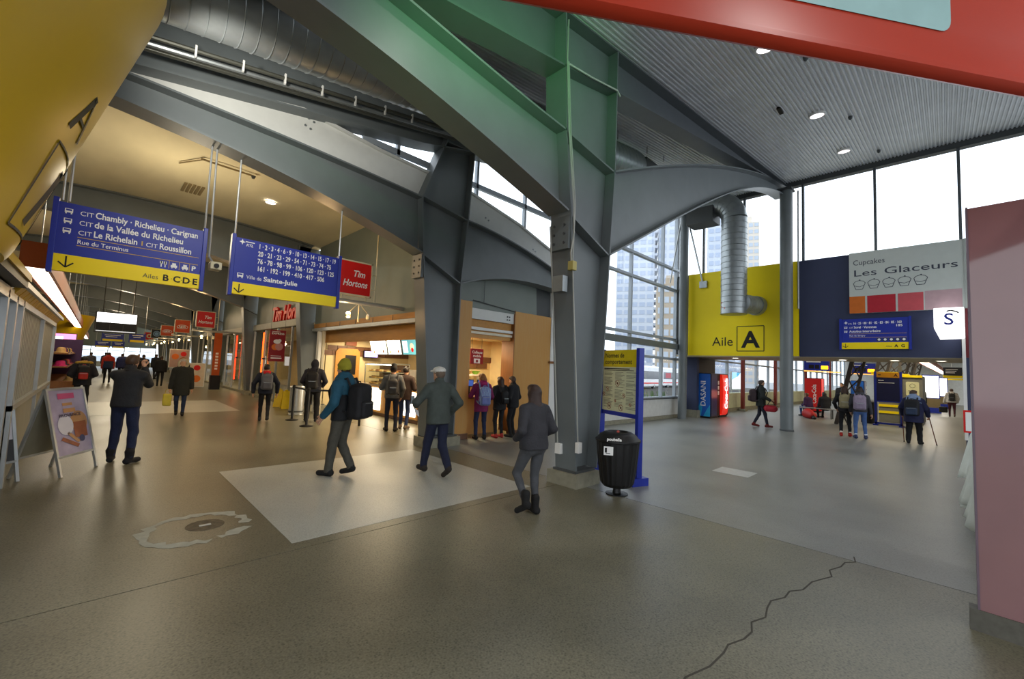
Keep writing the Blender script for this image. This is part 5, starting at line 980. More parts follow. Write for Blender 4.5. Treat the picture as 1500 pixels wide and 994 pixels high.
# ================================================================== NEAR OBJECTS ON THE RIGHT
bn_ = thing('waste_bin', 'black ribbed waste bin on a foot beside the big steel column', 'bin', (5.58, 3.40, 0)); c_ = (5.58, 3.40, 0)
MB().lathe([(.16, 0), (.16, .012), (.06, .02), (.05, .10), (.12, .12)], c_, 24).build('foot', BLACK, bn_, smooth=True)
n = 72; prof = [(.10, .11), (.20, .12), (.235, .17), (.262, .35), (.292, .60), (.305, .76)]; vs = []
for r, z in prof:
    for i in range(n): rr_ = r+(.006 if (i % 3 == 0) else 0)*(1 if z > .13 else 0); a = 2*math.pi*i/n; vs.append((c_[0]+rr_*math.cos(a), c_[1]+rr_*math.sin(a), z))
MB().add(vs, [(j*n+i, j*n+(i+1)%n, (j+1)*n+(i+1)%n, (j+1)*n+i) for j in range(len(prof)-1) for i in range(n)]).build('ribbed_body', BLACK, bn_, smooth=False)
lid = MB().lathe([(.31, .755), (.325, .765), (.325, .79), (.30, .805), (.26, .855), (.19, .895), (.15, .90), (.14, .85)], c_, 36).build('lid', BLACK, bn_, smooth=True)
MB().lathe([(.15, .862), (.13, .868)], c_, 24).build('opening', mat('bin_dark', '050505', .9), bn_)
vdir = Vector((-c_[0], -c_[1], 0)).normalized(); rgt = Vector((-vdir.y, vdir.x, 0)); 
B = Board(Vector(c_)+vdir*.318+Vector((0, 0, .60)), (rgt, Vector((0, 0, 1))), bn_, .006); B.rect(-.19, .0, -.06, .12, WPRINT, 'sticker'); B.rects([(-.175, .035, -.145, .10), (-.16, .02, -.10, .03)], BPRINT, 'sticker_print', 2)
text('poubelle', .07, Vector(c_)+vdir*.322-rgt*.15+Vector((0, 0, .802)), (rgt, Vector((-vdir.x*.62, -vdir.y*.62, .78))), WPRINT, bn_, bold=.03, width=.2)
MB().add([Vector(c_)+vdir*.1+rgt*(.02*math.cos(a))+Vector((0, 0, .905+.02*math.sin(a))) for a in [k*math.pi/6 for k in range(12)]], [tuple(range(12))]).build('lid_sticker', mat('sticker_red', 'b5483a', .5), lid, local=False)
nb = thing('rules_board', 'yellow-headed rules board on blue posts behind the waste bin', 'notice board', (6.35, 3.9, 0)); p0_ = Vector((6.26, 3.44, 0)); p1_ = Vector((6.58, 4.36, 0)); du = (p0_-p1_).normalized(); nb_n = du.cross(Vector((0, 0, 1)))
W_ = (p0_-p1_).length
for p in (p0_, p1_): MB().bar(p, p+Vector((0, 0, 2.17)), .10, .07, up=du).build('post', BLUEF, nb); MB().bar(p-nb_n*.16, p+nb_n*.16, .13, .12).build('foot', BLUEF, nb).location.z += .06
B = Board(p1_+nb_n*.0, (du, Vector((0, 0, 1))), nb, .02)
def slab(z0, z1, m, name): MB().add([B.pt(.03, z0, s_) for s_ in (-1,)]+[B.pt(W_-.03, z0, -1), B.pt(W_-.03, z1, -1), B.pt(.03, z1, -1), B.pt(.03, z0, .8), B.pt(W_-.03, z0, .8), B.pt(W_-.03, z1, .8), B.pt(.03, z1, .8)], [(0,1,2,3),(4,5,6,7),(0,1,5,4),(1,2,6,5),(2,3,7,6),(3,0,4,7)]).build(name, m, nb)
slab(1.86, 2.15, mat('rules_yellow', 'd9c400', .5), 'heading_panel'); slab(1.10, 1.86, mat('rules_paper', 'd5d8b4', .5), 'rules_panel'); slab(1.03, 1.10, BLUEF, 'bottom_rail')
B.text('Normes de', .115, .10, 2.02, mat('rules_ink', '3a3a1c', .6), bold=.015, width=.50); B.text('comportement', .115, .10, 1.91, mat('rules_ink', '3a3a1c'), bold=.015, width=.70)
INKB = mat('rules_text_ink', '9a9d84', .6); B.rects([(.08, 1.82, .75, 1.835), (.08, 1.795, .85, 1.805)], BPRINT, 'subheading')
rr = random.Random(9)
for c2 in range(3):
    z = 1.76
    while z > 1.16:
        if rr.random() < .78: B.rects([(.09+.29*c2, z, .09+.29*c2+rr.uniform(.16, .25), z+.011)], INKB, 'text_line')
        z -= .023
for (u, v, r_) in ((.45, 1.58, .05), (.18, 1.47, .035), (.08, 1.38, .03), (.62, 1.38, .03), (.24, 1.18, .05), (.55, 1.17, .05), (.40, 1.28, .02), (.78, 1.24, .025)):
    B.disc(u, v, r_*1.1, mat('rules_paper', 'd5d8b4'), 'icon_ground', 1.05); B.ring(u, v, r_, .010, mat('rules_red', '9a5a44', .6), 'ban_ring', 1.1); B.line([(u-r_*.7, v+r_*.7), (u+r_*.7, v-r_*.7)], .010, mat('rules_red', '9a5a44'), 'ban_bar', 1.15); B.disc(u, v, r_*.4, BPRINT, 'pictogram', 1.08, 10)
# pink glossy panel kiosk
pk_ = thing('pink_kiosk', 'glossy dusty-pink kiosk wall panel with dark base at the right edge', 'kiosk', (4.75, -.9, 0)); PINK = mat('pink_gloss_laminate', '8d686a', .07, 0, .03, 3, spec=.6)
MB().add([(4.72, -.135, .15), (4.62, -1.6, .15), (4.62, -1.6, 3.13), (4.72, -.135, 3.13), (4.80, -.135, .15), (4.70, -1.6, .15), (4.70, -1.6, 3.13), (4.80, -.135, 3.13)], [(0,1,2,3),(4,5,6,7),(0,1,5,4),(1,2,6,5),(2,3,7,6),(3,0,4,7)]).build('panel', PINK, pk_)
bx('edge_trim', mat('panel_edge_trim', '6a5a66', .4), pk_, 4.715, -.14, .15, 4.81, -.128, 3.14); MB().add([(4.71, -.085, 0), (4.58, -1.6, 0), (4.58, -1.6, .15), (4.71, -.085, .15), (4.82, -.085, 0), (4.72, -1.6, 0), (4.72, -1.6, .15), (4.82, -.085, .15)], [(0,1,2,3),(4,5,6,7),(0,1,5,4),(1,2,6,5),(2,3,7,6),(3,0,4,7)]).build('base', mat('dark_stone_base', '5a5850', .6, 0, .15, 20), pk_)
bx('side_panel', PINK, pk_, 4.72, -1.65, .0, 7.2, -1.58, 3.13)
# cloth covered table behind it
tb_ = thing('covered_table', 'table under a crumpled white cloth behind the pink kiosk', 'table', (9, -.75, 0))
bx('top', WOODD, tb_, 6.8, -1.4, .70, 11.2, -.30, .74)
for x in (6.9, 11.1):
    for y in (-1.3, -.4): bx('leg', STEELD, tb_, x-.02, y-.02, 0, x+.02, y+.02, .7)
clo = thing('white_cloth', 'crumpled white cloth draped over the table', 'cloth', (9, -.7, .75)); nx, nz = 60, 12; vs = []
for i in range(nx+1):
    x = 6.7+4.6*i/nx
    for j in range(nz+1):
        t_ = j/nz; wv = .07*math.sin(9*x+1.5*math.sin(3*x))+.04*math.sin(23*x)
        if j <= 4: y = -1.4+1.1*j/4; z = 1.0+.08*math.sin(4*x+3*y)+.05*math.sin(11*x)
        else: q = (j-4)/(nz-4); y = -.30+.10*q+wv*q*1.1; z = 1.0+.08*math.sin(4*x-.9)*(1-q)-(.78+.12*math.sin(2.3*x))*q
        vs.append((x, y, z))
o = MB().add(vs, [(i*(nz+1)+j, (i+1)*(nz+1)+j, (i+1)*(nz+1)+j+1, i*(nz+1)+j+1) for i in range(nx) for j in range(nz)]).build('drape', mat('white_cloth_weave', 'cfd6cf', .8, 0, .06, 5, .1, 30), clo, smooth=True); sd = o.modifiers.new('solid', 'SOLIDIFY'); sd.thickness = .008

# ================================================================== OUTSIDE
gr = struct('floor_outside', (60, 60, -.15)); bx('asphalt', mat('wet_asphalt', '7e838a', .5, 0, .12, 1.5), gr, -60, 8.5, -.35, 320, 300, -.15); bx('asphalt', mat('wet_asphalt', '7e838a'), gr, 62.5, -200, -.36, 320, 8.5, -.16); bx('asphalt', mat('wet_asphalt', '7e838a'), gr, -60, -120, -.37, 62.5, -9.1, -.17); bx('asphalt', mat('wet_asphalt', '7e838a'), gr, -60, -9.1, -.38, -8.1, 92, -.18)
bx('platform_canopy', mat('canopy_white', 'd0d4d8', .5), gr, 30, 40, 4.0, 75, 43, 4.3)
for k in range(6): bx('canopy_post', ALU, gr, 32+8*k, 41.3, -.15, 32.2+8*k, 41.5, 4.0)
def tower(label, x, y, w, d, h, m, wm, floors, bays, bal=True, rz=0.5):
    t = thing('tower_block', label, 'building', (x, y, -.2), rz, 'towers outside'); MB().box(-w/2, -d/2, 0, w/2, d/2, h).build('walls', m, t, local=True)
    fh = h/floors; pr = {}
    for f_ in range(floors):
        for face in (0, 1):
            L_ = w if face == 0 else d
            for b_ in range(bays):
                u = -L_/2+L_*(b_+.5)/bays; key = face
                if key not in pr:
                    mb = MB(); hw = L_/bays*.36
                    if face == 0: mb.box(-hw, -.06, 0, hw, .05, fh*.55)
                    else: mb.box(-.06, -hw, 0, .05, hw, fh*.55)
                    o = mb.build('window', wm, t, local=True); pr[key] = o
                else: o = copy_obj(pr[key], t)
                o.location = (u, -d/2-.03, f_*fh+fh*.25) if face == 0 else (-w/2-.03, u, f_*fh+fh*.25)
        if bal:
            if 'b' not in pr: o = MB().box(-w*.3, -1.1, 0, w*.3, 0, fh*.32).build('balcony', mat('balcony_grey', 'c0c6d0', .5), t, local=True); pr['b'] = o
            else: o = copy_obj(pr['b'], t)
            o.location = (0, -d/2, f_*fh)
    MB().box(-w*.2, -d*.2, h, w*.2, d*.2, h+3).build('plant_room', m, t, local=True); return t
HZ1 = mat('hazy_tower_blue', 'b9c0cb', .8, 0, .04, .2); HZ2 = mat('hazy_tower_beige', 'c9c0b4', .8, 0, .04, .2); HZ3 = mat('hazy_tower_brown', 'a79a88', .8, 0, .06, .3); WN = mat('tower_window', '9eaabf', .4); WN2 = mat('tower_window_light', 'a9b2bd', .4)  # distance haze is put into these pale wall and window tones
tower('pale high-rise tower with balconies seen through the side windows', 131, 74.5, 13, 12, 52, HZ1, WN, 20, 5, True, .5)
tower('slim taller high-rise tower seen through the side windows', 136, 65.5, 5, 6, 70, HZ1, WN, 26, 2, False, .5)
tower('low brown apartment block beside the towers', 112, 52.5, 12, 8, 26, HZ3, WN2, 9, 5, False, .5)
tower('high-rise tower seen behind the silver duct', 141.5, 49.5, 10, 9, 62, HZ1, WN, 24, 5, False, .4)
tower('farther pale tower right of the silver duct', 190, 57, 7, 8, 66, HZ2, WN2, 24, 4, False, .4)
def bus(label, x, y, rz, red=True):
    t = thing('bus', label, 'bus', (x, y, -.15), rz, 'buses outside'); WB = mat('bus_white', 'e4e6ea', .35)
    MB().box(-5.5, -1.25, .35, 5.5, 1.25, 3.0).build('body', WB, t, local=True, bevel=.15); MB().box(-5.3, -1.27, 1.35, 5.3, -1.24, 2.35).build('window_band', mat('bus_glass', '2c3440', .15), t, local=True); MB().box(-5.4, -1.275, .75, 5.4, -1.245, .9).build('stripe', RED if red else BLUE, t, local=True); MB().box(-4.5, -1.28, 1.5, -2.2, -1.26, 2.25).build('ad_panel', mat('bus_ad', 'b0404a', .5), t, local=True)
    for wx in (-3.4, 3.4):
        for sy in (-1.1, 1.1): MB().tube([(wx, sy-.14, .5), (wx, sy+.14, .5)], .5, 18).build('wheel', BLACK, t, smooth=True, local=True); MB().tube([(wx, sy-.16, .5), (wx, sy+.16, .5)], .22, 12).build('hub', ALU, t, local=True)
    return t
bus('white bus with red stripe parked outside the side windows, left one', 48.8, 27.5, .12); bus('white bus with red stripe outside the side windows, right one', 64.0, 30.5, .12)
bs = thing('shrub', 'low green shrub outside the window sill', 'shrub', (18.5, 9.2, 0)); mb = MB(); rr = random.Random(4)
for k in range(160):
    p = Vector((17.6+1.6*rr.random(), 9.0+.7*rr.random(), -.1)); q = p+Vector((rr.uniform(-.2, .2), rr.uniform(-.2, .2), rr.uniform(.7, 1.15))); r1 = Vector((rr.uniform(-.03, .03), rr.uniform(-.03, .03), 0)); mb.add([p-r1, p+r1, q+r1*.3, q-r1*.3], [(0, 1, 2, 3)])
mb.build('blades', mat('grass_green', '5f7a48', .7), bs, kind='stuff')

# ================================================================== PEOPLE (signed-distance bodies meshed as one surface)
def surface_nets(D, LAB, org, h):
    S = D < 0
    nx, ny, nz = D.shape
    c = np.zeros((nx-1, ny-1, nz-1), np.int8)
    for i in (0, 1):
        for j in (0, 1):
            for k in (0, 1): c += S[i:nx-1+i, j:ny-1+j, k:nz-1+k]
    act = (c > 0) & (c < 8); idx = -np.ones(act.shape, np.int64); I = np.argwhere(act); idx[act] = np.arange(len(I))
    P = np.zeros((len(I), 3)); cnt = np.zeros(len(I))
    off = [(i, j, k) for i in (0, 1) for j in (0, 1) for k in (0, 1)]
    val = {o: D[I[:, 0]+o[0], I[:, 1]+o[1], I[:, 2]+o[2]] for o in off}
    for a in off:
        for ax in range(3):
            if a[ax]: continue
            b = list(a); b[ax] = 1; b = tuple(b); va, vb = val[a], val[b]; m = (va < 0) != (vb < 0)
            t = np.where(m, va/np.where(m, va-vb, 1), 0); p = np.tile(np.array(a, float), (len(I), 1)); p[:, ax] = t
            P[m] += p[m]; cnt[m] += 1
    P = (I+P/cnt[:, None])*h+org
    quads = []
    for ax in range(3):
        o1, o2 = (ax+1) % 3, (ax+2) % 3
        sl = [slice(1, -1)]*3; sl[ax] = slice(0, -1)
        a = S[tuple(sl)]; sl2 = list(sl); sl2[ax] = slice(1, None); b = S[tuple(sl2)]
        E = np.argwhere(a != b); E[:, o1] += 1; E[:, o2] += 1
        fl = a[a != b]
        def at(d1, d2):
            e = E.copy(); e[:, o1] -= d1; e[:, o2] -= d2; return idx[e[:, 0], e[:, 1], e[:, 2]]
        q = np.stack([at(1, 1), at(0, 1), at(0, 0), at(1, 0)], 1); q[~fl] = q[~fl][:, ::-1]; quads.append(q)
    Q = np.concatenate(quads); Q = Q[(Q >= 0).all(1)]
    lv = LAB[I[:, 0], I[:, 1], I[:, 2]]
    return P, Q, lv[Q[:, 0]]
class SDF:
    """prims: dicts; kinds cap (tapered capsule, optional squash q on y), ell (ellipsoid), box (rounded box)"""
    def __init__(s): s.p = []
    def cap(s, a, b, ra, rb, lab, k=0.02, q=1.0, zmin=None, zmax=None): s.p.append(('cap', np.array(a, float), np.array(b, float), ra, rb, lab, k, q, zmin, zmax)); return s
    def ell(s, c, r, lab, k=0.015, rot=None, zmin=None, zmax=None): s.p.append(('ell', np.array(c, float), np.array(r, float), 0, 0, lab, k, rot, zmin, zmax)); return s
    def box(s, c, hf, rr, lab, k=0.01, rot=None, zmin=None): s.p.append(('box', np.array(c, float), np.array(hf, float), rr, 0, lab, k, rot, zmin, None)); return s
    def mesh(s, h, wrinkle=0.0):
        lo = np.full(3, 9.); hi = np.full(3, -9.)
        bb = []
        for p in s.p:
            if p[0] == 'cap': r = max(p[3], p[4])*max(1, p[7]); l = np.minimum(p[1], p[2])-r; u = np.maximum(p[1], p[2])+r
            else: r = np.max(p[2])+p[3]; l = p[1]-r; u = p[1]+r
            bb.append((l, u)); lo = np.minimum(lo, l); hi = np.maximum(hi, u)
        lo -= 3*h; hi += 3*h; n = np.ceil((hi-lo)/h).astype(int)+1
        D = np.full(n, 1.0); RAW = np.full(n, 1.0); LAB = np.zeros(n, np.int16)
        ax = [lo[i]+h*np.arange(n[i]) for i in range(3)]
        for p, (l, u) in zip(s.p, bb):
            mg = p[6]+3*h; i0 = np.maximum(((l-mg-lo)/h).astype(int), 0); i1 = np.minimum(((u+mg-lo)/h).astype(int)+2, n)
            sl = tuple(slice(a, b) for a, b in zip(i0, i1)); X, Y, Z = np.meshgrid(*[ax[i][sl[i]] for i in range(3)], indexing='ij')
            if p[0] == 'cap':
                a, b, q = p[1].copy(), p[2].copy(), p[7]; yc = (a[1]+b[1])/2
                Yq = yc+(Y-yc)/q; a[1] = yc+(a[1]-yc)/q; b[1] = yc+(b[1]-yc)/q
                d = b-a; L2 = max(d@d, 1e-9); t = np.clip(((X-a[0])*d[0]+(Yq-a[1])*d[1]+(Z-a[2])*d[2])/L2, 0, 1)
                v = np.sqrt((X-a[0]-t*d[0])**2+(Yq-a[1]-t*d[1])**2+(Z-a[2]-t*d[2])**2)-(p[3]+(p[4]-p[3])*t)
                v = v*min(1, q)
            else:
                x, y, z = X-p[1][0], Y-p[1][1], Z-p[1][2]
                if p[7] is not None:
                    M = np.array(Euler(p[7]).to_matrix().transposed()); x, y, z = (M[i, 0]*x+M[i, 1]*y+M[i, 2]*z for i in range(3))
                if p[0] == 'ell':
                    k0 = np.sqrt((x/p[2][0])**2+(y/p[2][1])**2+(z/p[2][2])**2); k1 = np.sqrt((x/p[2][0]**2)**2+(y/p[2][1]**2)**2+(z/p[2][2]**2)**2)+1e-9
                    v = k0*(k0-1)/k1
                else:
                    hf = p[2]-p[3]; qx, qy, qz = abs(x)-hf[0], abs(y)-hf[1], abs(z)-hf[2]
                    v = np.sqrt(np.maximum(qx, 0)**2+np.maximum(qy, 0)**2+np.maximum(qz, 0)**2)+np.minimum(np.maximum(qx, np.maximum(qy, qz)), 0)-p[3]
            if p[8] is not None: v = np.maximum(v, p[8]-Z)
            if p[9] is not None: v = np.maximum(v, Z-p[9])
            m = v < RAW[sl]; RAW[sl] = np.where(m, v, RAW[sl]); LAB[sl] = np.where(m, p[5], LAB[sl])
            k = p[6]; e = D[sl]; hh = np.clip(0.5+0.5*(e-v)/k, 0, 1); D[sl] = e*(1-hh)+v*hh-k*hh*(1-hh)
        if wrinkle:
            X, Y, Z = np.meshgrid(*ax, indexing='ij')
            D += wrinkle*(np.sin(27*Z+9*X+3*np.sin(11*Y))*0.6+np.sin(19*X-23*Z+7*Y)*0.4)
        return surface_nets(D, LAB, lo, h)
def ik(a, b, l1, l2, pole):
    a = Vector(a); b = Vector(b); d = b-a; L = min(d.length, (l1+l2)*0.999); dn = d.normalized()
    x = (L*L+l1*l1-l2*l2)/(2*L); y = math.sqrt(max(l1*l1-x*x, 0)); pl = Vector(pole); pl = (pl-dn*pl.dot(dn)).normalized()
    return a+dn*x+pl*y, a+dn*L
SKIN = mat('skin', 'c99a7c', .55, 0, .04); SKIN2 = mat('skin_tan', 'a8795a', .55, 0, .04)
FACEM = mat('face_feature', '5b3a30', .5)
HAND = {}
def hand_mesh(kind):
    """right hand hanging along -z from the wrist at the origin, palm towards +x... thumb towards +y"""
    if kind in HAND: return HAND[kind]
    s = SDF(); s.cap((0, 0, .02), (0, 0, -.02), .026, .028, 0, .01, 1.2); s.cap((0, -.012, -.03), (0, -.018, -.085), .022, .02, 0, .012); s.cap((0, .014, -.03), (0, .018, -.085), .022, .02, 0, .012)
    curl = {'relaxed': .35, 'grip': 1.15, 'flat': .12}[kind]
    for i, (y, L) in enumerate([(.034, .072), (.012, .08), (-.011, .075), (-.033, .06)]):
        p = Vector((0, y, -.09)); a = curl*.5
        for j, f in enumerate((.42, .32, .26)):
            q = p+Vector((math.sin(a), 0, -math.cos(a)))*L*f; s.cap(p, q, .0095-.001*j, .0090-.001*j, 0, .003); p = q; a += curl
    p = Vector((0.005, .03, -.03)); a = .9
    for L in (.04, .032): q = p+Vector((.25+curl*.3, math.sin(a), -math.cos(a))).normalized()*L; s.cap(p, q, .0125, .0105, 0, .006); p = q; a -= .45
    HAND[kind] = s.mesh(.0048); return HAND[kind]
LABS = ['skin', 'hair', 'top', 'top2', 'legs', 'shoe', 'hat', 'trim', 'feature', 'sock']
def person(label, loc, az, h=1.72, top='2c2c30', top2=None, legs='23242b', shoe='1a1a1a', hair='3a2a20', hat=None, trim='8a7040', sock='e8e8e8', skin=SKIN,
           feet=((.0, .09, 0, .1), (.0, -.09, 0, -.1)), hands=None, lean=0.0, turn=0.0, nod=0.0, hem=0.86, bulk=0.0, voxel=.012, hood=None, hairlen=0, beanie=False, cap=False,
           fat=0.0, sleeve2=False, handk='relaxed', hips=None, group=None, blouse=0.0, baggy=0.0, seat=None, bald=False, boot=0.0):
    """local frame: +y is where the body faces, x to its right, z up. feet: (forward, side, lift, yaw) left then right; az = heading in the plan"""
    t = thing('person', label, 'person', loc, az-math.pi/2, group)
    g = 1.75; s = SDF(); nf = 0
    Lb = {n: i for i, n in enumerate(LABS)}
    pz = hips[2] if hips else .93
    pel = Vector(hips) if hips else Vector((0, 0, pz))
    if not hips: pel.y = (feet[0][0]+feet[1][0])*.5*.9
    up = Vector((0, math.sin(lean), math.cos(lean)))
    def tor(x, y, z): return pel+Vector((x, 0, 0))+up*(z-.93)+Vector((0, math.cos(lean), -math.sin(lean)))*y
    # legs
    for i, (fy, fx, lift, yaw) in enumerate(feet):
        sx = -1 if i == 0 else 1; fx = -abs(fx) if i == 0 else abs(fx)
        ank = Vector((fx, fy, .085+lift)); hp = pel+Vector((sx*.09, 0, -.02))
        kn, an = ik(hp, ank, .43, .407, (sx*.12, 1, 0)); b = baggy
        s.cap(hp, kn, .088+fat*.5+b*.6, .060+b, Lb['legs'], .03); s.cap(kn, an+Vector((0, 0, .02)), .060+b, .046+b, Lb['legs'], .02)
        tilt = math.asin(min(.95, (lift+.008)/.19)) if lift > .01 else 0.0; d = Vector((math.sin(-yaw), math.cos(yaw)*math.cos(tilt), -math.sin(tilt)))
        heel = an+Vector((0, 0, -.04))-d*.04; toe = heel+d*.19
        s.cap(an+Vector((0, 0, .01)), heel+Vector((0, 0, .01)), .047, .045, Lb['shoe'], .012); s.cap(heel, toe, .045, .04, Lb['shoe'], .015, zmin=(.0 if lift < .02 else None))
        if boot: s.cap(an+Vector((0, 0, boot)), an, .058+baggy*.6, .052, Lb['shoe'], .008)
        if sock and sock != 'x': s.cap(an+Vector((0, 0, .05)), an+Vector((0, 0, .02)), .045, .045, Lb['sock'], .004)
    # pelvis and torso
    s.cap(pel+Vector((-.06, 0, .0)), pel+Vector((.06, 0, .0)), .125+fat, .125+fat, Lb['legs'], .03, .95)
    bl = bulk; zh = hem
    s.cap(tor(0, 0, 1.32), tor(0, .0, 1.05), .172+bl, .158+bl+fat+blouse, Lb['top'], .03, .72+fat*1.2, zmin=pel.z-.93+zh)
    s.cap(tor(0, 0, 1.08), tor(0, .005, zh-.08), .160+bl+fat+blouse, .172+bl+fat+blouse, Lb['top'], .03, .8+fat, zmin=pel.z-.93+zh)
    s.cap(tor(-.12, -.005, 1.395), tor(.12, -.005, 1.395), .078+bl*.6, .078+bl*.6, Lb['top2' if top2 else 'top'], .04)
    if top2: s.cap(tor(0, 0, 1.40), tor(0, 0, 1.30), .16+bl, .176+bl, Lb['top2'], .02, .74, zmin=tor(0, 0, 1.24).z)
    # arms
    if hands is None: hands = ((-.24, .06, .83), (.24, .06, .83))
    apps = []
    for i, hd in enumerate(hands):
        sx = -1 if i == 0 else 1; sh = tor(sx*.185, -.01, 1.40); tgt = Vector((hd[0], hd[1], hd[2]))+Vector((0, pel.y, 0))
        pole = hd[3] if len(hd) > 3 else (sx*.6, -1, -.2); el, wr = ik(sh, tgt, .29, .265, pole)
        lb = Lb['top2'] if (top2 and sleeve2) else Lb['top']
        s.cap(sh, el, .062+bl*.6, .052+bl*.6, lb, .03); s.cap(el, wr, .051+bl*.6, .040+bl*.45, lb, .015)
        if len(hd) < 5 or hd[4] != 'pocket': apps.append((i, el, wr, hd[5] if len(hd) > 5 else None))
    # neck and head
    nk = tor(0, -.01, 1.45); hc = tor(0, .025, 1.615)+Vector((0, .05*nod, -.03*abs(nod)))
    s.cap(nk, hc+Vector((0, -.02, -.05)), .055, .052, Lb['skin'], .02)
    Rz = Matrix.Rotation(turn, 3, 'Z') @ Matrix.Rotation(-nod*.6, 3, 'X')
    def hp_(x, y, z): return hc+Rz @ Vector((x, y, z))
    e3 = tuple(Rz.to_euler())
    s.ell(hc, (.074, .092, .112), Lb['skin'], .01, e3); s.ell(hp_(0, .035, -.065), (.05, .052, .05), Lb['skin'], .02, e3)
    s.ell(hp_(0, .098, -.012), (.013, .02, .022), Lb['skin'], .012, e3)
    for sx in (-1, 1): s.ell(hp_(sx*.076, -.002, -.01), (.012, .02, .03), Lb['skin'], .006, e3); s.ell(hp_(sx*.03, .082, .018), (.014, .009, .007), Lb['feature'], .003, e3)
    s.ell(hp_(0, .088, -.058), (.022, .009, .006), Lb['feature'], .003, e3)
    if not bald:
        s.ell(hp_(0, -.022, .026), (.086, .092, .102), Lb['hair'], .006, e3)
        s.ell(hp_(0, .02, .07), (.076, .075, .055), Lb['hair'], .01, e3)
    if hairlen:
        s.cap(hp_(0, -.045, .0), hp_(0, -.085, -hairlen), .088, .07, Lb['hair'], .03); s.cap(hp_(-.05, -.03, -.02), hp_(-.07, -.05, -hairlen*.8), .05, .04, Lb['hair'], .02); s.cap(hp_(.05, -.03, -.02), hp_(.07, -.05, -hairlen*.8), .05, .04, Lb['hair'], .02)
    if beanie:
        s.ell(hp_(0, -.018, .055), (.094, .104, .10), Lb['hat'], .006, e3); s.ell(hp_(0, -.02, .13), (.07, .075, .06), Lb['hat'], .03, e3); s.ell(hp_(0, -.012, .018), (.097, .107, .03), Lb['hat'], .008, e3)
    if cap:
        s.ell(hp_(0, -.01, .075), (.098, .112, .06), Lb['hat'], .01, e3); s.ell(hp_(0, .10, .055), (.075, .06, .018), Lb['hat'], .02, e3)
    if hood == 'up':
        s.ell(hp_(0, -.03, .012), (.105, .108, .132), Lb['top'], .01, e3); s.cap(hp_(0, -.03, -.06), tor(0, -.03, 1.44), .085, .09, Lb['top'], .03)
    elif hood == 'down':
        s.ell(tor(0, -.09, 1.47), (.13, .075, .07), Lb['trim'], .015); s.cap(tor(-.09, .03, 1.46), tor(-.07, -.06, 1.5), .04, .045, Lb['trim'], .02); s.cap(tor(.09, .03, 1.46), tor(.07, -.06, 1.5), .04, .045, Lb['trim'], .02)
    elif hood == 'fur':
        for kk in range(14):
            a = math.pi*(-.15+1.3*kk/13); s.ell(tor(.165*math.cos(a), -.02-.06*math.sin(a), 1.50+.02*math.sin(a)), (.05, .05, .045), Lb['trim'], .015)
    elif hood == 'furup':
        for kk in range(16):
            a = math.pi*(-.25+1.5*kk/15); s.ell(hp_(.115*math.cos(a), .015, -.01+.13*math.sin(a)), (.035, .04, .035), Lb['trim'], .015)
        s.ell(hp_(0, -.045, .0), (.11, .10, .13), Lb['top'], .01, e3)
    elif hood == 'collar':
        s.cap(tor(0, -.01, 1.45), tor(0, -.005, 1.50), .085, .078, Lb['top2' if top2 else 'top'], .015)
    P, Q, lb = s.mesh(voxel, .0035 if voxel < .02 else 0)
    vs = [P]; fs = [Q]; ls = [lb]; n = len(P)
    if voxel < .02:
        for (i, el, wr, kd) in apps:
            HP, HQ, _ = hand_mesh(kd or handk); d = (wr-el).normalized(); sx = -1 if i == 0 else 1
            z = -d; f = Vector((0, 1, 0)); f = (f-z*f.dot(z)); f = f.normalized() if f.length > .1 else Vector((0, 0, 1)); x = f.cross(z)
            HPm = HP.copy()
            if sx > 0: HPm[:, 0] *= -1
            W = HPm @ np.array([list(x), list(f), list(z)])+np.array(wr+d*.03)
            vs.append(W); fs.append(HQ+n if sx < 0 else HQ[:, ::-1]+n); ls.append(np.zeros(len(HQ), np.int16)); n += len(W)
    V = np.concatenate(vs)*(h/g); FQ = np.concatenate(fs); LB = np.concatenate(ls)
    me = bpy.data.meshes.new('body'); me.from_pydata(V.tolist(), [], FQ.tolist())
    cols = {'skin': skin, 'hair': hair, 'top': top, 'top2': top2 or top, 'legs': legs, 'shoe': shoe, 'hat': hat or '222222', 'trim': trim, 'feature': FACEM, 'sock': legs if (sock in (None, 'x')) else sock}
    for nme in LABS:
        c = cols[nme]; me.materials.append(c if not isinstance(c, str) else mat(f'cloth_{c}' if nme not in ('hair',) else f'hair_{c}', c, .8 if nme != 'hair' else .5, 0, .14, 14, .25, 50))
    me.polygons.foreach_set('material_index', LB.astype(np.int32)); me.polygons.foreach_set('use_smooth', [True]*len(FQ))
    o = bpy.data.objects.new('body', me); COL.objects.link(o); o.parent = t
    return t
def sdf_obj(s, name, mats, parent, h, wr=0.0):
    P, Q, lb = s.mesh(h, wr); me = bpy.data.meshes.new(name); me.from_pydata(P.tolist(), [], Q.tolist())
    for m in (mats if isinstance(mats, list) else [mats]): me.materials.append(m)
    me.polygons.foreach_set('material_index', lb.astype(np.int32)); me.polygons.foreach_set('use_smooth', [True]*len(Q))
    o = bpy.data.objects.new(name, me); COL.objects.link(o); o.parent = parent; return o
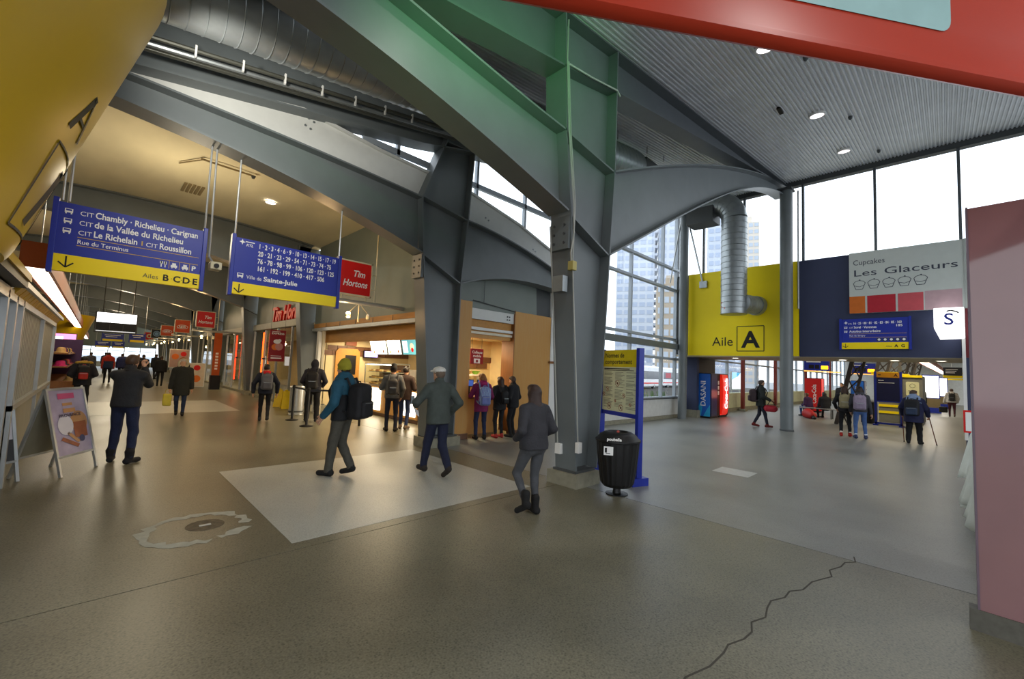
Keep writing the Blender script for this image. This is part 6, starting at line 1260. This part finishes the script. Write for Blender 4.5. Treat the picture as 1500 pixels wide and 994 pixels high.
def backpack(label, who, h=1.72, col='222222', pcol=None, w=.29, ht=.44, dep=.17, z=1.20, x=0.0, y=-.20, tilt=0.0, pattern=None, voxel=.014, drop=0.0, fwd=0.0):
    """hung on a person's back; same plan position and heading as its wearer"""
    k = h/1.75
    t = thing('backpack', label, 'backpack', who.location, who.rotation_euler.z, 'backpacks people carry')
    m = pattern or mat('pack_'+col, col, .7, 0, .12, 12, .15, 60); pm = mat('pack_'+(pcol or col), pcol or col, .65, 0, .12, 12, .15, 60)
    c = Vector((x, y+fwd-dep*.35, z-drop))*k; a = (tilt, 0, 0)
    s = SDF(); s.box(c, (w/2*k, dep/2*k, ht/2*k), .07*k, 0, .02, a); s.ell(c+Vector((0, 0, ht*.42*k)), (w*.42*k, dep*.42*k, .07*k), 0, .04)
    b = sdf_obj(s, 'pack_body', m, t, voxel, .003)
    s = SDF(); s.box(c+Vector((0, -dep*.5*k, -ht*.2*k)), (w*.38*k, .045*k, ht*.24*k), .035*k, 0, .01, a)
    p = sdf_obj(s, 'front_pocket', pm, t, voxel)
    mb = MB(); mb.bar(c+Vector((-w*.3*k, -dep*.5*k-.047*k, -ht*.02*k)), c+Vector((w*.3*k, -dep*.5*k-.047*k, -ht*.02*k)), .006, .01); mb.build('zip', GALV, p, local=True)
    for sx in (-1, 1):
        mb = MB(); xx = sx*.115*k; zc = z*k; yb = (y+fwd)*k
        mb.tube([(xx+c.x, yb-.02, zc+.16*k-drop*k), (xx+c.x*.8, yb+.08*k, 1.49*k), (xx*1.05, yb+.30*k, 1.43*k), (xx*1.15, yb+.37*k, 1.28*k), (xx*1.35, yb+.30*k, 1.08*k), (xx*1.25+c.x, yb-.02, zc-.18*k-drop*k)], .02*k, 6)
        mb.build('strap', m, t, smooth=True, local=True)
    MB().tube([c+Vector((-.04, .03, ht*.5*k)), c+Vector((-.03, .03, ht*.5*k+.05*k)), c+Vector((.03, .03, ht*.5*k+.05*k)), c+Vector((.04, .03, ht*.5*k))], .009, 6).build('grab_loop', pm, t, smooth=True, local=True)
    return t

D2 = math.pi/180
def head_to(x, y): return math.atan2(y, x)          # heading straight away from the camera
# --- near figures
A = person('person in black quilted jacket and dark jeans holding a camera up to the face', (0.40, 9.2, 0), 62*D2, 1.74, top='26272a', legs='1b2340', shoe='17171a', hair='4a3423', feet=((.10, .17, 0, .3), (-.05, .15, 0, -.35)),
    hands=((-.08, .24, 1.50, (-.3, -.1, -1), '', 'grip'), (.10, .24, 1.50, (.3, -.1, -1), '', 'grip')), lean=.06, nod=.15, hem=.90, bulk=.022, voxel=.011, hood='collar', baggy=.008, sock='x', boot=.10)
pcam = thing('photo_camera', 'black camera held to the face by the person in the quilted jacket', 'camera', A.location, A.rotation_euler.z)
MB().box(-.07, .30, 1.53, .07, .36, 1.63).build('camera_body', BLACK, pcam, local=True, bevel=.01); MB().tube([(0, .35, 1.58), (0, .45, 1.58)], .04, 14).build('lens', BLACK, pcam, smooth=True, local=True); MB().tube([(-.07, .33, 1.6), (-.10, .12, 1.48), (0, -.07, 1.47), (.10, .12, 1.48), (.07, .33, 1.6)], .008, 6).build('strap', BLACK, pcam, smooth=True, local=True)
Bw = person('person in grey jacket and grey leggings with long brown hair walking away in black boots', (3.93, 3.62, 0), 82*D2, 1.58, top='303035', trim='7a2346', legs='46484c', shoe='121212', hair='33221c', feet=((-.10, .13, .09, .3), (-.06, .07, 0, 0)),
    hands=((-.20, .14, 1.00, (-.45, -1, -.1), 'pocket'), (.20, .14, 1.00, (.45, -1, -.1), 'pocket')), lean=.04, hem=.88, bulk=.018, voxel=.010, hairlen=.22, hood=None, fat=.02, sock='x', boot=.12)
Cg = person('person in teal and black jacket with olive beanie and black backpack walking left', (2.82, 6.55, 0), 122*D2, 1.76, top='16181c', top2='1f4f64', legs='46443c', shoe='141414', hair='2a2019', hat='9a9326', beanie=True, feet=((.15, .08, 0, .1), (-.12, .08, .05, 0)),
    hands=((-.27, .14, .93, None or (-.45, -1, -.1)), (.24, .02, .90, (1, -1, 0))), lean=.03, hem=.86, bulk=.03, voxel=.011, sleeve2=True, hood='collar', baggy=.015, sock='x')
backpack('large black backpack worn by the person in the olive beanie', Cg, 1.76, '151518', w=.36, ht=.52, dep=.24, z=1.14, fwd=.02)
Dc = person('person in grey-green jacket and white flat cap walking away holding a phone', (4.0, 5.75, 0), 84*D2, 1.74, top='434b47', legs='1a2038', shoe='2a2420', hair='6a5a4c', hat='d7d6cf', cap=True, feet=((.24, .08, 0, .05), (-.34, .05, .10, 0)),
    hands=((-.24, .34, 1.10, (-1, -.8, -.4), '', 'grip'), (.26, .10, .98, (.8, -1, 0), 'pocket')), turn=.35, lean=.05, hem=.84, bulk=.028, voxel=.011, hood='collar', baggy=.012, sock='x')
ph = thing('phone', 'dark phone held out by the person in the white flat cap', 'phone', Dc.location, Dc.rotation_euler.z)
MB().box(-.275, .42, 1.10, -.205, .435, 1.235).build('case', BLACK, ph, local=True, bevel=.005); MB().box(-.27, .418, 1.105, -.21, .42, 1.23).build('screen', mat('phone_screen', '9fb0b8', .1), ph, local=True)
pp = thing('paper_sheet', 'folded white paper under the hand of the person in the flat cap', 'paper', Dc.location, Dc.rotation_euler.z)
MB().prism([(-.26, 1.06), (-.17, 1.0), (-.15, .90), (-.20, .93)], 'y', .33, .333).build('sheet', WPRINT, pp, local=True); MB().prism([(-.25, 1.05), (-.18, 1.0), (-.165, .93), (-.22, .96)], 'y', .336, .339).build('sheet', WPRINT, pp, local=True)
# --- hall, middle distance
E1 = person('person in dark coat with yellow fur hood trim seen from behind by the stall', (-.22, 18.2, 0), 92*D2, 1.62, top='1c1c24', trim='a5842a', legs='14141a', shoe='17120f', hair='1a1512', feet=((0, .14, 0, .2), (0, .14, 0, -.2)), hands=((-.22, .2, 1.05, (-.45, -1, -.2), 'pocket'), (.22, .2, 1.05, (.45, -1, -.2), 'pocket')), hood='fur', hem=.78, bulk=.05, voxel=.016, nod=.7, sock='x')
backpack('red and black backpack on the person with the yellow fur hood', E1, 1.62, '1b1718', 'a8241a', voxel=.018, z=1.18, y=-.22)
F1 = person('person in long dark parka with pale fur hood walking towards us with a yellow bag', (1.86, 15.6, 0), -97*D2, 1.64, top='23241f', trim='b7a98b', legs='1d2a47', shoe='171412', hair='b9ada2', feet=((.10, .08, 0, 0), (-.14, .08, .03, 0)), hands=((-.26, .03, .84), (.27, .05, .82, (.45, -1, -.2), '', 'grip')), hood='furup', hem=.62, bulk=.045, voxel=.014, sock='x')
yb = thing('tote_bag', 'yellow shopping bag carried by the person in the long parka', 'bag', F1.location, F1.rotation_euler.z)
sdf_obj(SDF().box((.30, .06, .46), (.10, .06, .17), .03, 0), 'bag_body', mat('yellow_bag', 'c5b53a', .6), yb, .016, .004)
MB().tube([(.24, .06, .60), (.26, .06, .74), (.30, .06, .76), (.34, .06, .74), (.36, .06, .60)], .007, 6).build('handle', mat('yellow_bag', 'c5b53a'), yb, smooth=True, local=True)
G1 = person('person in navy jacket with red hood and grey backpack walking away', (3.5, 13.45, 0), 80*D2, 1.60, top='1d2130', trim='c01622', legs='17171b', shoe='2b2b2e', hair='2a1f1a', feet=((.12, .09, 0, 0), (-.12, .09, .03, 0)), hands=((-.32, .02, .88, (-1, -.3, 0)), (.32, .02, .88, (1, -.3, 0))), hood='down', hem=.84, bulk=.03, voxel=.014, sock='x')
backpack('grey backpack on the person with the red hood', G1, 1.60, '5b5d66', '4d4e57', voxel=.016, ht=.46, w=.31)
H1 = person('person in dark navy hoodie with hood up and black backpack behind the barrier posts', (4.55, 12.75, 0), 72*D2, 1.78, top='20202c', legs='101014', shoe='1d1d20', feet=((.04, .13, 0, .2), (-.04, .12, 0, -.2)), hands=((-.22, .18, 1.03, (-.45, -1, -.1), 'pocket'), (.24, .14, 1.0, (.45, -1, -.1), 'pocket')), hood='up', hem=.84, bulk=.03, voxel=.013, baggy=.02, sock='x')
backpack('black backpack slung low on the person in the hooded sweatshirt', H1, 1.78, '121216', voxel=.015, x=-.06, z=1.16, w=.31, ht=.46)
I1 = person('person in grey jacket and black beanie with small dark backpack at the counter', (5.62, 10.15, 0), 62*D2, 1.72, top='56585a', legs='191f33', shoe='1a1716', hat='141414', beanie=True, feet=((.04, .11, 0, .3), (-.02, .12, 0, -.3)), hands=((-.2, .26, 1.12, (-.45, -1, -.2), 'pocket'), (.24, .1, .92)), hem=.88, bulk=.025, voxel=.012, sock='x')
backpack('small dark grey backpack on the customer with the black beanie', I1, 1.72, '3a3a3c', voxel=.014, w=.26, ht=.38, dep=.13, z=1.17)
J1 = person('person in dark brown coat and blue jeans half hidden at the doughnut counter', (6.1, 10.35, 0), 40*D2, 1.70, top='33241f', legs='2d3d66', shoe='6a5a4c', hair='1f1815', feet=((.05, .1, 0, .2), (-.05, .1, 0, -.2)), hands=((-.2, .25, 1.1, (-.45, -1, -.2), 'pocket'), (.2, .25, 1.1, (.45, -1, -.2), 'pocket')), hem=.82, bulk=.03, voxel=.014, sock='x')
K1 = person('person in magenta coat with striped backpack at the wood-panelled counter', (6.85, 8.0, 0), 68*D2, 1.62, top='7a1f52', trim='9a1f5c', legs='1f2a4a', shoe='151515', hair='8a5a30', feet=((.0, .12, 0, .1), (.0, .12, 0, -.1)), hands=((-.22, .28, 1.1, (-.45, -1, -.2), 'pocket'), (.22, .2, 1.0, (.45, -1, -.2), 'pocket')), hood='down', hem=.74, bulk=.02, voxel=.013, turn=.5, hairlen=.05, sock='x', nod=.3)
pm = bpy.data.materials.new('striped_pack'); pm.use_nodes = True
_N = pm.node_tree.nodes; _L = pm.node_tree.links; _wv = _N.new('ShaderNodeTexWave'); _wv.inputs['Scale'].default_value = 9; _wv.inputs['Distortion'].default_value = 3; _wv.inputs['Detail'].default_value = 1
_tc = _N.new('ShaderNodeTexCoord'); _L.new(_tc.outputs['Object'], _wv.inputs[0]); _rp = _N.new('ShaderNodeValToRGB'); _rp.color_ramp.interpolation = 'CONSTANT'
for p_, c_ in ((.0, '3f4f9a'), (.3, 'c9cfe8'), (.5, '9a4d8a'), (.7, '6fa6c9')):
    e_ = _rp.color_ramp.elements.new(p_) if p_ else _rp.color_ramp.elements[0]; e_.color = lin(c_)+(1,)
_rp.color_ramp.elements[-1].color = lin('d8dcee')+(1,); _L.new(_wv.outputs[0], _rp.inputs[0]); _L.new(_rp.outputs[0], _N['Principled BSDF'].inputs[0])
backpack('blue and pink striped backpack on the person in the magenta coat', K1, 1.62, '6b78b4', pattern=pm, voxel=.014, w=.31, ht=.46, z=1.14)
L1 = person('person in black jacket with long brown hair and black bag beside the magenta coat', (7.42, 7.95, 0), 80*D2, 1.55, top='1b1a1b', legs='151519', shoe='a03030', hair='3a2519', feet=((.0, .1, 0, .1), (.0, .1, 0, -.1)), hands=((-.26, .22, 1.1, (-.4, -1, -.2), 'pocket'), (.22, .22, 1.1, (.4, -1, -.2), 'pocket')), hem=.80, bulk=.03, voxel=.014, hairlen=.16, sock='x')
backpack('small black backpack on the person with long brown hair at the wood counter', L1, 1.55, '111113', voxel=.015, w=.24, ht=.34, dep=.12, z=1.14)
M1 = person('person in black puffer jacket looking down beside the wooden door panel', (7.82, 7.88, 0), 110*D2, 1.58, top='17181c', legs='131317', shoe='1a1a1a', hair='46362c', feet=((.0, .1, 0, .1), (.0, .1, 0, -.1)), hands=((-.2, .24, 1.1, (-.4, -1, -.2), 'pocket'), (.22, .2, 1.05, (.4, -1, -.2), 'pocket')), hem=.84, bulk=.04, voxel=.014, hood='collar', nod=.4, sock='x')
# --- wing A
N1 = person('person in black coat with dark backpack carrying a red duffel bag to the right', (17.6, 4.78, 0), -62*D2, 1.74, top='1d2322', legs='1e2130', shoe='6a1f1c', hair='4a3a30', feet=((-.22, .08, .03, 0), (.18, .08, 0, 0)), hands=((-.20, .20, 1.05, (-.45, -1, -.1), 'pocket'), (.24, .24, 1.02, (.45, -1, -.1), '', 'grip')), hem=.78, bulk=.035, voxel=.016, hood='collar', sock='x')
backpack('dark maroon backpack on the person with the red duffel bag', N1, 1.74, '33252a', voxel=.018, w=.30, dep=.22, z=1.14)
rb = thing('duffel_bag', 'red duffel bag carried by the person in the black coat', 'bag', N1.location, N1.rotation_euler.z)
sdf_obj(SDF().cap((.18, .14, .72), (.24, .36, .72), .11, .11, 0, .02).box((.21, .25, .69), (.11, .18, .09), .06, 0, .04, (0, 0, -.2)), 'bag_body', mat('red_bag', 'a81f30', .6, 0, .1, 10, .2), rb, .02, .004)
MB().tube([(.20, .14, .80), (.23, .22, .98), (.24, .26, 1.0), (.24, .30, .98), (.25, .40, .80)], .012, 6).build('handle', BLACK, rb, smooth=True, local=True)
O1 = person('person with tan backpack, black trousers, white socks and red shoes', (17.75, 2.36, 0), 8*D2, 1.66, top='1c1d22', legs='16161a', shoe='b02a20', sock='dcd8d0', hair='3a251a', feet=((.0, .11, 0, .1), (.06, .13, 0, -.2)), hands=((-.24, .12, .95), (.24, .14, .98, (1, -1, 0), 'pocket')), hem=.86, bulk=.02, voxel=.016, hairlen=.12)
backpack('tan backpack on the person with red shoes', O1, 1.66, '8f8564', '80775a', voxel=.018, w=.31, ht=.44)
P1 = person('person in dark grey hoodie and light blue jeans with a lilac backpack', (17.55, 1.95, 0), 14*D2, 1.66, top='3a3a40', legs='3f5c90', shoe='2a3354', sock='cfd4dc', hair='2a1b16', feet=((.0, .12, 0, .2), (.0, .14, 0, -.3)), hands=((-.24, .1, .9), (.30, .06, .86)), hem=.90, bulk=.025, voxel=.016, hairlen=.06, hood='down', trim='3a3a40')
backpack('lilac grey backpack on the person in light blue jeans', P1, 1.66, '8d7f93', '7f7288', voxel=.018, w=.34, ht=.46, x=-.04)
Q1 = person('person in navy and pale blue jacket leaning on two walking sticks', (17.9, .72, 0), -5*D2, 1.63, top='202446', top2='8296b8', legs='111114', shoe='171717', hair='4a3a2e', feet=((.0, .14, 0, .25), (.0, .14, 0, -.25)), hands=((-.30, .16, .92), (.32, .20, .92)), hem=.70, bulk=.045, voxel=.015, fat=.03, lean=.10, turn=-.7, baggy=.02, sleeve2=False, handk='grip', hood='collar', sock='x')
backpack('black backpack with blue stripe on the person with walking sticks', Q1, 1.63, '14161c', '20304a', voxel=.017, w=.36, ht=.50, dep=.22, z=1.16, tilt=-.1)
for i, (xx, yy, x2) in enumerate(((-.285, .18, -.26), (.305, .20, .46))):
    cr = thing('walking_stick', ['wooden walking stick in the left hand of the person in the pale blue jacket', 'wooden walking stick in the right hand of the person in the pale blue jacket'][i], 'walking stick', Q1.location, Q1.rotation_euler.z, 'walking sticks')
    MB().tube([(x2, yy+.06, .02), (xx, yy, .88)], .012, 8).build('shaft', mat('stick_wood', '7a4a34', .5), cr, smooth=True, local=True); MB().tube([(xx, yy-.05, .89), (xx, yy+.07, .89)], .016, 8).build('handle', BLACK, cr, smooth=True, local=True); MB().lathe([(.016, 0), (.018, .03)], (x2, yy+.06, 0), 8).build('rubber_tip', BLACK, cr, local=True)
S1 = person('person in white jacket with dark backpack carrying a dark bag down the far wing', (36.5, -.2, 0), 2*D2, 1.68, top='b5afa6', legs='4a1f28', shoe='5a4a40', hair='4a3326', feet=((.1, .1, 0, 0), (-.12, .1, .03, 0)), hands=((-.34, .05, .85), (.24, .06, .9)), hem=.88, bulk=.05, voxel=.03, fat=.03, sock='x')
backpack('dark backpack on the person in the white jacket', S1, 1.68, '2a2a28', voxel=.035)
hb = thing('handbag', 'dark handbag carried by the person in the white jacket', 'bag', S1.location, S1.rotation_euler.z)
sdf_obj(SDF().box((-.36, .05, .40), (.19, .08, .17), .04, 0), 'bag_body', BLACK, hb, .03); MB().tube([(-.46, .05, .55), (-.37, .05, .80), (-.28, .05, .55)], .012, 6).build('handle', BLACK, hb, smooth=True, local=True)
T1 = person('person in dark navy coat seated on the bench, back towards us', (25.3, 4.1, 0), 40*D2, 1.7, top='14161f', legs='20242e', shoe='151515', hair='191512', hips=(0, 0, .50), feet=((.42, .1, 0, 0), (.42, .1, 0, 0)), hands=((-.14, .34, .62, (-.45, -1, -.2), 'pocket'), (.14, .34, .62, (.45, -1, -.2), 'pocket')), hem=.86, bulk=.05, voxel=.024, hairlen=.1, sock='x', lean=.15)
U1 = person('smaller person in purple coat seated on the bench beside the dark coat', (25.4, 4.75, 0), 60*D2, 1.6, top='3c1f4a', legs='34508a', shoe='151515', hair='6a4630', hips=(0, 0, .50), feet=((.42, .1, 0, 0), (.42, .1, 0, 0)), hands=((-.14, .34, .62, (-.45, -1, -.2), 'pocket'), (.14, .34, .62, (.45, -1, -.2), 'pocket')), hem=.86, bulk=.03, voxel=.024, sock='x', lean=.25)
rp = thing('red_rucksack', 'red and black rucksack lying on the floor beside the bench', 'backpack', (24.3, 4.5, 0), .5)
sdf_obj(SDF().cap((-.2, 0, .16), (.25, .05, .22), .16, .24, 0, .03, zmin=.0).cap((-.45, 0, .07), (-.2, 0, .1), .07, .08, 1, .02, zmin=0), 'pack_body', [mat('red_pack', 'b01a18', .6, 0, .1), BLACK], rp, .025)
W1 = person('person in dark clothes standing behind the lit advertising case in the wing', (33.0, 1.05, 0), 0, 1.72, top='1f2428', legs='1a2022', shoe='cccccc', voxel=.03, bulk=.03, sock='x')
V1 = person('person in black jacket standing by the slanted truss behind the girls', (27.0, 3.7, 0), 170*D2, 1.75, top='17161a', legs='17171a', voxel=.03, bulk=.03, sock='x')
# --- far crowd in the concourse
far = [((.55, 33.0), 95, 1.74, '20304f', 'b0301f', 'person in navy jacket with red shoulders far down the concourse'), ((1.2, 35.5), 80, 1.7, '232a55', None, 'person in blue coat just behind the red-shouldered jacket'), ((1.95, 31.5), 100, 1.70, '1d1c20', None, 'person in black walking away left of the camera holder'),
       ((2.6, 30.0), 85, 1.66, '16161a', None, 'person in black coat directly behind the camera holder'), ((1.5, 44), 270, 1.7, '2a2a30', None, 'distant person in charcoal near the end of the concourse'), ((.6, 47), 90, 1.72, '3a3f4a', None, 'distant person in slate grey near the bright end window'),
       ((2.3, 42), 270, 1.68, '40302c', None, 'distant person in brown under the far hanging signs'), ((3.0, 38), 60, 1.75, '1a1a1f', None, 'distant person in black close to the shop fronts'), ((-.2, 40), 85, 1.7, '4a4a52', None, 'distant person in grey beyond the merchandise stall'), ((3.3, 27.5), 85, 1.6, '1e1e22', None, 'short person in black by the restaurant boards')]
for i, ((x, y), a, h, tp, t2, lab) in enumerate(far):
    person(lab, (x, y, 0), a*D2, h, top=tp, top2=t2, legs='15151a', feet=((.12, .09, 0, 0), (-.14, .09, .04, 0)), voxel=.03, bulk=.035, hem=.84, sock='x', sleeve2=bool(t2), group='people far down the concourse')
